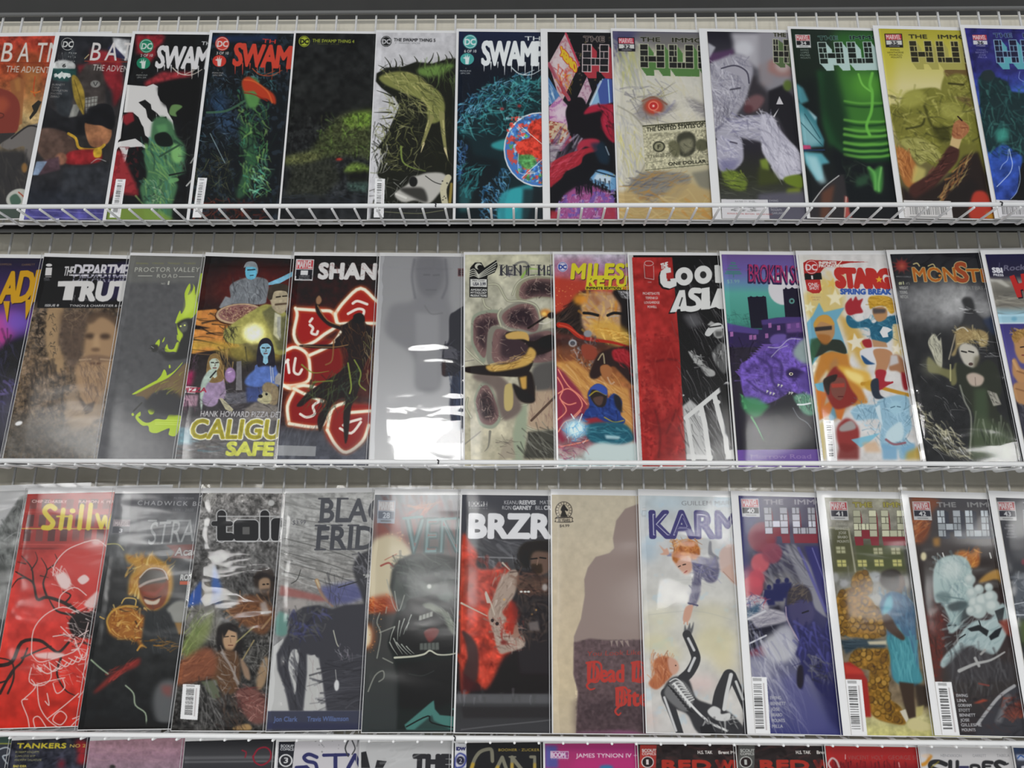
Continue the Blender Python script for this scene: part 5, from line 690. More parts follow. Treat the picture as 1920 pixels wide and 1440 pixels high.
def star(a, x, y, r, col, rot=0, al=1, bl=0):
    a.p([(x+(r if k % 2 == 0 else r*.42)*math.sin(math.radians(rot)+k*math.pi/5), y-(r if k % 2 == 0 else r*.42)*math.cos(math.radians(rot)+k*math.pi/5)) for k in range(10)], col, al, bl)
def r2k(a):
    a.t(1330, 460, 3.35); a.f('b4b2b0'); a.nz(.04, 40); a.p('545,65 700,65 760,700 800,1340 710,1340 640,800 590,400', 'b0aca0', .5, 20)
    a.br('590,200 850,200 900,700 1000,1000 700,1000', 50, 120, 75, 40, 'b89a4c c0ac74 b8a87c', .45, 12); a.p('590,310 720,200 850,330 840,420 780,460 640,480 600,420', 'b09a50', .7, 14); a.p('800,420 900,480 960,560 1000,700 980,800 880,640', 'a88434', .8, 16); a.p('1150,480 1260,500 1230,700 1160,680', 'b09a5c', .7, 12)
    for x, y, r, c, t in ((630, 390, 40, 'c0bca0', 10), (680, 270, 46, 'c0b070', -10), (790, 330, 60, 'c4bea4', 0), (640, 330, 30, 'b8a060', 20), (920, 610, 62, 'c0bcae', -10), (690, 760, 60, 'c8c4b4', 15), (710, 1010, 60, 'b8a060', 5), (1180, 650, 40, 'c4beb0', 10), (770, 240, 40, 'b89c50', 15)): star(a, x, y, r, c, t, .9, 2)
    a.p('600,500 650,440 690,360 720,420 850,390 800,470 870,680 700,680 640,760 620,620', '5f8ea0', 1, 2); a.p('700,680 770,660 870,680 880,740 1000,990 900,1010 740,780 660,900 650,850', 'a06a2c', .95, 6); a.p('640,870 740,840 760,740 800,700 820,780 900,1000 800,1100 730,1110 700,1020 660,960', '8a6a4c', .6, 10); a.p('670,900 740,930 720,1010 780,960 860,1000 830,1100 760,1060 690,1100', 'a8622c', 1, 4); a.p('660,870 720,860 720,920 680,910', '5a90a4', 1, 2); a.p('750,1080 780,1000 800,1080 760,1110', '4a7c94', .9, 4)
    a.p('650,700 640,620 690,580 740,590 830,600 860,680 760,660 700,690', '2b302a', 1, 3, 1); a.p('635,590 680,580 700,620 640,760 630,680', '33503c', .9, 5); a.p('660,500 690,450 740,440 780,480 785,560 750,610 700,600 670,560', '97734e', 1, 3, 1); a.p('655,490 690,445 745,440 785,490 770,500 700,480 665,520', 'a8803c', 1, 2, 1); a.p('680,560 760,570 745,620 705,615', '8a5a2c', .9, 4, 1); a.p('662,515 770,505 770,530 665,540', '26262a', .9, 3)
    a.p('720,870 760,790 800,760 840,800 890,900 930,960 900,1000 800,1030 750,970', '742c28', 1, 4, 1); a.p('760,850 800,830 850,840 860,900 830,970 790,960 765,920', '6a4038', 1, 3, 1); a.p('720,840 800,810 790,850 760,870 750,940 725,900', '2a2422', 1, 3, 1); a.p('765,870 850,865 850,890 770,895', '9a3a30', .8, 3); a.l('810,950 840,950', 6, '4a201f')
    a.p('800,760 900,770 1000,800 1010,870 960,900 900,850 860,820', 'b8923c', .9, 10, 1); a.p('850,780 960,820 950,870 880,840', 'c8b878', .9, 8, 1); a.l('960,870 1020,870 1100,900 1250,940', 22, 'a0782c', 1, 2); a.e(1020, 880, 44, 36, 'a8822c', .9, 5)
    a.p('860,450 880,440 930,480 1000,460 1030,490 1080,460 1180,440 1200,490 1150,500 1150,580 1090,620 1020,590 1000,520 900,520 865,490', '27566c', 1, 3, 1); a.br('870,450 1190,450 1150,600 1010,590', 40, 60, 10, 9, '3f7488 1a3a4c 5a8a9a', .6, 40); a.p('1070,545 1090,510 1120,515 1150,530 1120,550 1125,575 1090,580', 'b8b8b8', 1, 1)
    a.p('855,370 890,330 900,350 920,320 935,345 965,335 950,380 965,420 920,430 880,440 858,415', '8a2a30', 1, 2, 1); a.p('1000,330 1060,315 1140,330 1170,400 1140,430 1100,380 1030,390 1010,400', 'a88430', 1, 3, 1); a.br('1000,320 1160,330 1160,420 1020,390', 30, 60, 10, 8, 'c0a050 80601c', .7, 20); a.p('1030,400 1080,385 1115,410 1110,460 1060,480 1030,440', '9a7450', 1, 3, 1); a.p('1024,395 1110,400 1105,425 1030,430', '33343c', .8, 5)
    a.p('960,600 1010,590 1020,640 980,640', '86282c', 1, 3, 1); a.p('1020,590 1110,610 1120,640 1030,640', '9a785a', 1, 3); a.p('950,660 1040,640 1100,650 1060,690 1020,740 960,720', 'b4b4b6', 1, 3, 1); a.p('955,690 1010,730 1040,745 980,745', '26466a', 1, 3, 1); a.p('1030,660 1100,650 1150,680 1130,740 1100,800 1040,810 1050,740', '9a7254', 1, 3, 1); a.p('1140,700 1190,690 1240,760 1235,820 1180,790 1130,780', '8a644a', 1, 4, 1); a.p('1140,690 1180,690 1190,740 1130,760', 'a8a8aa', .9, 4); a.p('1045,790 1110,790 1100,850 1140,860 1090,900 1060,920 1080,960 1060,900', '8a2830', 1, 3, 1); a.p('1020,850 1060,840 1070,930 1100,960 1040,960 1015,900', '2a303a', 1, 3, 1); a.p('1205,800 1240,820 1250,900 1220,900', '7a242a', 1, 4, 1); a.l('1100,880 1150,860', 12, '8a2830')
    a.p('890,1040 940,1000 1040,1000 1070,970 1180,940 1250,960 1260,1060 1270,1150 1230,1210 1290,1260 1270,1330 1200,1340 1180,1280 1100,1280 1070,1220 1080,1120 1050,1090 930,1100 900,1070', '7e9cab', 1, 4, 1); a.br('890,980 1260,960 1270,1330 1090,1280 920,1100', 160, 60, 60, 8, 'a0b8c4 5c7a8c 8aa8b8 46606f', .6, 50); a.p('1110,1180 1190,1110 1220,1150 1210,1220 1130,1240', 'a8b8bc', .9, 5, 1); a.e(1170, 1020, 40, 44, '8aa8b4', .9, 6); a.l('1140,1020 1165,1012', 6, '46606f'); a.l('1180,1012 1200,1016', 6, '46606f'); a.l('1110,1220 1160,1250 1230,1240', 14, '7c5058', .9, 2); a.p('1040,1020 1070,1000 1090,1140 1060,1080', 'b0bcc0', .9, 3); a.p('1080,1240 1180,1270 1180,1345 1090,1345', '6a90a8', .9, 6); a.p('1200,1270 1290,1240 1290,1330 1220,1330', '6a90a8', .9, 6); a.p('1240,1300 1330,1260 1330,1345 1230,1345', 'a08434', .8, 12)
    a.p('800,1150 850,1090 900,1100 940,1160 930,1260 860,1300 810,1250', '7c3230', 1, 6, 1); a.p('820,1140 890,1100 920,1150 830,1170', '8a8c8a', .9, 4, 1); a.p('820,1240 940,1260 940,1345 800,1345', '6a2c2a', .9, 8); a.p('890,1220 1070,1180 1000,1240 950,1270', '6a9eb0', .9, 3); a.p('690,1120 720,1100 730,1345 700,1345', 'a89454', .7, 10); a.p('960,1240 1050,1230 1080,1300 980,1300', 'b09070', .7, 10)
    a.bars([(718, 1098), (782, 1100), (804, 1360), (742, 1360)], 1, 12)
    a.p('590,110 620,92 700,94 1000,104 880,110 720,142 690,180 705,280 690,300 650,302 615,285 596,190', '8e2a28'); a.p('598,176 702,172 708,214 600,216', '1c1a1c'); a.dc(642, 137, 46, '962a2a', 'bcb4b4'); a.tx('1', 642, 212, 652, 212, 24, 'bcb4b4', .03); a.e(655, 256, 44, 40, '9a2e2c'); a.tx('ONE-', 622, 256, 690, 256, 21, 'b8b0b0', .03); a.tx('SHOT', 630, 278, 690, 278, 21, 'b8b0b0', .03)
    a.tx('INFINITE', 690, 118, 800, 118, 18, 'c0bcb8', .05, 0, '7a3028', .05); a.tx('FRONTIER', 690, 138, 840, 138, 18, 'c0bcb8', .05, 0, '7a3028', .05); a.l('800,130 830,100', 6, 'c8c0b0')
    a.tx('STARGIRL', 805, 258, 1300, 268, 116, '9c2e2a', .08, 0, None, 0, 1, .92); star(a, 1066, 215, 24, 'c0902c', 0); a.tx('SPRING BREAK', 825, 306, 1140, 308, 34, '34508e', .06, .1)
    a.tx('JOHNS NAUCK', 640, 330, 700, 330, 9, '8a6a5a'); a.tx('HI-FI', 650, 346, 690, 346, 9, '8a6a5a')
def r2l(a):
    a.t(1600, 460, 3.35); a.vg((60, '222226'), (220, '2a2a2c'), (300, '4c4c4e'), (450, '48484a'), (560, '2a2a2b'), (1340, '252627')); a.e(560, 360, 250, 130, '8a8a8a', .7, 60); a.e(640, 350, 120, 90, 'a0a0a0', .7, 40); a.e(830, 390, 60, 60, '909090', .7, 26); a.nz(.1, 40)
    a.p('680,350 700,325 740,330 760,370 770,420 830,480 860,560 640,560 690,470 700,400', '2c2c2d', .95, 6, 1); a.p('700,420 780,430 830,520 680,540', '38383a', .8, 12); a.br('690,390 800,400 800,430 700,430', 8, 50, 10, 6, 'c0c0c0', .8, 12); a.p('810,470 880,440 930,560 870,560', '2c3448', .9, 10)
    a.p('640,580 650,530 690,515 740,530 800,530 845,560 840,620 800,640 780,600 720,600 660,640 640,690 615,690 640,640', '8a7a56', 1, 4, 1); a.br('640,530 840,540 830,640 680,620', 60, 60, 30, 7, 'a8986c 5a4c30 c0b48a', .7, 40); a.l('640,560 620,640 600,715', 9, '8a8272', .9, 1); a.e(700, 560, 58, 46, '8a7650', .6, 16); a.l('650,530 690,515 720,540', 8, 'b8b4a8', .8)
    a.p('665,640 700,615 770,640 790,700 760,770 730,785 700,750 670,690', 'a8a49a', 1, 4, 1); a.l('680,665 710,672', 9, '2a2826'); a.l('725,665 755,672', 9, '2a2826'); a.e(738, 746, 14, 10, '4a3a36'); a.p('760,700 800,690 780,770 750,780', '55503f', .7, 8)
    a.p('470,620 480,580 510,555 540,600 550,580 560,690 555,770 530,760 500,690', 'a09e8e', 1, 3, 1); a.br('470,570 555,560 555,760 500,700', 30, 46, 75, 5, '4a4a44 c0beb0', .8, 20); a.p('470,700 540,760 620,780 640,740 660,760 650,860 620,880 600,840 540,810 470,790', '6c6a48', .95, 5, 1); a.e(490, 760, 60, 60, '8e8c74', .35, 20); a.l('610,750 610,850', 10, 'a8a478', .8)
    a.p('650,740 760,770 840,720 900,760 930,900 900,1020 940,1080 1000,1160 1030,1345 740,1345 740,1180 760,1080 700,960 660,880', '2e3129', 1, 5, 1); a.p('710,820 760,800 820,830 800,880 740,880', 'a89a8e', .95, 5, 1); a.l('765,830 768,880', 5, '6a5c54', .7); a.p('760,900 840,900 850,1060 830,1200 760,1060', '3f4c38', .8, 14); a.p('740,1160 780,1080 860,1100 1000,1200 1000,1345 740,1345', '49543f', .85, 18); a.l('670,880 700,980 740,1080 730,1340', 10, '8a8c80', .8, 3); a.br('740,1080 1000,1160 1000,1345 750,1345', 30, 150, 85, 10, '6a7260 2a3026 8a9080', .6, 8); a.p('840,910 900,930 930,1000 880,1010', '99968c', .9, 3); a.br('840,900 930,930 930,1010 850,1000', 14, 40, 40, 5, '2a2826', .8, 20)
    a.br('400,1000 440,1020 640,1180 740,1300 740,1345 600,1345 440,1180', 120, 60, 38, 9, '8e8a6a a8a48a 4a4838 c0bca4', .8, 25); a.br('440,1120 740,1320 500,1345', 30, 100, 50, 6, '2c2c28 d0d0c8', .8, 10)
    a.br('390,680 560,840 720,960 680,1140 420,860', 16, 60, 35, 5, '8a8a8a b0b0b0', .6, 20); a.br('780,590 900,600 910,760 820,700', 12, 60, 8, 5, 'a0a0a0 c4c4c4', .7, 8)
    a.e(303, 128, 36, 34, '84302c', 1, 6); 
    for k in range(11): t = k*.571; a.l([(303, 128), (303+62*math.sin(t), 128-52*math.cos(t))], 16, '74302e', .8, 3, 0, 2)
    a.e(305, 130, 16, 15, '9a5040', .9, 6); a.tx('AMIGO COMICS', 268, 200, 362, 202, 9, '999'); a.tx('#1', 286, 246, 318, 246, 20, 'b8b890', .02); a.tx('of 5', 330, 246, 354, 246, 16, '8a8a80'); names(a, ('WRIGHT', 'YOUNG', 'NITCH'), 290, 276, 3, 28, 20, '8a8a88', 9.5)
    for d, c in ((4, 'a89c70'), (0, '9a5a24')):
        a.tx('MON', 385, 226+0, 650, 226, 92, c, .02 if d == 0 else .05); a.tx('S', 655, 228, 725, 228, 128, c if d else '8a4024', .03 if d == 0 else .06); a.tx('TERS', 722, 228, 1010, 228, 84, c, .02 if d == 0 else .05)
    a.e(535, 188, 20, 18, '262626'); a.e(543, 190, 9, 8, 'a87030'); a.l('378,118 400,112 415,130', 8, 'a89c70'); a.l('470,130 500,118 515,140', 7, 'a89c70'); a.tx('HEARTBREAK', 655, 280, 870, 280, 25, '8a8a84', -.012)
def r2m(a):
    a.t(1600, 460, 3.35); a.vg((60, '24223c'), (190, '2a2836'), (230, '77746c'), (290, '5c5a54'), (380, '6e6a62'), (430, '7ea0ac'), (485, '8aa8b4'), (495, '3a3568'), (700, '4a4678'), (900, '4a4468'), (1000, '35343c'), (1340, '2c2c30'))
    a.p('840,210 930,215 990,260 960,262 900,230 845,225', 'a09e96', .9, 4); a.br('860,300 1072,300 1072,420 890,420', 16, 200, 3, 12, '8a877c 504e4a', .6, 3); a.l('910,440 1072,438', 14, '9ab8c4', .8, 4); a.l('915,490 1072,488', 8, 'b0bcc0', .9, 2); a.e(1010, 462, 18, 14, '5c8ca0', .8, 5)
    a.tx('SBI', 876, 170, 938, 172, 32, 'b8b8bc', .06); a.tx('PRESS', 882, 192, 944, 194, 15, 'b8b8bc', .05); a.l('918,110 916,140', 5, '4a4860'); a.tx('Rocket', 945, 160, 1130, 150, 36, '5c5a6c', .03, .2)
    for d, c in ((8, '2a2028'), (0, '9a2a28')): a.p([(x+d, y+d) for x, y in to_pts('980,195 1010,185 1035,240 1060,235 1050,180 1075,176 1130,320 1080,322 1065,275 1050,280 1060,325 1030,328')], c)
    a.p('1000,570 1030,540 1090,530 1130,600 1130,720 1060,740 1020,680 1010,620', '9a7650', 1, 4, 1); a.p('995,575 1020,540 1072,528 1100,560 1060,580 1030,610 1010,610', '8a6a3c', 1, 3, 1); a.br('1000,530 1080,530 1050,610 1010,610', 24, 50, 40, 7, 'a88a54 5a4424', .8, 40); a.l('1050,640 1080,636', 7, '2a2020'); a.l('1060,690 1085,690', 8, '6a3a34')
    a.p('1000,720 1020,715 1050,770 1090,790 1110,850 1050,870 1020,840 1000,800', '9a7450', 1, 4, 1); a.l('1005,725 1035,790', 16, 'a8845c', 1, 1); a.l('1030,790 1090,810', 10, '6a4a34', .7, 2); a.p('1005,880 1040,860 1110,880 1120,980 1050,1000 1010,950', '94704e', 1, 4, 1); a.l('1020,900 1090,920', 8, '6a4a34', .7, 2); a.br('1000,1000 1140,980 1140,1330 1060,1330', 40, 80, 70, 10, '3f3e44 242428 55545a', .7, 20)
# ------------------------------------------------------------------ covers of the third row
def r3a(a):
    a.t(0, 910, 2.717); a.vg((0, 'a0a0a0'), (1440, '8a8a88')); a.p('155,40 100,60 20,180 -60,300 -300,700 -300,1240 -20,1240 150,40', '5c5e5c', 1, 3); a.nz(.3, 30, '155,40 20,180 -300,700 -300,1240 0,1240'); a.p('60,430 20,560 -60,700 -60,1240 0,1240 10,800', '2a2c2b', .9, 10); a.br('0,200 140,60 60,500 0,600', 30, 90, 60, 8, '7a7c7a 484a48', .5, 30); a.l('20,280 80,240 110,250', 5, '8a8c8a', .7, 2); a.p('-60,360 50,420 20,540 -60,600', '3a3c3a', .8, 12)
def r3b(a):
    a.t(0, 910, 2.717); a.vg((40, '963630'), (300, '8a3430'), (420, 'a03a36'), (700, 'b23a34'), (1000, 'ae342c'), (1240, 'ac2c22')); a.nz(.1, 50)
    a.p('110,40 570,40 545,320 90,320', '8a4240', .6, 10)
    for i in range(7):
        for j, (y, h) in enumerate(((70, 50), (150, 60), (225, 60))):
            x = 155+62*i-j*16; a.quad([(x, y), (x+36, y), (x+30, y+h), (x-6, y+h)], 0, 0, 1, 1, '4a3838' if (i+j) % 3 else '6a4644', .8)
    a.l('100,322 545,322', 9, '6a2c2a', .8, 2); a.l('110,300 545,305', 5, 'b05048', .7, 1); a.l('110,135 560,140', 5, 'a85048', .6, 1); a.p('0,300 60,320 100,360 60,420 0,400', 'a84038', .5, 10)
    a.p('250,380 330,300 470,280 560,330 520,540 440,560 380,520 280,470', 'ae4440', .8, 14, 1); a.e(490, 300, 60, 30, 'b88884', .6, 16)
    b = '2c2422'
    for P, w, v in (('400,650 330,600 240,570 190,580 170,500 130,470 80,440', 20, 6), ('240,570 220,500 240,430 210,370', 12, 3), ('170,500 160,420 110,360', 10, 3), ('160,430 190,380 180,340', 7, 2), ('130,470 90,480 60,520', 9, 3), ('240,430 290,390 280,350', 7, 2), ('130,400 90,390', 6, 2), ('205,460 245,470', 5, 2), ('330,600 360,560 320,540', 10, 4), ('370,660 290,640 250,580', 14, 5), ('-20,920 60,900 110,800 200,790 260,830 300,850 350,800', 20, 12), ('0,1060 60,950 110,900 140,830', 14, 8), ('40,1060 70,980 60,900 0,880', 10, 6), ('-20,1010 40,990 80,930', 10, 6), ('310,880 290,960 330,1040 380,1070', 12, 4), ('110,880 200,840 260,820', 10, 6)): a.l(P, w, b, 1, 1, 1, v)
    a.p('390,650 470,640 500,560 470,760 440,780 370,760 350,700', '241d1d', 1, 4, 1); a.br('370,600 500,600 460,900 340,800', 60, 70, 30, 7, 'c0b4b0 c8c0bc 2a2222', .9, 40)
    w = 'c4b0ac'
    a.p('285,470 300,450 330,445 360,490 345,530 310,520', w, 1, 3, 1); a.br('270,440 340,440 380,530 300,530', 26, 60, 60, 6, w, .9, 20); a.p('395,480 430,455 455,480 420,505', w, 1, 2, 1); a.p('430,600 470,560 500,540 485,620 440,620', w, .9, 4, 1); a.e(490, 290, 24, 12, w, .8, 6)
    for P in ('270,460 280,400 340,330 430,290', '430,290 500,280 560,330', '300,620 310,560 380,520 440,560', '160,860 170,740 230,660 320,620 400,650', '160,860 200,900 280,880 400,830 450,700', '380,780 420,880 450,830', '400,770 450,740', '270,770 330,760', '310,720 360,770', '160,930 150,1000 210,1020 260,980 250,900', '170,1020 240,1000 330,980', '140,1090 110,1100 140,1180 150,1240', '120,1090 180,1030 160,990', '190,1020 200,1120 240,1190 290,1230', '240,1060 250,1120 230,1100', '270,1010 290,1060 330,1030 320,990', '240,1190 330,1120 400,1060', '280,1170 310,1150 340,1180 310,1220 270,1200 280,1170', '370,1190 420,1170', '180,1240 170,1190 200,1180 240,1240', '350,1240 400,1190 440,1180', '420,960 440,1020 400,1080', '460,860 430,940'): a.l(P, 6, w, .9)
    for k in range(7): a.l([(190+k*32, 920-k*8), (240+k*32, 960-k*12), (290+k*26, 930-k*14)], 6, w, .9)
    a.p('180,860 260,850 330,860 280,885 200,880', w, .9, 3, 1); a.p('180,930 215,925 210,955', w, .9, 2); a.br('160,900 440,860 430,1010 190,1020', 40, 50, 30, 5, w+' 8a2a28', .8, 30)
    a.tx('CHIP ZDARSKY', 162, 88, 340, 90, 15, 'c0a8a4', .02); a.tx('RAMON K PEREZ', 400, 90, 620, 92, 15, 'c0a8a4', .02); a.l([(90, 220), (560, 222)], 4, 'b0a048', 1, 0, 0)
    a.l('280,118 260,105 238,112 228,135 250,165 270,190 255,215 222,215', 26, 'b8a83c', 1, 1)
    for x, y0 in ((315, 125), (410, 105), (455, 100)): a.l([(x+8, y0), (x-6, 218)], 24, 'b8a83c', 1, 1, 0)
    a.l('360,160 352,218', 24, 'b8a83c', 1, 1, 0); a.e(370, 130, 15, 13, 'b8a83c'); a.l('290,158 345,158', 9, 'b8a83c'); a.l('495,150 515,215 535,160 550,215 575,150', 20, 'b8a83c', 1, 1, 0); a.l('340,158 360,158', 7, 'b8a83c')
def r3c(a):
    a.t(0, 910, 2.717); a.vg((40, '4c4c50'), (200, '626365'), (360, '505152'), (600, '303132'), (900, '262727'), (1240, '202122')); a.nz(.15, 60); a.br('560,300 760,280 700,700 520,700', 40, 120, 70, 22, '3a3b3a 545554 2a2b2a', .5, 30); a.p('540,440 640,420 700,520 640,620 500,620', '2b2b2b', .8, 20, 1)
    a.l('545,300 600,300 630,330', 6, 'a09c6a', .8, 1)
    a.p('640,350 700,365 720,340 740,370 770,345 800,370 830,390 870,430 880,520 850,600 800,640 740,620 690,560 655,560 660,470 690,420 650,390', '9c7636', 1, 8, 1); a.br('640,350 880,360 880,560 660,560', 70, 50, -60, 9, 'b89650 c8b474 8a5a28 a8803c', .8, 30)
    a.p('705,500 740,440 800,420 850,450 855,540 830,610 780,635 735,600', '6a3a28', 1, 4, 1); a.p('710,480 760,430 830,440 845,490 780,500 720,510', '46413c', 1, 3, 1); a.l('712,515 760,490 850,470', 13, 'a89c94', .8, 2); a.l('712,470 760,425 830,430 855,480', 7, 'b0aca4', .8); a.p('725,540 790,545 840,500 835,520 790,565 730,560', '7c3a2c', .9, 3); a.p('735,580 780,590 815,575 800,605 750,605', 'b0a494', 1, 1, 1); a.l('735,570 780,580 820,565', 6, '3a1c16')
    a.p('560,660 610,620 680,625 720,660 790,690 810,740 760,770 720,830 690,790 600,780 550,740', '8a5828', 1, 8, 1); a.br('550,620 810,630 800,780 680,800 560,760', 120, 44, 30, 8, 'b08a48 c8ac68 6a3a1c 2a1c14 a06c2c', .8, 60); a.l('560,740 545,690 575,640 640,615 700,620', 10, 'b0863c', .9, 2); a.l('620,600 640,575 690,580 690,610', 7, 'b89850', .9); a.l('510,670 530,680', 8, 'b89850', .8); a.l('700,840 720,815 745,825', 10, 'b0823c', .9)
    a.p('740,640 800,640 860,600 940,590 945,690 890,780 880,860 780,860 720,800', '2a2c2d', 1, 6); a.p('850,630 900,590 950,600 945,690 890,700 870,660', '8a8a84', .9, 6, 1); a.p('890,700 930,700 930,760 910,760', '94703c', .8, 4); a.br('780,640 880,640 870,840 780,840', 30, 60, 75, 7, '3c3e40 1d1e1f 505254', .6, 20); a.br('770,780 920,800 900,840 770,830', 20, 60, -5, 6, '94682c 5a4020', .8, 15)
    a.p('480,1050 560,970 620,930 710,880 700,920 620,960 500,1050', '7a2c28', .9, 8, 1); a.br('560,930 710,880 690,930 560,1000', 20, 60, -35, 8, '9a3a34 5c2420', .7, 10); a.l('465,890 510,930 550,960', 8, '8a9a80', .9, 2); a.l('640,1020 680,1060 690,1120 740,1160 745,1220', 7, '96a48c', .95, 2)
    a.p('780,1080 820,1000 900,1010 880,1220 800,1200', '5a5b5c', .9, 12, 1); a.p('820,1020 880,1020 870,1080 830,1060', '7a4440', .7, 10); a.p('395,1200 960,1210 960,1245 395,1245', '181819', .8, 6)
    a.tx('CHADWICK BOSEMAN', 700, 100, 1190, 108, 24, 'a2a2a4', .0, 0, None, 0, 1, 1.3); a.tx('IN MEMORIAM', 885, 70, 985, 72, 12, '77787a'); a.tx('1976 - 2020', 880, 130, 985, 132, 14, '707274')
    a.p('585,45 668,50 660,160 630,165 580,160', '8a8a8c', .5, 6); Q = [(576, 170), (668, 172), (662, 248), (566, 246)]; a.quad(Q, 0, 0, 1, 1, '6c6c6e'); a.quad(Q, .04, .05, .96, .5, '8a8284'); a.tx('MARVEL', 585, 205, 656, 206, 22, 'b0a8a8', .03); a.quad(Q, .05, .55, .95, .95, '55565a'); a.tx('3', 606, 240, 622, 240, 20, 'b8b8ba', .02)
    a.tx('STRANGE', 752, 302, 1190, 270, 122, '8c8e8e', .0, 0, '5c5e60', .02); 
    for x in (770, 865, 900, 940): a.l([(x-12, 180), (x+26, 180)], 9, '8c8e8e', .9, 0, 0)
    a.p('845,305 990,300 985,375 870,370 890,340', '6c4844', 1, 1); a.tx('Academy', 890, 358, 1110, 352, 42, '9a9694', .03, 0, '3a2c2c', .03); a.tx('ROXXON', 918, 483, 1050, 480, 30, 'a8a8a6', .04); a.p('915,488 965,488 962,506 915,506', 'a04c34')
def r3d(a):
    a.t(340, 910, 2.717); a.vg((40, '7a7876'), (280, '636261'), (450, '4c4b4a'), (800, '3c3b39'), (1240, '343332')); a.nz(.3, 36); a.nz(.3, 14)
    a.br('110,40 520,40 520,160 100,170', 90, 70, 60, 8, '8f8d8a 4c4a48 a8a6a4 5c5a58', .6, 50); a.br('80,290 500,290 480,560 60,560', 110, 110, 70, 12, '5c5b5a 3a3938 727170 464544', .5, 30)
    for k in range(3): a.l([(140+k*14, 40), (115+k*10, 70), (135, 110+k*8), (150+k*14, 70), (140+k*14, 45)], 6, '96948f', .7, 1)
    a.p('45,560 100,485 110,610 30,620', '34508e', .95, 6); a.p('165,400 205,520 200,560 150,540', '3f5c94', .95, 8); a.p('150,540 200,530 200,620 120,620', '2c4070', .7, 14)
    a.p('110,520 140,495 155,540 145,600 110,605', '5c574f', 1, 4, 1); a.p('40,640 110,600 190,620 200,740 120,800 30,760', '66645f', .95, 10, 1); a.br('30,620 190,620 180,800 20,800', 60, 60, 60, 9, '8a8880 42403c 706e68', .6, 40)
    a.p('370,470 400,430 460,430 480,500 470,560 420,590 380,550', '2f2824', 1, 5, 1); a.p('360,470 410,440 490,470 480,490 400,480', '26221f', 1, 2); a.p('395,490 420,470 450,480 450,530 430,560 400,540', '86705c', 1, 4, 1); a.p('398,530 450,525 440,560 420,565', '3a2f28', .9, 3); a.e(420, 505, 8, 4, '2a2420'); a.e(440, 503, 7, 4, '2a2420')
    a.p('240,640 270,580 360,560 440,600 480,660 420,760 300,700', '62432f', 1, 8, 1); a.br('240,570 460,570 440,720 260,700', 60, 60, 10, 9, '8a5c3a 4a2f22 9c7450', .6, 40); a.p('400,600 430,590 450,660 410,660', '97908c', .8, 6); a.l('410,650 455,645', 13, 'b0aeac', .9, 2); a.p('225,560 260,530 290,570 270,620 220,610', '5c5956', 1, 5, 1)
    a.p('180,750 200,710 250,700 300,740 310,850 270,860 190,860', '242120', 1, 4, 1); a.p('215,745 240,725 275,735 285,790 260,840 230,840 212,800', 'a08468', 1, 3, 1); a.l('222,772 240,770', 5, '2a2420'); a.l('255,768 272,770', 5, '2a2420'); a.l('240,815 262,815', 5, '6a4438'); a.l('250,780 252,800', 4, '7a604c'); a.p('205,730 250,715 290,740 280,750 240,735 215,780', '242120', 1, 2)
    a.p('170,880 210,840 280,850 300,940 280,1050 200,1060 150,980', '57402f', 1, 8, 1); a.br('180,850 280,850 290,1040 200,1040', 50, 60, 50, 7, '8a8078 3a2c26 6e5a4c a09a94', .6, 40); a.l('205,850 250,920 290,1010', 12, '9a9694', .7, 3)
    a.p('0,900 100,830 170,850 170,960 60,1000 -40,1010', '7a4a36', .9, 10, 1); a.br('-20,840 170,840 160,980 -20,1010', 50, 70, -30, 9, '8e5a40 5a3426 a06a4c', .6, 20); a.p('20,780 120,680 160,640 130,780 40,870 10,860', '76824a', .7, 12, 1); a.br('10,680 150,650 60,860 0,860', 24, 90, -55, 7, '8a9a5c 5a6a3c', .6, 10)
    a.l('280,800 370,720', 7, 'a09a6a', .8, 1); a.l('310,890 370,790', 7, '9a8a60', .8, 1); a.l('410,730 460,670', 10, '8a7050', .8, 1); a.p('300,880 340,930 350,990 320,970', '8c7460', .9, 4, 1); a.p('385,1040 390,950 430,870 445,930 420,1020', '8f785e', .95, 5, 1); a.br('330,820 450,800 440,960 350,960', 50, 60, 60, 7, '6a6864 2a2826 8a8884', .6, 40); a.p('100,1000 180,990 200,1080 160,1090', '5a604e', .9, 4)
    a.p('280,1050 360,1030 430,1090 430,1200 360,1210 300,1130', '704a44', .9, 8, 1); a.br('280,1020 440,1040 430,1200 300,1180', 70, 50, 20, 7, '9a7068 4a2c2a b08a80 6a3c38', .7, 40); a.p('270,1230 340,1215 355,1245 270,1245', 'a08258', .9, 3, 1); a.br('80,1010 240,1050 220,1240 100,1240', 70, 90, 75, 8, '5a5856 242322 7a7876', .6, 25); a.br('180,1080 300,1080 330,1240 200,1240', 60, 60, 60, 9, '2a2625 56463c 3a302b', .6, 30)
    for d, c in ((9, 'b4b4b4'), (0, '2b2b2c')):
        w = 46+d; a.l('205,150 205,265', w, c, 1, 0, 0); a.l('165,195 250,195', w*.55, c, 1, 0, 0); a.l('205,262 250,262', w*.9, c, 1, 0, 0)
        a.l('290,200 290,262 370,262 370,200 290,200', w, c, 1, 0, 0); a.l('425,150 425,262', w, c, 1, 0, 0); a.l('480,262 480,190 560,190', w, c, 1, 0, 0)
    a.l('190,158 560,158', 5, 'b4b4b4', .9, 0, 0); a.l('180,284 560,284', 5, 'b4b4b4', .9, 0, 0); a.p('312,212 348,212 348,250 312,250', '5c5b5a'); a.e(458, 90, 17, 15, 'b0b0ae', .9, 2)
    a.bars([(8, 1012), (96, 1016), (82, 1196), (-6, 1190)], 1, 21)
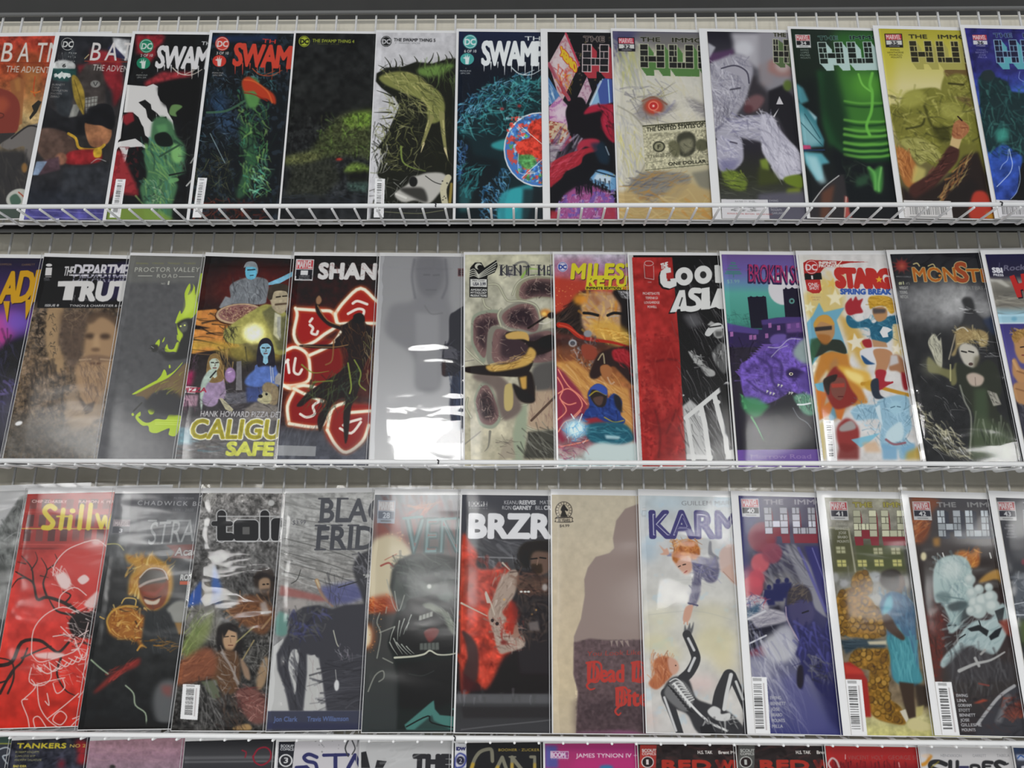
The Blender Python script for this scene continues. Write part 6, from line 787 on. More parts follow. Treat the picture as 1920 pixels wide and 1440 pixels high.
def r3e(a):
    a.t(340, 910, 2.717); a.vg((40, '9a9a98'), (250, '929290'), (480, '84827f'), (600, '787674'), (760, '6c6c6c'), (1150, 'a4a4a4'), (1240, '4a4a4e')); a.nz(.12, 20)
    a.br('530,90 980,80 960,600 500,500', 150, 220, 14, 7, 'b0b0ae 6c6c6a 8a8a88 5a5a58 a0a09e', .7, 4); a.br('530,60 700,50 700,120 540,130', 12, 120, 20, 20, '7c7c7a a8a8a6', .7, 10)
    for y in (270, 340, 390, 440): a.l([(525, y), (700, y+45), (900, y+110)], 5, '4c4c4a', .7, 1, 0)
    a.l('560,500 590,480 608,430', 4, '3a3a38', .9); a.p('505,510 620,540 700,560 780,590 700,590 500,560', '8a5450', .8, 6); a.p('520,580 640,580 640,630 520,640', '96908c', .8, 8)
    a.p('480,680 500,640 545,660 540,760 510,770 480,760', '5c8078', .95, 6); a.l('690,485 720,560 770,615', 20, '97795a', 1, 2, 1, 10); a.l('690,485 705,520', 10, 'b0a488', .9, 1); a.p('700,520 880,490 960,560 860,600 760,610', '4c4f7a', .8, 10); a.br('740,470 830,480 820,620 750,600', 14, 110, 85, 4, '3c3c40', .8, 15); a.l('800,520 900,490', 5, '333')
    a.p('875,430 900,360 960,330 1000,330 1000,620 940,620 910,540', '38383b', .95, 6, 1); a.br('890,350 1000,340 990,560 900,480', 40, 40, 40, 8, '6a6a70 24242a a0a0a4', .7, 40); a.sp('920,440 990,430 990,500 930,500', 12, 7, 'a8a8a4', .8)
    a.p('440,1150 470,820 520,780 540,1000 560,1150', 'a6a6a4'); a.p('540,860 600,820 700,830 720,940 730,1150 620,1150 570,1000', 'a6a6a4')
    a.p('560,660 620,620 700,610 770,630 830,610 980,600 980,1100 920,1150 740,1150 720,1000 700,880 640,860 640,960 620,1150 550,1150 530,1040 490,940 485,860 540,760', '3b3b40', 1, 3)
    a.p('558,850 585,835 600,870 590,960 580,1065 560,1000 545,920', 'a8a8a6', 1, 1, 1); a.p('650,870 680,862 690,880 710,940 715,1050 730,1120 720,1148 632,1148 640,1000', 'a4a4a2', 1, 2); a.br('645,870 715,950 720,1145 640,1145', 16, 80, 80, 4, '8a7a7a b0b0ae', .6, 12)
    a.br('550,640 760,640 700,800 560,800', 70, 50, 60, 12, '3c3e60 4c4e78 2a2a36 555', .7, 40); a.br('500,860 640,860 620,1140 540,1120', 60, 90, 75, 9, '2a2a2e 4c4c52', .6, 15); a.br('720,880 960,860 930,1140 740,1140', 60, 150, -8, 8, '2c2c30 54545a 45454a', .7, 6); a.p('790,990 803,1005 800,1040 785,1045 778,1015', 'b8b8b8', 1, 1, 1); a.l('775,740 790,800 800,820', 6, 'b0b0a0', .8); a.l('785,940 790,990', 4, '8a8a88'); a.br('780,790 880,820 870,900 800,880', 16, 40, 50, 5, '77707a a0a0a4', .6, 40)
    a.p('440,1150 920,1148 915,1245 436,1245', '3c3e4c', 1, 2); a.p('440,1205 915,1215 915,1245 436,1240', '33354a', .8, 6); a.tx('Jon Clark', 470, 1203, 590, 1203, 26, '55648c', .02); a.tx('Travis Williamson', 640, 1203, 850, 1200, 26, '55648c', .02)
    a.tx('BLACK', 706, 187, 1140, 180, 122, '4c4d52', .02); a.tx('FRIDAY', 688, 328, 1180, 322, 124, '46474c', .02)
    for x, y in ((725, 68), (725, 186), (820, 68), (815, 184), (708, 205), (705, 327), (790, 204), (785, 326), (875, 204), (870, 325)): a.l([(x-24, y), (x+28, y)], 9, '4a4b50', 1, 0, 0)
    a.tx('$3.99', 566, 200, 633, 198, 22, '55555a', .01)
def r3f(a):
    a.t(670, 910, 2.717); a.vg((40, '777a7e'), (180, '6a6262'), (300, '55504e'), (600, '3c3b3a'), (900, '3a3b3a'), (1245, '343838')); a.p('90,190 260,150 320,250 280,330 100,300', '8a5048', .7, 20); a.br('95,60 520,60 500,330 100,220', 60, 140, 80, 20, '7c4c48 4f5254 5c6064 6a4a48', .5, 12); a.br('260,90 400,90 340,180 280,160', 20, 70, -40, 10, '8a5a54 b0806c', .6, 20)
    a.p('70,320 120,260 200,255 270,330 290,420 230,520 180,580 60,580', 'b0a68e', 1, 10, 1); a.p('65,300 80,300 70,580 60,580', 'b4aa92', .8, 8); a.p('60,585 140,560 200,580 210,640 120,650 60,640', '8a3c24', .9, 12, 1); a.br('60,570 200,570 190,640 60,650', 40, 50, 10, 9, 'a04c2c 6a3020 b8744c', .6, 20); a.e(50, 770, 40, 66, '96522e', .8, 14); a.e(40, 768, 32, 58, 'b4a78c', 1, 8); a.sp('60,580 130,600 110,840 60,860', 30, 3, 'a0683c b08050', .7); a.sp('80,260 260,230 280,340 240,300', 20, 4, 'c0a080', .6)
    a.l('120,410 160,395 185,415 200,400', 9, '8a4c44', 1, 1); a.l('140,380 200,350', 5, '9a6a58', .9)
    a.p('165,520 175,440 210,380 280,350 420,350 510,370 510,860 500,1245 200,1245 210,1000 180,880 155,800 200,650 205,620 180,560', '232726', 1, 5); a.p('200,400 300,360 440,380 500,480 440,560 330,570 260,610 220,590 200,500', '3a3f3d', .95, 10, 1); a.br('180,370 500,370 500,600 250,620', 140, 70, 40, 10, '4a504c 262a29 5c625c 343a38', .6, 40)
    a.p('200,470 230,520 260,590 235,640 210,610 180,540', '404542', .95, 6, 1); a.l('190,540 210,640 240,560', 6, '8a8c84', .8); a.e(365, 510, 45, 32, '555c56', .8, 8); a.p('330,480 380,460 430,480 400,500 350,500', '2a2f2d', .9, 5, 1); a.e(366, 515, 12, 12, 'a8aaa4', 1, 2); a.p('400,560 480,540 500,580 430,590', '55605a', .7, 8)
    a.p('250,600 330,570 450,600 500,640 500,800 430,860 330,870 300,820 300,700', '1b1c1c', 1, 5, 1); a.p('330,610 380,600 470,660 500,760 470,740 430,660 380,640', '757a6e', .9, 6, 1); a.br('330,600 500,640 500,740 400,660', 26, 60, 40, 7, '8a9084 4c524c', .6, 15)
    for k in range(4): a.p([(312+k*18, 690-k*6), (315+k*18, 664-k*6), (330+k*18, 660-k*6), (330+k*18, 686-k*6)], '8f918a', 1, 1)
    for k in range(5): a.p([(318+k*20, 840), (318+k*20, 805-k*1), (335+k*20, 803-k*1), (337+k*20, 838)], '565a56', 1, 1)
    a.p('340,745 380,725 415,735 405,770 370,800 350,780', '6a3432', .95, 4, 1)
    a.p('160,800 200,690 260,620 300,640 300,860 220,870 170,840', '1d2020', 1, 5, 1)
    for x, y, u, v in ((190, 720, 165, 800), (215, 690, 205, 790), (240, 680, 215, 770), (262, 700, 235, 760), (185, 780, 230, 860), (200, 800, 255, 862), (225, 810, 275, 862), (250, 820, 290, 858), (165, 800, 205, 865), (275, 660, 250, 740)): a.l([(x, y), ((x+u)/2-3, (y+v)/2), (u, v)], 7, '9a9c94', .9, 0, 1, 2)
    a.l('190,878 280,872 340,860 370,842 410,862 470,862 520,850', 11, 'b0b0a0', 1, 0, 1, 7); a.l('150,480 180,600 200,640', 5, '8f9088', .8)
    for P in ('115,650 100,700 120,760 100,880', '150,620 145,650', '115,750 190,720', '55,1050 90,970 130,945 135,980 110,1000', '130,880 180,905', '260,960 330,970 390,945'): a.l(P, 6, '8c8e84', .8, 1)
    a.p('200,900 500,880 500,1100 400,1140 210,1140', '1d1f1f', .8, 16)
    a.p('240,1220 370,1110 390,1095 395,1140 420,1170 520,1180 520,1245 250,1245', '44706a', 1, 2); a.p('290,1245 380,1170 390,1200 480,1245', '2c3a38', .9, 3); a.l('250,1230 360,1175 380,1210 520,1240', 7, '1b2423'); a.p('480,1140 520,1120 520,1160', '44706a')
    for d, c in ((7, '3a4a4a'), (0, '5c7676')): a.tx('VENOM', 240, 345, 760, 335, 185, c, -.005 if d == 0 else .03)
    a.tx('VENOM', 246, 338, 754, 328, 172, '6a4c4a', -.03); a.l('235,168 330,160', 13, '5c7676'); a.l('400,175 500,168', 13, '5c7676')
    a.mv([(105, 75), (195, 78), (190, 195), (100, 192)], '28', '8a9098', 'a09898', 'b0b0b0', 'a8acb2', 'b0b4bb', '6a6e76')
def r3g(a):
    a.t(670, 910, 2.717); a.vg((50, '3f4046'), (270, '3a3a3e'), (320, '48484b'), (420, '3a3a3c'), (800, '2a2829'), (1060, '242324'), (1080, '505052'), (1130, '353536'), (1245, '3c3c3e')); a.br('540,270 980,270 980,420 540,420', 40, 140, 25, 14, '55565a 3a3a3e 6a6a6e 2c2c30', .6, 14); a.l('610,365 800,370', 7, '8a8a8c', .7, 1); a.br('600,370 800,370 780,420 620,420', 16, 50, 80, 9, '6a6a6c 333', .6, 5)
    a.p('530,300 580,300 610,350 610,420 680,430 740,425 780,440 760,520 830,600 860,700 800,830 740,900 690,1000 650,1040 600,1000 530,1040', 'a03a2c', 1, 8, 1); a.nz(.3, 40, '530,300 780,430 860,700 690,1000 530,1040'); a.br('530,320 780,430 840,640 690,990 530,1000', 110, 80, 60, 18, 'b0483a 7a2a22 8e3028 a8402e', .5, 40); a.p('535,420 600,400 600,520 540,620', '8a4a3e', .6, 18)
    a.p('530,740 580,770 615,840 615,960 590,1010 540,960 560,880 550,800', '3a2c2c', .95, 5, 1); a.p('535,950 640,1040 530,1060', '3a2022', .9, 8)
    a.p('690,1000 740,880 830,820 980,800 980,1060 650,1060', '231f20', .95, 14); a.p('760,470 800,430 900,430 990,480 990,960 830,960 810,780 780,560', '2a2729', 1, 8)
    a.p('735,470 790,430 820,450 800,560 740,640 760,680 740,720 770,760 840,760 850,820 770,850 720,850 690,740 665,660 690,590 710,520', '948478', 1, 4, 1); a.br('690,440 810,440 760,660 680,660', 50, 44, 110, 8, 'b0a298 6a5a50 857266', .6, 20); a.br('670,680 850,700 850,840 710,850', 90, 40, 50, 9, 'a89a90 5a2c26 7a6a60 8a3c34', .7, 50); a.p('790,780 800,710 815,710 830,770', '8a6a5c', .9, 2); a.p('770,600 800,590 830,660 800,720 760,760 770,680', '8e2c24', .7, 8)
    a.p('880,340 900,310 960,310 985,360 980,430 920,460 885,410', '5f4c42', 1, 4, 1); a.p('820,330 860,290 940,280 1000,290 1000,340 900,340 870,420 830,400', '25221f', 1, 5, 1); a.p('885,400 940,400 945,440 915,460 890,440', '33291f', 1, 4); a.l('885,375 915,372', 7, '1f1a18'); a.l('930,368 960,372', 7, '1f1a18'); a.l('920,380 915,405', 6, '7a6254', .8); a.br('860,340 880,420 830,460 800,400', 20, 60, 70, 7, '1d1a19', .8, 20)
    a.p('800,470 980,460 980,560 820,550', '5a4438', .7, 10); a.br('810,440 980,440 980,560 820,560', 50, 60, 10, 10, '3a2c28 6a4c40 241e1e', .7, 40); 
    for x in (835, 855, 872): a.e(x, 542, 8, 5, 'b8b8b4')
    for x, y in ((748, 582), (910, 635), (890, 657)): a.e(x, y, 5, 5, 'c09050', 1, 2)
    a.br('810,580 980,580 980,800 830,800', 90, 60, 60, 12, '3a3431 201c1d 54463e', .6, 40); a.p('870,700 920,690 930,740 880,740', '6a6260', .8, 4); a.e(930, 1480, 1, 1, '222'); a.e(955, 520, 14, 18, '9a9490', .9, 3)
    for P in ('530,600 590,630 660,665', '655,545 680,600 700,660', '740,395 775,430'): a.l(P, 10, 'a89e90', 1, 1, 1, 5)
    a.p('648,550 660,545 680,600 660,600', 'a89e94'); a.e(688, 688, 8, 9, '2a1a18'); a.e(712, 705, 9, 9, '2a1a18'); a.e(745, 800, 16, 12, '6a2824', .9, 3)
    a.p('500,1062 985,1062 985,1110 500,1108', '525254', .9, 4); a.br('500,1062 985,1062 985,1110 500,1108', 20, 50, 88, 14, '6c6c70 444', .5, 6); a.p('530,1130 985,1130 985,1185 540,1185', '2c2a2b', .8, 6); a.l('530,1245 700,1225 900,1205 985,1195', 5, '7a7a7c', .5, 2)
    a.p('568,82 662,82 662,108 568,108', 'a8a8a8'); a.tx('BOOM', 573, 105, 640, 105, 25, '3f4046', .03); a.tx('!', 648, 105, 658, 105, 28, '3f4046', .05); a.tx('STUDIOS', 572, 121, 662, 121, 7, 'a0a0a2', .02, 0, None, 0, 1, 1.6)
    a.tx('KEANU', 748, 97, 820, 97, 21, 'b4b4b6', .0); a.tx('REEVES', 826, 97, 908, 97, 21, 'b4b4b6', .04); a.tx('MATT KINDT', 930, 97, 1070, 97, 21, 'b4b4b6', .0); a.tx('RON', 738, 124, 784, 124, 21, 'b4b4b6', .0); a.tx('GARNEY', 792, 124, 886, 124, 21, 'b4b4b6', .04); a.tx('BILL', 907, 124, 946, 124, 21, 'b4b4b6'); a.tx('CRABTREE', 951, 124, 1070, 124, 21, 'b4b4b6', .04)
    a.tx('BRZRKR', 572, 264, 1200, 266, 122, 'c4c4c6', .055, 0, None, 0, 1, 1.03)
def r3h(a):
    a.t(1010, 910, 2.717); a.vg((50, 'aaa290'), (600, 'ada08a'), (1000, 'b0a288'), (1275, 'aa9e88')); a.nz(.03, 30)
    a.p('505,95 440,120 395,180 378,270 385,320 360,345 290,365 250,420 232,480 235,560 215,680 180,770 178,970 200,1050 192,1265 560,1265 900,1265 900,95', '82746e', 1, 1, 0); a.p('180,800 260,780 360,790 520,785 900,785 900,1265 192,1265 200,1050 178,960', '57484a', 1, 4); a.p('190,1090 560,1080 900,1080 900,1265 192,1265', '463a3d', .9, 24); a.nz(.12, 16, '180,790 560,780 560,1265 190,1265')
    for k in range(4): a.p([(365+k*24, 792), (378+k*26, 790), (372+k*30, 825)], '82746e')
    a.p('190,1255 400,1245 560,1265 560,1275 190,1275', '6a4a5c', .8, 5); a.e(440, 1275, 80, 24, '7a4a68', .8, 8)
    r = '9e3a34'
    a.tx('You Look Like', 245, 870, 520, 862, 26, '8a3c38', .0, .1)
    for wd, x0, x1, y, h in (('Dead', 250, 432, 1000, 92), ('Dog', 478, 640, 998, 92), ("Bite", 395, 560, 1122, 92)): a.tx(wd, x0, y, x1, y, h, r, .03); a.tx(wd, x0+5, y-3, x1+5, y-3, h*.96, r, .0)
    for P in ('245,905 300,900 320,930 300,1000 250,995', '262,1000 245,1020 262,1040 285,1035', '475,905 520,900 545,930 530,1000 480,995', '395,1035 440,1030 455,1060 430,1080', '410,1125 390,1150 405,1170 418,1160'): a.l(P, 13, r, 1, 0, 1, 7)
    for x, y in ((262, 905), (282, 905), (490, 905), (510, 905), (405, 1035), (425, 1035)): a.l([(x, y), (x-4, y+88)], 14, r, 1, 0, 0, 10); a.l([(x+8, y+10), (x+6, y+80)], 3, '57484a', .8, 0, 0)
    a.e(128, 128, 44, 46, '4a453f'); a.e(128, 128, 40, 42, 'aca28e'); a.e(128, 128, 29, 31, '4a453f', .9); a.e(128, 128, 27, 29, 'aca28e'); a.p('112,160 118,135 112,125 120,105 130,98 142,115 150,125 146,132 134,128 140,145 146,162', '2c2a28', 1, 0, 1)
    for k in range(16): t = k*.393; a.l([(128+32*math.sin(t), 128-34*math.cos(t)), (128+38*math.sin(t), 128-40*math.cos(t))], 4, '4a453f', .9)
    a.p('82,168 90,160 168,160 176,168 172,176 178,186 160,190 98,190 80,186 86,176', '4a453f'); a.p('86,170 170,166 170,184 88,186', 'aca28e'); a.tx('35 YEARS', 98, 184, 160, 183, 13, '4a453f', .02); a.tx('$4.99', 107, 213, 156, 212, 14, '57524a', .02)
def r3i(a):
    a.t(1010, 910, 2.717); a.vg((50, 'a6acae'), (300, 'adadac'), (700, 'b0aea6'), (1275, 'b0adaa')); a.nz(.05, 60); a.nz(.4, 60, None, '9ab0bc', .28)
    for x, y, rx, ry, c in ((560, 330, 50, 60, '96aab8'), (650, 90, 110, 30, '9db0ba'), (620, 680, 80, 60, 'b8b49c'), (900, 800, 110, 90, 'b8b08a'), (880, 660, 90, 60, 'b4ae94'), (600, 800, 80, 50, 'bab48e'), (820, 1010, 90, 40, 'b8a09c'), (950, 900, 60, 60, 'bab08c'), (560, 1190, 40, 40, 'b8a098'), (680, 860, 50, 50, 'b8b090')): a.e(x, y, rx, ry, c, .6, 26)
    a.l('640,500 760,480 900,520', 3, '9a9a98', .5, 2); a.l('560,660 800,640 1000,690', 3, '9a9a94', .5, 2)
    s = 'b08a78'
    a.p('920,350 950,310 990,300 1030,320 1030,420 980,430 930,440', 'b09c94', 1, 4, 1); a.p('930,430 980,400 1010,470 1020,520 980,490', 'b0968a', 1, 4); a.l('940,440 1000,500', 4, '8a6a5c', .7, 1); a.p('868,290 880,290 885,340 920,370 890,390 865,350', '77777c', 1, 2, 1)
    a.p('775,380 800,360 860,370 910,380 920,440 900,490 860,495 830,470 820,560 795,610 765,605 780,520 790,450', '605e70', 1, 3, 1); a.br('780,370 915,380 910,490 800,480', 60, 50, 40, 7, '7c7a8c 45445c 55548a 8c8a98', .6, 40); a.br('780,480 830,480 800,610 770,600', 26, 40, 75, 6, '7c7a88 4c4a60', .7, 15); a.l('762,600 810,612', 8, '45445c', .9); a.p('650,340 690,350 690,362 655,362', '77758a', 1, 2)
    a.p('685,370 720,350 770,370 780,430 750,455 720,430 695,400', s, 1, 3, 1); a.l('735,405 748,402', 6, '3a2c28'); a.l('742,445 755,436', 5, '8a3c34'); a.l('712,415 722,410', 5, '3a2c28'); a.p('680,370 690,330 730,290 780,280 815,310 820,350 790,380 760,360 720,370 700,395', '9a5c2c', 1, 4, 1); a.br('680,280 820,280 815,370 690,380', 80, 40, 20, 7, 'b07438 7a4420 c08a4c 8c5028', .8, 60); a.l('690,300 750,275 800,290', 5, 'a87040', .8); a.l('740,300 790,270 810,300', 4, 'a87040', .8)
    a.p('615,305 640,325 655,320 665,350 640,355 618,350 635,340', s, 1, 1, 1); a.p('750,620 785,610 780,650 765,690 740,695 735,670', s, 1, 2, 1); a.l('745,680 740,705', 6, s); a.l('758,685 758,710', 6, s)
    k = '38383a'
    a.p('590,960 580,920 600,880 650,870 680,900 690,950 650,1000 600,1040 560,1010', '9a6044', 1, 3, 1); a.br('570,870 690,880 660,1000 570,1030', 70, 50, 80, 7, 'b07a54 7a4430 a86844 c08e6c', .7, 20); a.p('660,880 700,890 715,935 690,965 665,940', s, 1, 3, 1); a.e(698, 918, 4, 3, '3a2c28')
    a.p('742,760 745,710 755,735 770,700 775,730 790,695 785,740 770,765', '58585a', 1, 1, 1); a.l('755,760 790,840 800,890 770,950 735,985', 44, k, 1, 1, 1, 52); a.l('762,780 792,840', 13, 'b0b0b0', 1, 1); a.l('795,880 765,945', 14, 'b0b0b0', 1, 1)
    a.p('630,1050 680,980 760,985 800,1080 860,1110 920,1130 1000,1180 1040,1265 830,1270 760,1170 700,1140 640,1110', k, 1, 3, 1); a.l('650,1060 680,1150 720,1265', 56, k, 1, 1, 1, 36); a.l('640,1080 665,1150 700,1250', 12, 'b0b0b0', 1, 1); a.p('640,1060 680,1000 740,1000 790,1080 760,1150 700,1130', '6a6a6a', .9, 4, 1)
    for i in range(9): a.l([(668+i*13, 1000+i*16), (700+i*8, 985+i*15), (735+i*7, 1010+i*10)], 7, 'b4b4b2', .95); a.l([(660+i*12, 1020+i*15), (690+i*12, 1045+i*14)], 6, '2c2c2e', .9)
    a.l('690,1010 760,1100 860,1200 960,1250', 12, 'c0c0be', 1, 1); a.l('970,970 930,1060 915,1150', 66, k, 1, 1, 1, 74); a.l('985,970 1030,1070 1060,1160 1050,1265', 44, k, 1, 1, 1, 30); a.l('980,965 958,1060 945,1140', 20, 'b6b6b4', 1, 1); a.l('1005,1000 1040,1090', 13, 'b0b0ae', 1, 1); a.p('860,1150 890,1125 925,1140 930,1165 975,1160 970,1195 920,1200 880,1180', 'b4b4b2', 1, 2, 1); a.br('830,1200 1020,1190 1000,1265 840,1265', 26, 60, 40, 9, 'a8a8a6 2c2c2e', .8, 30); a.p('820,1230 880,1215 900,1265 830,1268', '2c2c2e')
    a.tx('GUILLEM MARCH', 728, 102, 1030, 102, 24, '66666a', -.012); bird(a, 526, 112, 24, '8a9096'); a.e(538, 121, 13, 6, 'aeb0b0'); a.p('529,131 549,131 546,152 527,152', 'a8b0b4')
    v = '3f3c68'; q = 'a8a8b8'
    a.tx('KARMEN', 573, 264, 1240, 266, 138, v, .05, 0, None, 0, 1, 1.02); a.tx('KARMEN', 580, 258, 1234, 260, 124, q, -.022, 0, None, 0, 1, 1.02); a.tx('KARMEN', 583, 256, 1231, 258, 118, v, -.034, 0, None, 0, 1, 1.02)
def r3hulk(a, num, face, joint, side, the, edge=None):
    a.mv([(105, 68), (196, 68), (204, 162), (113, 160)], num, 'a8a8aa', '9c4448', 'b4acb0', 'b8b8ba', '2a2a2e', '2c2c30')
    hulk(a, 4, 222, 112, (40, 0), (2, 34), face, joint, edge, (8, 46), side, tc=the)
def r3j(a):
    a.t(1350, 910, 2.717); a.vg((50, '403c5a'), (300, '3a3850'), (500, '3a3844'), (800, '4c4c62'), (1000, '5c5c74'), (1280, '3a3c6a')); a.p('90,50 200,50 180,200 140,330 160,500 110,520 100,300', '26285c', .9, 12); a.p('200,50 500,50 520,300 330,310', '55505c', .6, 20)
    a.p('330,300 380,300 470,420 520,560 560,700 480,640 420,520', '7c7c84', .9, 6); a.p('430,310 500,310 560,560 600,700 540,660', '2f2e60', 1, 6); a.l('400,320 540,640', 14, '4c4a86', .8, 3); a.l('470,320 560,560', 6, '7a78a8', .6, 1); a.p('240,480 340,430 420,520 340,620 240,600', '8a8884', .7, 14); a.br('230,350 400,330 430,520 250,600', 50, 130, 50, 14, '6c6c74 3a3a44 8a8a8c 4c4c58', .6, 10)
    for x, y, h in ((295, 490, 60), (340, 485, 50), (250, 520, 50)): a.e(x, y, 12, 14, '24264c', 1, 2); a.p([(x-24, y+10), (x+24, y+10), (x+30, y+h+40), (x-30, y+h+40)], '24264c', 1, 4)
    for x, y, r, c in ((215, 265, 75, '7a2c3c'), (205, 395, 48, 'b05058'), (265, 345, 52, '7a3848'), (185, 475, 42, '98424e'), (165, 520, 56, 'a84a54')): a.e(x, y, r, r*1.05, c, .75, 3); a.e(x, y, r*.85, r*.9, c, .5, 2)
    a.e(165, 470, 60, 60, 'b04c58', .6, 16); a.p('120,590 160,560 220,570 250,640 190,650', 'a09aa0', .9, 4, 1); a.br('120,550 240,560 230,640 130,630', 40, 40, 30, 6, '2a3060 8a3040 b8b0b4', .7, 50); a.p('125,640 200,600 210,680 130,720', '26445c', .8, 8); a.p('125,690 300,610 330,690 220,720 130,790', '1f1e28', .9, 6)
    a.p('130,680 240,630 330,650 340,690 200,730 160,690', '8f8c94', 1, 4, 1); a.br('150,640 330,640 330,720 180,730', 40, 60, -10, 8, 'b0aeb0 6a6874', .6, 20); a.l('135,685 230,640', 9, 'b4b4b8', .9, 1); a.p('130,740 330,700 330,760 140,850', '1f1f2a', .95, 5); a.l('130,815 235,765', 9, 'b8b8bc', 1, 1); a.p('140,850 260,800 240,870 150,870', '6a2c38', .8, 8)
    a.e(300, 830, 90, 80, 'a4a4a8', .95, 14); a.e(330, 760, 50, 50, '9c9ca4', .9, 12); a.e(190, 930, 90, 60, '8c8c98', .8, 20); a.br('140,780 420,780 440,1250 200,1250', 140, 160, 62, 9, 'b0b0b8 77778c 5c5c7c 9a9aa4', .5, 10); a.p('300,980 420,960 560,1250 420,1280', '4c4c78', .6, 20)
    a.p('345,540 400,510 455,530 480,620 520,660 560,700 570,860 600,1000 620,1150 500,1040 440,960 420,1040 395,1000 410,900 385,860 400,800 350,690 330,640', '2f2f52', 1, 4, 1); a.p('350,600 380,580 460,600 480,650 460,700 400,720 360,680', '3f3c5c', 1, 5, 1); a.p('340,610 350,540 400,510 450,525 470,590 420,580 370,600', '38343a', 1, 4, 1); a.br('340,510 460,510 460,590 350,600', 30, 40, -40, 7, '5c5248 2a2628', .8, 30); a.l('420,650 450,640', 8, '1f1c28'); a.l('335,620 345,690 400,790', 6, '9a8a98', .8); a.br('390,720 560,720 560,920 400,900', 50, 80, 70, 12, '3f3f78 26264a 4c4c8a', .7, 25); a.br('440,880 560,880 600,1100 480,1000', 50, 60, 50, 10, '26262e 55555e 7a7a84', .6, 40); a.p('395,930 420,920 425,1000 410,1035 392,1010', '26242c', 1, 3, 1)
    a.p('480,1000 620,1010 630,1280 560,1200', '26264a', .8, 14)
    r3hulk(a, '40', 'a4a4ac', '4a4a50', '742c38', '86848c')
    a.bars([(148, 975), (238, 977), (258, 1278), (163, 1278)], 1, 31); names(a, ('EWING', 'BENNETT', 'JOSE', 'BRABO', 'MOUNTS', 'MILLA'), 256, 1090, 2, 29, 17, '94949c', 11)
def r3k(a):
    a.t(1350, 910, 2.717); a.vg((50, '8a8878'), (200, '77756c'), (300, '4c4c40'), (420, '55553c'), (480, '6a6a66'), (600, '6a6458'), (1100, '6a5c48'), (1180, 'a09a72'), (1290, 'a8a468')); a.nz(.12, 30)
    a.p('560,220 660,230 680,440 580,440', '4a4a34', .9, 6); a.p('690,300 940,310 960,430 700,430', '454a30', .9, 6)
    for x, y in ((590, 312), (595, 380), (700, 380), (780, 318), (785, 378), (870, 318), (878, 378)):
        a.p([(x, y), (x+46, y), (x+50, y+34), (x+4, y+34)], 'a8a468' if y > 340 else '97967a', .95, 1); a.l([(x+24, y), (x+27, y+34)], 4, '55553c'); a.l([(x, y+17), (x+48, y+17)], 3, '55553c')
    a.l('655,220 690,440', 9, '8c8a78', .9, 1); a.l('560,215 660,225', 8, '8c8a78', .9, 1); a.p('930,310 960,310 1010,640 980,640', '4a4a48', .9, 8); a.e(585, 470, 20, 26, '8a8a88', .9, 5); a.e(630, 500, 22, 18, '97979a', .8, 6); a.e(790, 465, 34, 26, '8f9294', .9, 6); a.p('750,560 830,540 830,600 780,620', '8a8a86', .9, 4); a.br('580,440 840,440 840,620 600,560', 30, 50, 60, 9, '8c8c8a 4c4c4a', .5, 40)
    B = ['670,480 700,440 740,440 770,480 775,540 740,560 700,540 680,520', '590,580 640,530 700,520 760,570 800,620 850,660 850,740 800,780 700,775 620,760 595,700', '660,880 700,830 780,820 860,840 860,920 780,940 700,930 660,920', '770,920 850,910 860,1000 860,1080 920,1130 950,1200 920,1220 800,1190 750,1120 760,1020']
    for P in B: a.p(P, '7a5a26', 1, 4, 1)
    for P in B:
        a.nz(.25, 20, P); q = a.mask(a.c(P)); ys, xs = np.nonzero(q[0] > .5); n = max(12, len(ys)//260)
        for _ in range(n):
            i = a.r.randint(len(ys)); x = ((xs[i]+q[2])/K+a.x0-a.o[0])*a.k; y = ((ys[i]+q[1])/K+a.y0-a.o[1])*a.k; r = 11+a.r.rand()*8; a.e(x, y, r*1.15, r, '33260f', .7, 1, a.r.rand()*180); a.e(x-1, y-1, r*.95, r*.82, ('8e6c30', '7a5a26', 'a07c3c', '6c4e22')[a.r.randint(4)], .9, 2, a.r.rand()*180)
    a.p('610,790 700,780 850,790 840,830 700,830 640,860 625,820', '2c3a44', .95, 5); a.br('615,780 840,790 830,840 630,840', 20, 80, 5, 7, '44545c 1f2a30', .7, 10); a.p('750,795 850,790 850,812 760,812', 'b0a890', .95, 3)
    a.p('622,905 660,900 720,940 750,990 770,1180 730,1180 720,990 630,985', '8a2a26', 1, 4); a.p('630,910 700,930 740,960 640,960', 'a83a30', .8, 6)
    a.p('815,480 830,440 880,425 915,445 940,490 930,545 880,540 850,530 825,510', '2c2724', 1, 5, 1); a.p('880,470 930,460 940,520 920,560 890,550', '4a3a30', 1, 4, 1); a.p('895,440 915,445 910,520 885,540 860,530', '2c2724', 1, 4)
    a.p('815,600 840,560 880,540 940,560 990,620 1000,760 1010,880 1010,1010 940,1015 880,980 870,860 850,770 845,690 820,650', '3f5c74', 1, 4, 1); a.p('850,770 900,760 960,780 1000,900 1030,1000 940,1015 885,985 865,860', '3f7a84', 1, 5, 1); a.br('820,560 990,560 1000,780 860,760', 60, 70, 70, 10, '4c6c84 2c4258 5c7c90', .6, 20); a.br('860,780 1000,780 1020,1000 890,980', 50, 120, 82, 11, '4f8c94 2f626c 5c9aa0', .6, 6); a.p('830,650 870,670 900,720 940,770 930,790 880,760 840,720', '3f3028', 1, 4, 1); a.p('840,590 870,560 880,620 830,660', '5c98a4', .9, 6, 1)
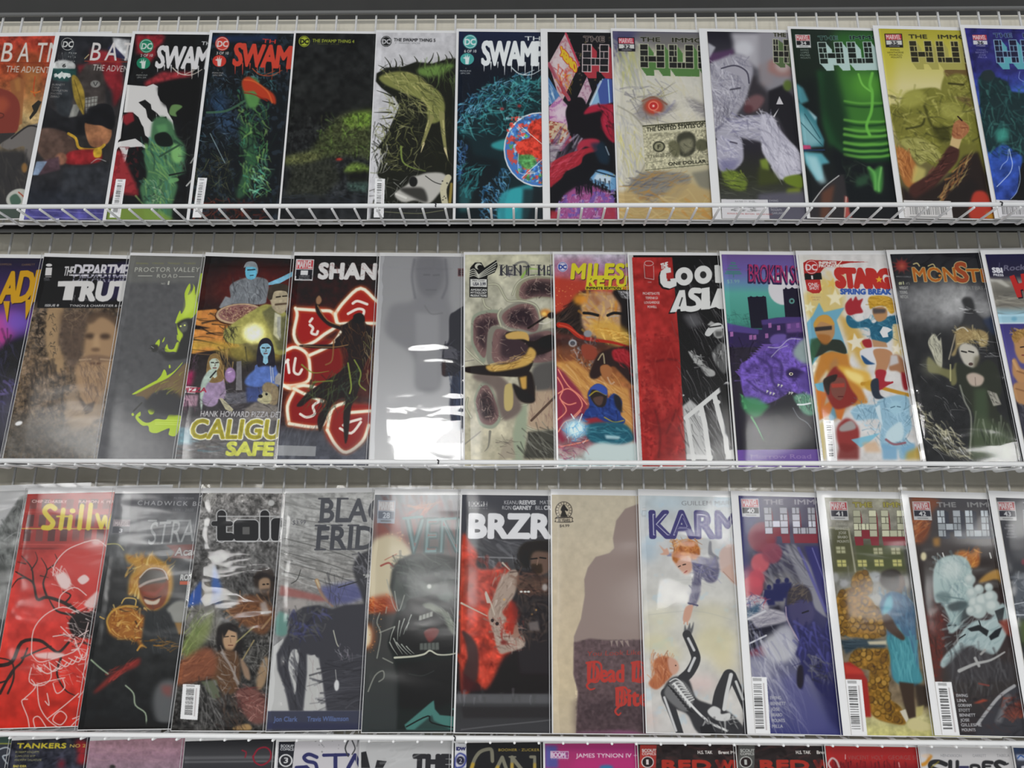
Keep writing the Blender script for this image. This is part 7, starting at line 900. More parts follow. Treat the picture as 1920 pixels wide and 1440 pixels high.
    a.p('910,1000 990,1010 990,1090 1000,1180 960,1190 935,1110', '3a2f28', 1, 4); a.p('990,1010 1060,1020 1070,1120 1010,1150', '2f2824', .9, 8); a.p('915,1150 945,1140 960,1190 950,1210', 'b0aa9c', 1, 2); a.p('955,1205 1000,1190 1080,1220 1070,1245 1000,1250 960,1235', 'b0a87c', 1, 3, 1); a.p('1000,1130 1040,1120 1030,1170 1000,1180', 'a09660', .9, 4)
    a.t(1335, 910, 2.717)
    a.mv([(597, 82), (688, 82), (697, 178), (606, 176)], '41', 'a8a8a6', '9c4448', 'b4acac', 'b0b0ae', '2a2a2e', '33333a'); hulk(a, 4, 716, 126, (40, 0), (2, 34), 'a6a690', '5a584c', None, (8, 44), '742c34', tc='8c8848', to='5a4a30')
    a.t(1350, 910, 2.717); names(a, ('EWING', 'BENNETT', 'JOSE', 'BRABO', 'MOUNTS'), 620, 204, 2, 22, 14, '8f8e84', 10, 1); a.bars([(630, 988), (722, 990), (752, 1284), (652, 1284)], 1, 32)
def r3l(a):
    a.t(1600, 910, 2.717); a.vg((50, '47464a'), (260, '403c3c'), (420, '302a28'), (700, '34292a'), (950, '3a3634'), (1285, '302e30')); a.p('290,60 400,60 440,90 400,140 380,260 330,300 300,240', '7a4630', .8, 10, 1); a.br('290,180 400,180 370,260 310,310', 30, 50, -50, 12, '9c5c38 6a3826 b07a50', .6, 30); a.e(358, 362, 15, 22, 'b8b090', 1, 4); a.p('405,270 440,265 440,310 410,310', '9c7038', .8, 8); a.p('515,350 560,330 600,345 640,320 640,400 610,420 560,380', 'a86c34', .9, 8, 1); a.br('520,330 640,320 640,420 560,400', 30, 36, -50, 8, 'c08a48 8a4c28', .7, 40); a.p('640,490 680,450 740,430 750,500 720,480 660,500', 'a07a3c', .9, 6, 1); a.p('640,500 740,480 760,530 660,540', '2a2420', .9, 6); a.l('455,345 462,365', 7, 'b0b0ac'); a.l('695,345 702,370', 8, 'a8a8a4')
    a.p('330,700 420,600 470,680 460,820 440,1000 410,1000', '5c2f2a', .7, 16); a.nz(.6, 14, '330,640 460,660 470,1000 400,1000', '6a2f28', .1); a.br('330,560 430,500 460,800 400,900', 40, 90, 80, 9, '3a2622 5a302a 2a201f', .5, 15)
    a.p('405,470 420,400 460,365 520,355 570,370 600,420 610,520 600,600 560,640 540,720 500,755 480,720 490,690 470,640 450,600 415,590', '8fa09e', 1, 4, 1); a.br('410,370 600,370 600,600 480,700', 110, 60, 60, 11, 'a8b4b2 74868a b4bcb8 5f7276', .5, 30); a.e(500, 430, 60, 50, 'b0b8b4', .7, 18); a.p('415,560 460,540 500,560 480,600 440,590', '4a5c5e', .7, 8, 1); a.p('480,610 540,590 580,600 560,630 500,640', '3a4244', .9, 5, 1); a.l('430,560 560,580', 8, '56686a', .7, 2); a.p('480,700 520,700 530,720 490,740', '5c6a6c', .9, 3); a.l('485,715 520,712', 7, '2c3234'); a.p('540,600 600,590 590,680 530,740', '465456', .7, 12)
    for x, y, r in ((595, 480, 28), (605, 550, 30), (640, 530, 26), (620, 600, 34), (660, 590, 40), (690, 520, 22), (640, 640, 40), (700, 570, 36), (600, 640, 26), (710, 620, 40)): a.e(x, y, r, r, '97a2a0', 1, 3); a.e(x-r*.2, y-r*.25, r*.6, r*.55, 'b4bab6', .8, 5)
    a.p('560,740 620,690 700,680 760,600 800,680 780,760 720,860 640,840 590,820 520,880 460,930 445,900 480,850 530,800', '93a2a2', 1, 4, 1); a.br('460,690 760,640 740,820 480,910', 80, 70, -40, 11, 'b0bab8 6c7e80 8fa0a0', .5, 20); a.p('580,730 640,710 690,740 680,770 640,740 600,745', '26282a', 1, 1); a.p('690,770 720,740 760,720 740,770 700,790', '24262a', 1, 1); a.l('640,690 650,720', 6, '26282a'); a.l('540,780 570,760', 6, '26282a'); a.p('720,640 770,620 760,700 780,720 740,700', '2a2c2e', .9, 2); a.p('740,690 800,680 820,780 780,760', '7a3a30', .9, 6)
    a.p('470,920 560,820 640,840 700,860 760,900 820,900 830,1000 500,1000', '3c3a3c', .95, 12); a.br('480,840 820,880 820,1100 520,1080', 80, 90, 80, 14, '4c4a4c 2a292b 5c5c5e', .5, 15); a.l('540,945 620,910 700,890 770,850', 19, '969694', 1, 2, 1, 8); a.l('620,880 640,920', 14, '969694', 1, 2); a.l('650,860 670,840', 12, '8a8a88', 1, 2)
    a.p('640,1210 700,1120 760,1060 820,1020 860,1060 860,1285 640,1285', '3a3a3e', .95, 8, 1); a.l('635,1215 690,1140 750,1070 820,1022', 17, '8f8f90', 1, 2); a.l('740,1200 790,1080', 30, '7c7c7e', .6, 10); a.p('760,1150 850,1090 870,1180 800,1190', '6a3c34', .9, 8); a.br('740,1080 880,1080 880,1200 760,1200', 26, 40, -20, 12, '8a4434 3a2a28 6a3028', .7, 40); a.br('500,1060 860,1060 860,1285 560,1285', 50, 70, 20, 12, '242326 3a3234 4c3a38', .5, 30); a.p('610,1110 660,1090 690,1095 640,1110', '9a4434', .9, 3); a.l('640,1010 690,1020', 9, '77403a', .8, 2)
    a.t(1585, 910, 2.717)
    a.mv([(340, 82), (430, 82), (442, 178), (350, 176)], '42', 'a4a4a4', '944a4c', 'b0a8a8', 'b0b0b0', 'a8a8aa', '33333a'); hulk(a, 4, 465, 126, (40, 0), (2.5, 34), '9ca2a6', '4a4c50', None, (20, 10), '3a3c44', tc='7a7a7a')
    a.t(1600, 910, 2.717); names(a, ('EWING', 'LINA', 'GORHAM', 'STOTT', 'BENNETT', 'JOSE', 'GILLESPIE', 'MOUNTS'), 526, 1078, 4, 25, 16, '9a9a9c', 11.5); a.bars([(412, 1000), (500, 1002), (545, 1286), (440, 1286)], 1, 33)
def r3m(a):
    a.t(1600, 910, 2.717); a.vg((50, '4a4a4e'), (300, '3a3a3e'), (600, '33363a'), (1285, '2c2e2c')); a.p('815,460 860,450 1000,460 1000,660 830,670 820,560', '50545a', 1, 6, 1); a.br('810,450 1000,450 1000,680 830,680', 60, 60, 40, 10, '7a7e84 33363a 9a9ea2', .6, 40); a.l('800,610 900,590', 5, 'a0a4a8'); a.l('830,660 960,660', 6, 'b0b4b8', .8, 1); a.p('840,690 1000,680 1000,820 860,820', '4c5a34', .9, 12); a.br('850,830 1000,820 1000,1280 900,1280', 60, 100, 60, 14, '3a3c3c 222424 55585a', .6, 20); a.e(868, 390, 12, 16, '7a3a44', .8, 4)
    a.mv([(732, 82), (822, 82), (833, 180), (744, 178)], '43', 'a4a4a4', '944a4c', 'b0a8a8', 'a8a8aa', 'a8a8aa', '33333a'); names(a, ('EWING', 'BENNETT', 'JOSE', 'BRABO', 'MOUNTS'), 800, 208, 2, 15, 10, '86868a', 9, 1); hulk(a, 4, 866, 126, (40, 0), (2, 34), '2a2a2e', '7a7c80', '8a8c90', (20, 20), '33343a', tc='8a8a8c')
# ------------------------------------------------------------------ covers of the lowest row
def r4a(a):
    a.t(0, 1300, 6); a.vg((470, '33443c'), (560, '3a4a44'), (580, '34363c'), (840, '2c2e34')); a.l('-200,566 140,566', 12, '8a8a3c', 1, 2, 0); a.l('-60,780 -40,660 20,620 80,610 110,640 90,690 30,710 80,790', 40, '2a2c34', 1, 3); a.l('-60,780 -40,660 20,620 80,610 110,640 90,690 30,710 80,790', 16, '9aa0a4', 1, 4)
def r4b(a):
    a.t(0, 1300, 6); a.vg((480, '2a2a30'), (840, '2c2d36')); a.nz(.3, 60); a.p('860,530 990,560 960,660 980,720 960,790 870,780 880,680', '8a2428', .9, 26, 1); a.p('660,740 730,760 720,840 650,840', '6a2028', .8, 24); a.br('400,620 880,620 860,840 380,840', 16, 200, -30, 14, '3c3e4c 24252c', .6, 20); a.tx('TANKERS', 190, 616, 738, 616, 58, 'a89a34', .05, 0, None, 0, 1, 1.05); a.tx('NO 2', 785, 608, 960, 606, 38, 'a08c48', .03)
    for i, w in enumerate(('ROBERT VENDITTI', 'JUAN JOSE RYP', 'ANDREW DALHOUSE')): a.tx(w, 175-i*8, 672+i*44, 435-(i == 1)*40+(i == 2)*32, 672+i*44, 24, '8f8a58', .02)
    a.tx('BAD IDEA', 148, 832, 295, 832, 28, 'a89a4a', .04)
def r4c(a):
    a.t(0, 1300, 6); a.vg((520, '8f7078'), (700, '7e6470'), (840, '7a6670')); a.nz(.08, 40); a.e(1265, 830, 34, 26, '2a2a28', 1, 6); a.br('1150,580 1800,580 1800,840 1120,840', 26, 220, 8, 22, '94787e 77606a', .4, 10)
def r4d(a):
    a.t(340, 1300, 2.717*1.0); a.t(340, 910, 2.717); a.vg((1300, '2a2a2c'), (1380, '3a3a3c'), (1440, '333336')); a.l('20,1390 480,1385', 16, '6a6a6c', .5, 5); a.l('20,1410 480,1405', 8, '8a8a8c', .4, 3); a.l('365,1385 390,1345 430,1335 455,1360 450,1400 410,1425 375,1410 365,1380', 8, '7c2430', 1, 1); a.l('310,1350 330,1360 325,1385', 7, '7c2430', .9, 1)
def r4e(a):
    a.t(340, 910, 2.717); a.f('a6a4a6'); a.p('498,1298 580,1298 565,1440 490,1440', '26272b'); a.tx('SCOUT', 506, 1334, 572, 1336, 14, 'a8a8aa', .05); a.tx('COMICS', 504, 1350, 571, 1352, 13, 'a8a8aa', .05); a.e(532, 1402, 35, 33, 'b0b0b0'); a.e(532, 1402, 27, 26, '2a2a2e'); a.tx('3', 522, 1414, 542, 1414, 28, 'b0b0b0', .03)
    for d, c in ((0, '2f3054'),): a.l('690,1385 650,1370 625,1385 640,1405 680,1415 690,1440', 18, c, 1, 0); a.l('725,1375 850,1372', 16, c, 1, 0, 0); a.l('785,1375 785,1445', 20, c, 1, 0, 0); a.l('850,1440 885,1375 915,1440', 20, c, 1, 0, 0); a.p('580,1430 640,1425 660,1445 575,1445', c)
    a.l('850,1300 835,1340 850,1380', 7, '3a3a3c'); a.l('870,1300 885,1340 870,1370', 6, '3a3a3c'); a.l('900,1300 895,1330', 5, '3a3a3c'); a.sp('650,1300 840,1300 840,1360 640,1360', 10, 3, '6a6a6c')
def r4f(a):
    a.t(670, 910, 2.717); a.f('9c9c9c'); a.p('20,1360 45,1355 65,1440 20,1440', '2a2a2c'); a.p('100,1400 150,1405 130,1440 90,1440', '2a2a2c'); a.tx('THE', 286, 1440, 470, 1440, 68, '2c2c2e', .09, 0, None, 0, 1, .98); a.br('60,1310 280,1310 280,1440 120,1440', 12, 140, -20, 12, 'a8a8a8 8c8c8c', .5, 10)
def r4g(a):
    a.t(800, 1300, 6); a.f('242425'); a.p('318,560 448,562 446,840 312,840', 'b0b0b2'); a.tx('IDW', 334, 640, 436, 642, 38, '23244c', .05); a.p('380,668 440,700 448,760 420,820 380,838 318,836 316,740 340,690', '2a3070', 1, 3, 1); a.p('380,684 425,710 432,760 410,805 376,824 330,822 330,745 348,700', 'a8a8b0', 1, 3, 1); a.e(380, 756, 46, 48, '2a2a3a', 1, 3); a.tx('2', 362, 784, 398, 784, 56, 'b0b0b4', .0)
    g = '8c8258'
    for d, c in ((0, '6c6a5c'),): a.l('740,760 730,640 680,630 600,660 540,740 500,860', 40, c, 1, 2); a.l('740,770 728,640', 26, c, 1, 2); a.l('780,860 850,720 900,860', 40, c, 1, 2, 0); a.l('960,720 960,860', 36, c, 1, 2, 0); a.l('960,720 1070,860', 44, c, 1, 2, 0); a.l('1170,715 1215,715 1215,860', 34, c, 1, 2, 0); a.l('930,715 1000,715', 18, c, 1, 1, 0)
    a.p('470,800 760,800 760,860 470,860', '9a7a2c', 0, 0); a.l('520,800 496,870', 40, 'a8882c', .8, 10); a.l('800,830 780,870', 36, 'a8882c', .8, 10); a.l('960,800 960,870', 34, 'a8882c', .7, 10); a.l('1215,800 1215,870', 30, 'a8882c', .7, 10)
    a.tx('BOOHER · ZUCKER', 808, 650, 1268, 650, 30, '8a783c', .03, 0, None, 0, 1, 1.1)
def r4h(a):
    a.t(800, 1300, 6); a.f('8c305c'); a.p('1330,580 1470,590 1480,840 1330,840', '4c4a80', 1, 14); a.p('1480,600 2800,600 2800,720 1480,640', '8a2f66', .7, 30); a.p('1700,720 2800,700 2800,860 1600,860', 'a03068', .6, 40); Q = [(1392, 648), (1598, 652), (1596, 735), (1392, 730)]; a.quad(Q, 0, 0, 1, 1, 'b0a0b0'); a.quad(Q, .03, .1, .84, .9, '803a6c'); a.tx('BOOM', 1404, 718, 1556, 720, 56, 'b0a0b0', .05); a.tx('!', 1572, 722, 1588, 722, 62, '803a6c', .06); a.tx('STUDIOS', 1400, 748, 1590, 750, 12, '9a8098', .02, 0, None, 0, 1, 1.5); a.tx('JAMES TYNION IV + MICHAEL DIALYNAS', 1680, 722, 3100, 722, 48, 'b8a8b0', .03)
    a.t(1010, 910, 2.717); a.e(345, 1438, 36, 14, '2a6a8a', .9, 6)
def r4red(a, ox, x, red, tint):
    a.t(ox, 910, 2.717); a.f('2b2626'); a.br([(x, 1320), (x+500, 1320), (x+500, 1440), (x, 1440)], 60, 60, 10, 16, '3a3030 201c1c 4a3230', .6, 30); a.p([(x+12, 1322), (x+96, 1322), (x+92, 1440), (x+8, 1440)], red); a.tx('SCOUT', x+22, 1358, x+94, 1358, 15, tint, .05); a.tx('COMICS', x+22, 1374, x+92, 1374, 13, tint, .05); a.e(x+50, 1410, 32, 30, tint); a.e(x+50, 1410, 27, 25, '2a2424'); a.tx('1', x+44, 1422, x+55, 1422, 26, tint, .04)
    a.tx('H.S. TAK', x+306, 1368, x+380, 1368, 17, 'b8b4b0', .04); a.tx('Brent McKee', x+412, 1368, x+540, 1368, 17, 'b8b4b0', .04); a.tx('RED', x+128, 1450, x+370, 1450, 50, '8e3028', .08); a.tx('WINTER', x+400, 1450, x+700, 1450, 50, '8e3028', .08); a.p([(x+395, 1400), (x+440, 1395), (x+430, 1440), (x+400, 1440)], '3a2224', .7, 6)
def r4i(a): r4red(a, 1010, 505, '8a3430', 'b0a8a6')
def r4j(a): r4red(a, 1350, 82, '4a4a48', '9c9c98')
def r4k(a):
    a.t(1600, 1300, 6); a.vg((610, '8e2c2c'), (760, '8a2828'), (840, '6c2024')); a.br('-300,770 700,780 700,840 -300,840', 60, 60, 88, 14, '3a1c20 7a2226', .8, 4); a.l('-160,830 -190,760 -240,730 -280,790 -250,850', 22, 'a89a98', .9, 3); a.tx('VINCENT', -60, 745, 180, 745, 50, '7a4a48', .0); a.tx('HOLT', 210, 745, 340, 745, 50, '7a4a48', .0); a.tx('GEORGE SCHALL', 395, 745, 900, 748, 50, '7a4a48', .0); a.l('510,780 520,830', 12, 'b08a88', .9, 2); a.l('-90,690 -90,740', 9, 'b0a8a6', .9)
def r4l(a):
    a.t(1600, 1300, 6); a.f('a4a2a2'); a.p('740,800 800,770 830,740 850,690 890,705 860,760 830,800 800,820 740,820', 'a07030', 1, 6, 1); a.p('760,700 830,680 870,700 820,730', 'b09c88', .8, 8, 1); a.tx('HENDERSON', 985, 716, 1220, 718, 34, '77777a', -.01); a.tx('GARRETT', 1342, 716, 1496, 718, 34, '77777a', -.01); a.tx('TABELA', 1615, 716, 1760, 716, 34, '77777a', -.01)
    a.l('1040,800 960,770 880,780 870,830 960,870', 50, '2a2a2c', 1, 2); a.l('1090,770 1090,870', 46, '2a2a2c', 1, 2); a.l('1170,770 1170,870', 40, '2a2a2c', 1, 2); a.l('1200,830 1290,830', 24, '2a2a44', 1, 3); a.l('1330,870 1330,815 1400,815 1420,850', 34, '2a2a2c', 1, 2); a.l('1560,780 1470,780 1470,870', 40, '2a2a2c', 1, 2); a.l('1470,820 1540,820', 24, '2a2a2c', 1, 2); a.l('1700,790 1640,770 1600,800 1660,860', 46, '2a2a2c', 1, 2); a.l('1720,800 1740,790', 18, '2a2a2c', 1, 2); a.l('880,830 960,770', 14, '8a7a2c', .7, 4)
def r4m(a):
    a.t(1600, 1300, 6); a.vg((640, '2f3a50'), (740, '3a3c44'), (840, '2c2e36')); a.p('1830,690 1990,690 1990,760 1850,755', '8a92a4', .95, 6); a.l('1850,730 1880,700 1920,720', 12, '2f4a80'); a.p('1890,820 1990,800 1990,850 1890,850', 'a0a0a4', 1, 4); a.p('1800,760 1990,770 1990,800 1800,800', '3a3a40', .8, 8)
ROW1 = [
 (((-45,63),(-112,414)), (7,8), r1a, 'red and orange comic cut off by the left edge of the top row'),
 (((105.4,61),(36,414)), (8,8), r1b, 'comic numbered 6 with a yellow leaf shape and violet bottom strip'),
 (((249,59),(192.5,414.5)), (6,7), r1c, 'comic marked 2 of 10 with white torn patches over green'),
 (((394,57),(349,415.6)), (6,7), r1d, 'comic marked 3 of 10 with red title lettering over dark foliage'),
 (((552,58),(520.6,416)), (4,7), r1e, 'nearly black comic with a yellow roundel and dim green hump'),
 (((705.5,57),(687.8,416)), (2,7), r1f, 'pale grey comic with a gnarled root claw and a skull'),
 (((855.8,54.4),(848.8,416)), (5,8), r1g, 'comic marked 6 of 10 with a red and blue globe over teal fur'),
 (((1013.5,54.4),(1018,415.5)), (13.5,9), r1h, 'crimson and black comic with tilted neon billboards, wide white left margin'),
 (((1145,53.5),(1158,415)), (3,8), r1i, 'comic numbered 32 with a glowing red eye and a banknote'),
 (((1310,54),(1336.8,413)), (15,8), r1j, 'comic with white shaggy fur and a big pale fist, wide white margin'),
 (((1476,49.8),(1513.4,412.6)), (5,7), r1k, 'comic numbered 34 with ribbed green hide beside blue glass'),
 (((1635.6,48),(1686,411.4)), (9,8), r1l, 'comic numbered 35 with yellow sky and a raised sleeved arm'),
 (((1799,46.8),(1865,411)), (6,8), r1m, 'deep blue comic numbered 36 at the right end of the top row'),
]
ROW2 = [
 (((-80,476),(-168,876)), (2,7), r2a, 'purple and pink comic with yellow dripping letters at the left edge', (1.0,.14,1.2)),
 (((84,475),(2,876)), (1.5,7), r2b, 'sepia brown comic with a bearded face under a black header', (1.0,.14,1.2)),
 (((245,474),(179,876)), (1.5,6), r2c, 'plain dark grey comic with bright green flames', (1.0,.14,1.0)),
 (((386,473.5),(326,876)), (1.5,8), r2d, 'comic with a pizza, an orange blast and cartoon people', (1.0,.1,1.4)),
 (((552,473),(517,876.5)), (1.5,8), r2e, 'comic with glowing red petals round a dark figure with raised fist', (.6,.1,1.6)),
 (((712,474),(690.5,877)), (2,8), r2f, 'pale grey comic with a faint bearded figure and crinkled shiny sleeve', (2.2,.05,3.0)),
 (((869.5,473),(868.5,877)), (3,7), r2g, 'cream comic with toothed plant mouths and a yellow clad fighter', (.4,.12,1.0)),
 (((1036,472.5),(1044,877.5)), (3,6), r2h, 'orange and crimson comic with fat yellow title letters', (.4,.12,1.0)),
 (((1176,473.5),(1196,878)), (3,7), r2i, 'comic split into a red panel and black rainy panel with stair rail', (.4,.12,1.0)),
 (((1348.5,471),(1381,878)), (3,8), r2j, 'purple comic with a dark tower, moon and spiny beast', (.6,.1,1.0)),
 (((1491,470.5),(1541,878.5)), (4,9), r2k, 'white comic full of yellow stars with red title letters', (1.0,.08,1.4)),
 (((1661,469),(1732,879)), (5,9), r2l, 'black comic with a pale haired woman in green and crinkled sleeve', (2.2,.06,2.2)),
 (((1837,469),(1922,880)), (6,9), r2m, 'indigo comic with a pointing hand at the right end of the second row', (.6,.1,1.0)),
]
ROW3 = [
 (((-100,914),(-190,1371)), (0,9), r3a, 'grey folded comic cut off by the left edge of the third row', (1.6,.12,1.6)),
 (((54,915),(-26,1372)), (1,10), r3b, 'red comic with a white outlined skeleton and bare black branches', (1.8,.12,1.6)),
 (((217,915.5),(145,1372)), (1,9), r3c, 'dark comic with a flaming grinning head and burning fist', (1.8,.12,1.6)),
 (((381,915),(320,1373)), (1,9), r3d, 'murky brown comic with long haired figures and a crinkled sleeve', (2.4,.07,1.8)),
 (((535,916),(498,1374)), (1,9), r3e, 'grey comic with torn black shapes and a navy strip at its foot', (2.2,.08,1.6)),
 (((703,917),(677,1375)), (1,11), r3f, 'comic with a dark roaring beast and white price box at its foot', (1.2,.12,1.6)),
 (((864,917),(850,1376)), (3,11), r3g, 'comic with huge white title letters over red smoke and a bearded man', (1.4,.12,1.2)),
 (((1032.5,917),(1035,1377)), (2,11), r3h, 'cream comic with a taupe hooded silhouette and red blackletter words', (.8,.14,1.0)),
 (((1196,917),(1211,1378)), (2,12), r3i, 'white watercolour comic with a red haired woman and a skeleton suit', (1.2,.06,0.9)),
 (((1369.5,920),(1401.5,1380)), (13,9), r3j, 'comic numbered 40 with violet street scene and pink bubbles', (.8,.12,1.0)),
 (((1530,920),(1581,1382)), (13,12), r3k, 'comic numbered 41 with cracked orange stone figure and blue dress', (1.2,.1,1.2)),
 (((1688.6,920),(1753,1384)), (11,11), r3l, 'comic numbered 42 with a pale bald stony head and flames', (1.2,.1,1.2)),
 (((1852,920),(1930,1386)), (10,11), r3m, 'grey comic numbered 43 at the right end of the third row', (1.2,.1,1.2)),
]
L4 = [(r4a, 'dark green comic cut off at the left end of the lowest row'), (r4b, 'black comic with small yellow title and a red glow, lowest row'),
 (r4c, 'dusty pink comic in the lowest row, below the flaming head cover'), (r4d, 'black comic with a thin red ring, in the lowest row'),
 (r4e, 'white comic numbered 3 with navy title letters, in the lowest row'), (r4f, 'white comic with heavy black THE, below the roaring beast cover'),
 (r4g, 'black comic numbered 2 with gold title letters, in the lowest row'), (r4h, 'magenta comic with a violet left strip, in the lowest row'),
 (r4i, 'dark comic with red corner box numbered 1, in the lowest row'), (r4j, 'dark comic with grey corner box numbered 1, in the lowest row'),
 (r4k, 'bright red comic in the lowest row, below the cover numbered 41'), (r4l, 'white comic with jagged black letters and orange leaf, lowest row'),
 (r4m, 'navy comic cut off at the right end of the lowest row')]
X4 = (-120, 24, 170, 348, 518.5, 675, 847.5, 1018, 1194, 1377.6, 1544, 1719, 1895)
ROW4 = [(((x, 1384+0.007*(x-900)), (945+(x-945)*1.087, 1896)), (1 if i not in (4, 6, 7) else 3, 7), f, l, (1.0, .12, 1.0)) for i, (x, (f, l)) in enumerate(zip(X4, L4))]
# ------------------------------------------------------------------ the wall behind and the wire racks
wl = link('wall_back', box_me('wall_back', -1.6, 1.6, 0.955, 0.985, 0.3, 2.6), None, M_WALL); wl['kind'] = 'structure'
RACKS = ['white wire comic rack of the top row with dark marks on its rail', 'white wire comic rack of the second row, under the brown bearded cover',
         'white wire comic rack of the third row, under the red skeleton cover', 'white wire comic rack at the bottom edge, holding the lowest row of comics']
XR = 0.80
WIRES = None
def build_rack(t):
    global WIRES
    o = tier_o(t); rk = empty('wire_rack', RACKS[t], 'rack', 'wire comic racks on the wall'); rk.location = o
    rk.rotation_euler = (-LEAN, 0, 0)                     # local y = back along the ledge, local z = up along the back grid
    R0 = 0.0026
    def part(name, me, m=M_WIRE): return link(name, me, rk, m)
    part('front_rail', tube_me('front_rail', [(-XR, 0, 0.0022), (XR, 0, 0.0022)], R0, 14))
    part('back_rail', tube_me('back_rail', [(-XR, LEDGE-0.0035, 0.0032), (XR, LEDGE-0.0035, 0.0032)], 0.0016, 10))
    part('top_rail', tube_me('top_rail', [(-XR, LEDGE-0.0035, TOPH), (XR, LEDGE-0.0035, TOPH)], 0.0026, 12), M_SHADED_RAIL)
    part('middle_rail', tube_me('middle_rail', [(-XR, LEDGE+0.0035, TOPH*0.45), (XR, LEDGE+0.0035, TOPH*0.45)], 0.0018, 10))
    part('backing_panel', box_me('backing_panel', -XR, XR, LEDGE+0.012, LEDGE+0.016, 0.012, TOPH+0.003), M_PANEL)
    if WIRES is None:
        a = [(0, -0.001, -0.0018), (0, LEDGE-0.006, 0.0)] + [(0, LEDGE-0.006+0.006*math.sin(q), 0.006-0.006*math.cos(q)) for q in (0.5, 1.0, 1.57)] + [(0, LEDGE, TOPH)]
        WIRES = tube_me('bent_wire', a, 0.0014, 8)
    for i in range(-30, 31):
        w = part('bent_wire', WIRES); w.location = (TIERS[t][2] + i*0.0254 - o[0], 0, 0)
    return rk
for t in range(4): build_rack(t)
def mark(t, x, y, ink):
    o = tier_o(t); n = np.array([0, -1.0, 0]); P = hit(x, y, o, n); rk = [q for q in COL.objects if q.name.startswith('wire_rack')][t]
    pts = [(0.001*math.sin(k*1.3)+k*0.0006, -0.0031*math.cos(-0.9+k*0.45), 0.0022-0.0031*math.sin(-0.9+k*0.45)) for k in range(5)]
    m = link('tape_mark', tube_me('tape_mark', pts, 0.0007, 6), rk, M_MARK); m.location = (P[0], 0, 0); m['label'] = ink
mark(0, 815, 387, 'black mark on the rail'); mark(0, 1874, 384, 'dark blue mark on the rail'); mark(1, 820, 863, 'black mark on the rail'); mark(2, 851, 1382, 'black mark on the rail')

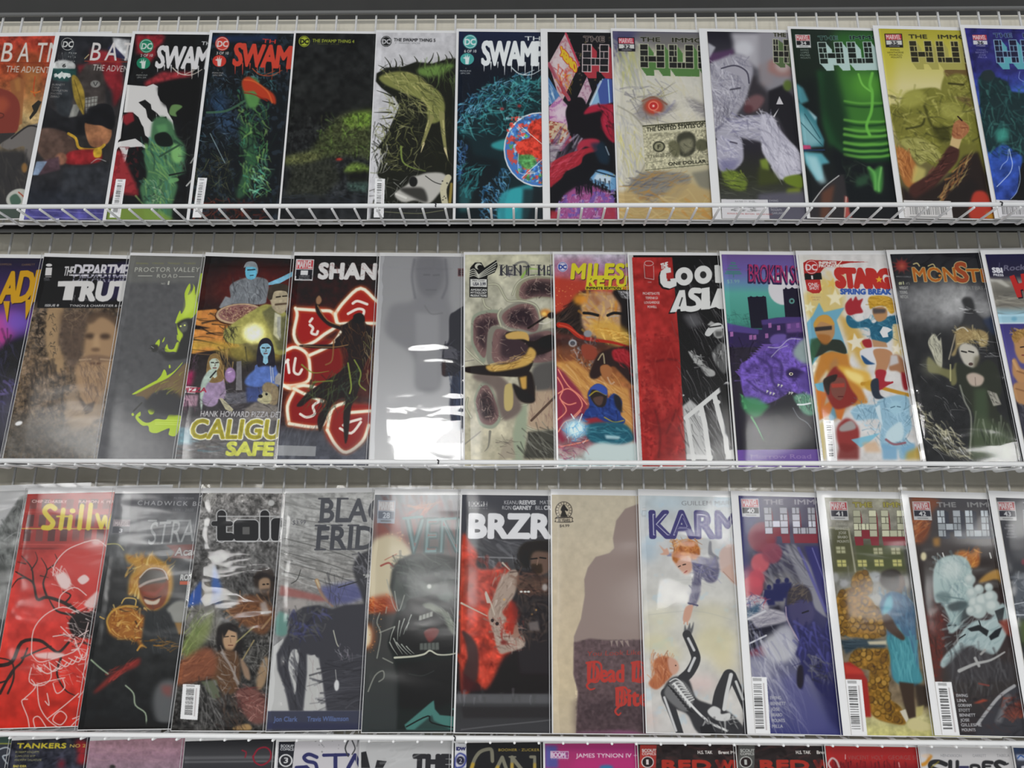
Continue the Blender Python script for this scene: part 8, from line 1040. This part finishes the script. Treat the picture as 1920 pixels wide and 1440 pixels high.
# ------------------------------------------------------------------ comics
BW, SHINGLE, TILT, DLT = 0.171, math.radians(1.9), (1.0, 1.0, 3.6, 3.6), (0.0345, 0.0345, 0.0215, 0.0215)
KROW = (0.62, 0.65, 0.74, 0.64); HAZE = (0.006, 0.012, 0.014, 0.012)
NB = [0]
def build_comic(t, tl, bl, inset, art, label, wr=(0.3, 0.06, 1.0), cw=0.168, flap=0.0):
    NB[0] += 1; sd = NB[0]
    o = tier_o(t)
    a = LEAN + math.radians(TILT[t]); DL = DLT[t]; up0 = np.array([0, math.sin(a), math.cos(a)]); dn = np.array([0, -math.cos(a), math.sin(a)])
    base = o + E_D*DL + E_U*0.0020
    n0 = dn                                              # plane through the left edges
    A = hit(bl[0], bl[1], base, n0); A = base + E_X*(A[0]-base[0])          # bottom-left corner stands on the ledge
    B = hit(tl[0], tl[1], base, n0)
    h = np.linalg.norm(B-A); up = (B-A)/h
    ex = np.cross(up, n0); ex /= np.linalg.norm(ex)
    ex = ex*math.cos(SHINGLE) - n0*math.sin(SHINGLE); nn = np.cross(ex, up); ex = np.cross(up, nn)
    if nn[1] > 0: nn = -nn
    drop = -(ex @ E_U)*BW
    if drop > 0: A = A + up*drop; h -= drop             # leaning to the right: it stands on the other corner
    Mx = Matrix.Identity(4)
    for i in range(3): Mx[i][0], Mx[i][1], Mx[i][2], Mx[i][3] = ex[i], up[i], nn[i], A[i]
    rt = empty('comic_book', label, 'comic', 'comics on the %s wire rack' % ('top', 'second', 'third', 'lowest')[t])
    rt.matrix_world = Mx
    w = BW
    px = F*1.0/np.linalg.norm(A-CAM)                     # photo pixels per metre, about
    il = max(inset[0]/px, 0.0008); it = inset[1]/px
    link('backing_board', box_me('backing_board', 0, w, 0, h, 0, 0.0006), rt, M_BOARD)
    x0, x1, y0, y1 = il, il+cw, 0.001, h-it
    zb, zf = 0.0006, 0.0017
    bk = link('booklet', box_me('booklet', x0, x1, y0, y1, zb, zf-0.00005), rt, M_PAPER)
    # the printed front page
    C4 = [A + ex*x + up*y + nn*zf for x, y in ((x0, y0), (x1, y0), (x1, y1), (x0, y1))]
    q = np.array([proj(c) for c in C4]); bx0, by0 = q.min(0)-6; bx1, by1 = q.max(0)+6
    e0, e1 = np.array(proj(A)), np.array(proj(A+up*h)); pu = (e1-e0)/np.linalg.norm(e1-e0)
    art_ = Art(bx0, by0, bx1-bx0, by1-by0, pu, sd*7+1)
    art(art_)
    TW = int((x1-x0)*px*1.45); TH = int((y1-y0)*px*1.45)
    U, V = np.meshgrid((np.arange(TW)+.5)/TW, (np.arange(TH)+.5)/TH)
    P = A + (x0+U[..., None]*(x1-x0))*ex + (y0+V[..., None]*(y1-y0))*up + nn*zf
    X, Y = proj(P); X = np.clip((X-bx0)*K-.5, 0, art_.W-1.001); Y = np.clip((Y-by0)*K-.5, 0, art_.H-1.001)
    xi, yi = X.astype(int), Y.astype(int); fx, fy = (X-xi)[..., None], (Y-yi)[..., None]; I = art_.I
    T = (I[yi, xi]*(1-fx)+I[yi, xi+1]*fx)*(1-fy)+(I[yi+1, xi]*(1-fx)+I[yi+1, xi+1]*fx)*fy
    T = np.clip(T, 0, 1); lin = np.where(T <= .04045, T/12.92, ((T+.055)/1.055)**2.4)
    lin = np.clip((lin-HAZE[t])/KROW[t], 0.002, 0.88)
    T = np.where(lin <= .0031308, lin*12.92, 1.055*lin**(1/2.4)-.055)
    im = bpy.data.images.new('printed_page', TW, TH); px4 = np.ones((TH, TW, 4), np.float32); px4[..., :3] = T
    im.pixels.foreach_set(px4.ravel()); im.update(); im.pack()
    m = bpy.data.materials.new('printed_page'); m.use_nodes = True; nt = m.node_tree; b = nt.nodes['Principled BSDF']
    tn = nt.nodes.new('ShaderNodeTexImage'); tn.image = im; tn.extension = 'EXTEND'
    nt.links.new(tn.outputs[0], b.inputs['Base Color']); b.inputs['Roughness'].default_value = 0.45; b.inputs['Specular IOR Level'].default_value = 0.12
    me = bpy.data.meshes.new('front_cover'); n = 6
    vs = [(x0+(x1-x0)*i/n, y0+(y1-y0)*j/n, zf) for j in range(n+1) for i in range(n+1)]
    me.from_pydata(vs, [], [(j*(n+1)+i, j*(n+1)+i+1, (j+1)*(n+1)+i+1, (j+1)*(n+1)+i) for j in range(n) for i in range(n)])
    uv = me.uv_layers.new(name='UVMap')
    for lp in me.loops:
        v = vs[lp.vertex_index]; uv.data[lp.index].uv = ((v[0]-x0)/(x1-x0), (v[1]-y0)/(y1-y0))
    link('front_cover', me, rt, m)
    # clear sleeve: a wrinkled film over the front that folds round the edges
    amp, rough, refl = wr; r = np.random.RandomState(sd); vs = []
    gx, gy = (30, 110) if amp > 1.5 else (20, 60)
    k = [(r.uniform(-30, 30), r.uniform(60, 160), r.uniform(0, 6.3), r.uniform(.4, 1)) for _ in range(4)] + [(r.uniform(-70, 70), r.uniform(220, 420), r.uniform(0, 6.3), r.uniform(.1, .3)) for _ in range(4)]
    gt = (r.uniform(20, 40), r.uniform(15, 30), r.uniform(0, 6.3))
    X0, X1, Y0, Y1 = -0.003, w+0.003, -0.0012, h+0.004+flap
    for j in range(gy+1):
        for i in range(gx+1):
            u, v = i/gx, j/gy; x = X0+(X1-X0)*u; y = Y0+(Y1-Y0)*v
            ed = min(1, min(u, 1-u)*10)*min(1, min(v, 1-v)*10)
            wob = sum(c[3]*math.sin(c[0]*x + c[1]*(y+0.006*math.sin(40*x+c[2])) + c[2]) for c in k)
            gate = 0.25 + 0.75*max(0, math.sin(gt[0]*x + gt[1]*y + gt[2]))
            z = 0.00195*(0.35+0.65*min(1, min(u, 1-u)*14)) + ed*amp*0.00010*(wob*gate + 1.5)
            vs.append((x, y, z))
    fs = [(j*(gx+1)+i, j*(gx+1)+i+1, (j+1)*(gx+1)+i+1, (j+1)*(gx+1)+i) for j in range(gy) for i in range(gx)]
    me = bpy.data.meshes.new('clear_sleeve'); me.from_pydata(vs, [], fs); me.update()
    for p in me.polygons: p.use_smooth = True
    if t: link('sleeve_seam', tube_me('sleeve_seam', [(-0.0026, 0.0, 0.0012), (-0.0026, h*.5, 0.0012), (-0.0026, h, 0.0012)], 0.0003, 6), rt, M_SEAM)
    link('clear_sleeve', me, rt, sleeve_mat(sd, rough, 0.06*amp, refl*0.3, 34))
    return rt
for t, row in enumerate((ROW1, ROW2, ROW3, ROW4)):
    for q in row: build_comic(t, *q[0], *q[1:])
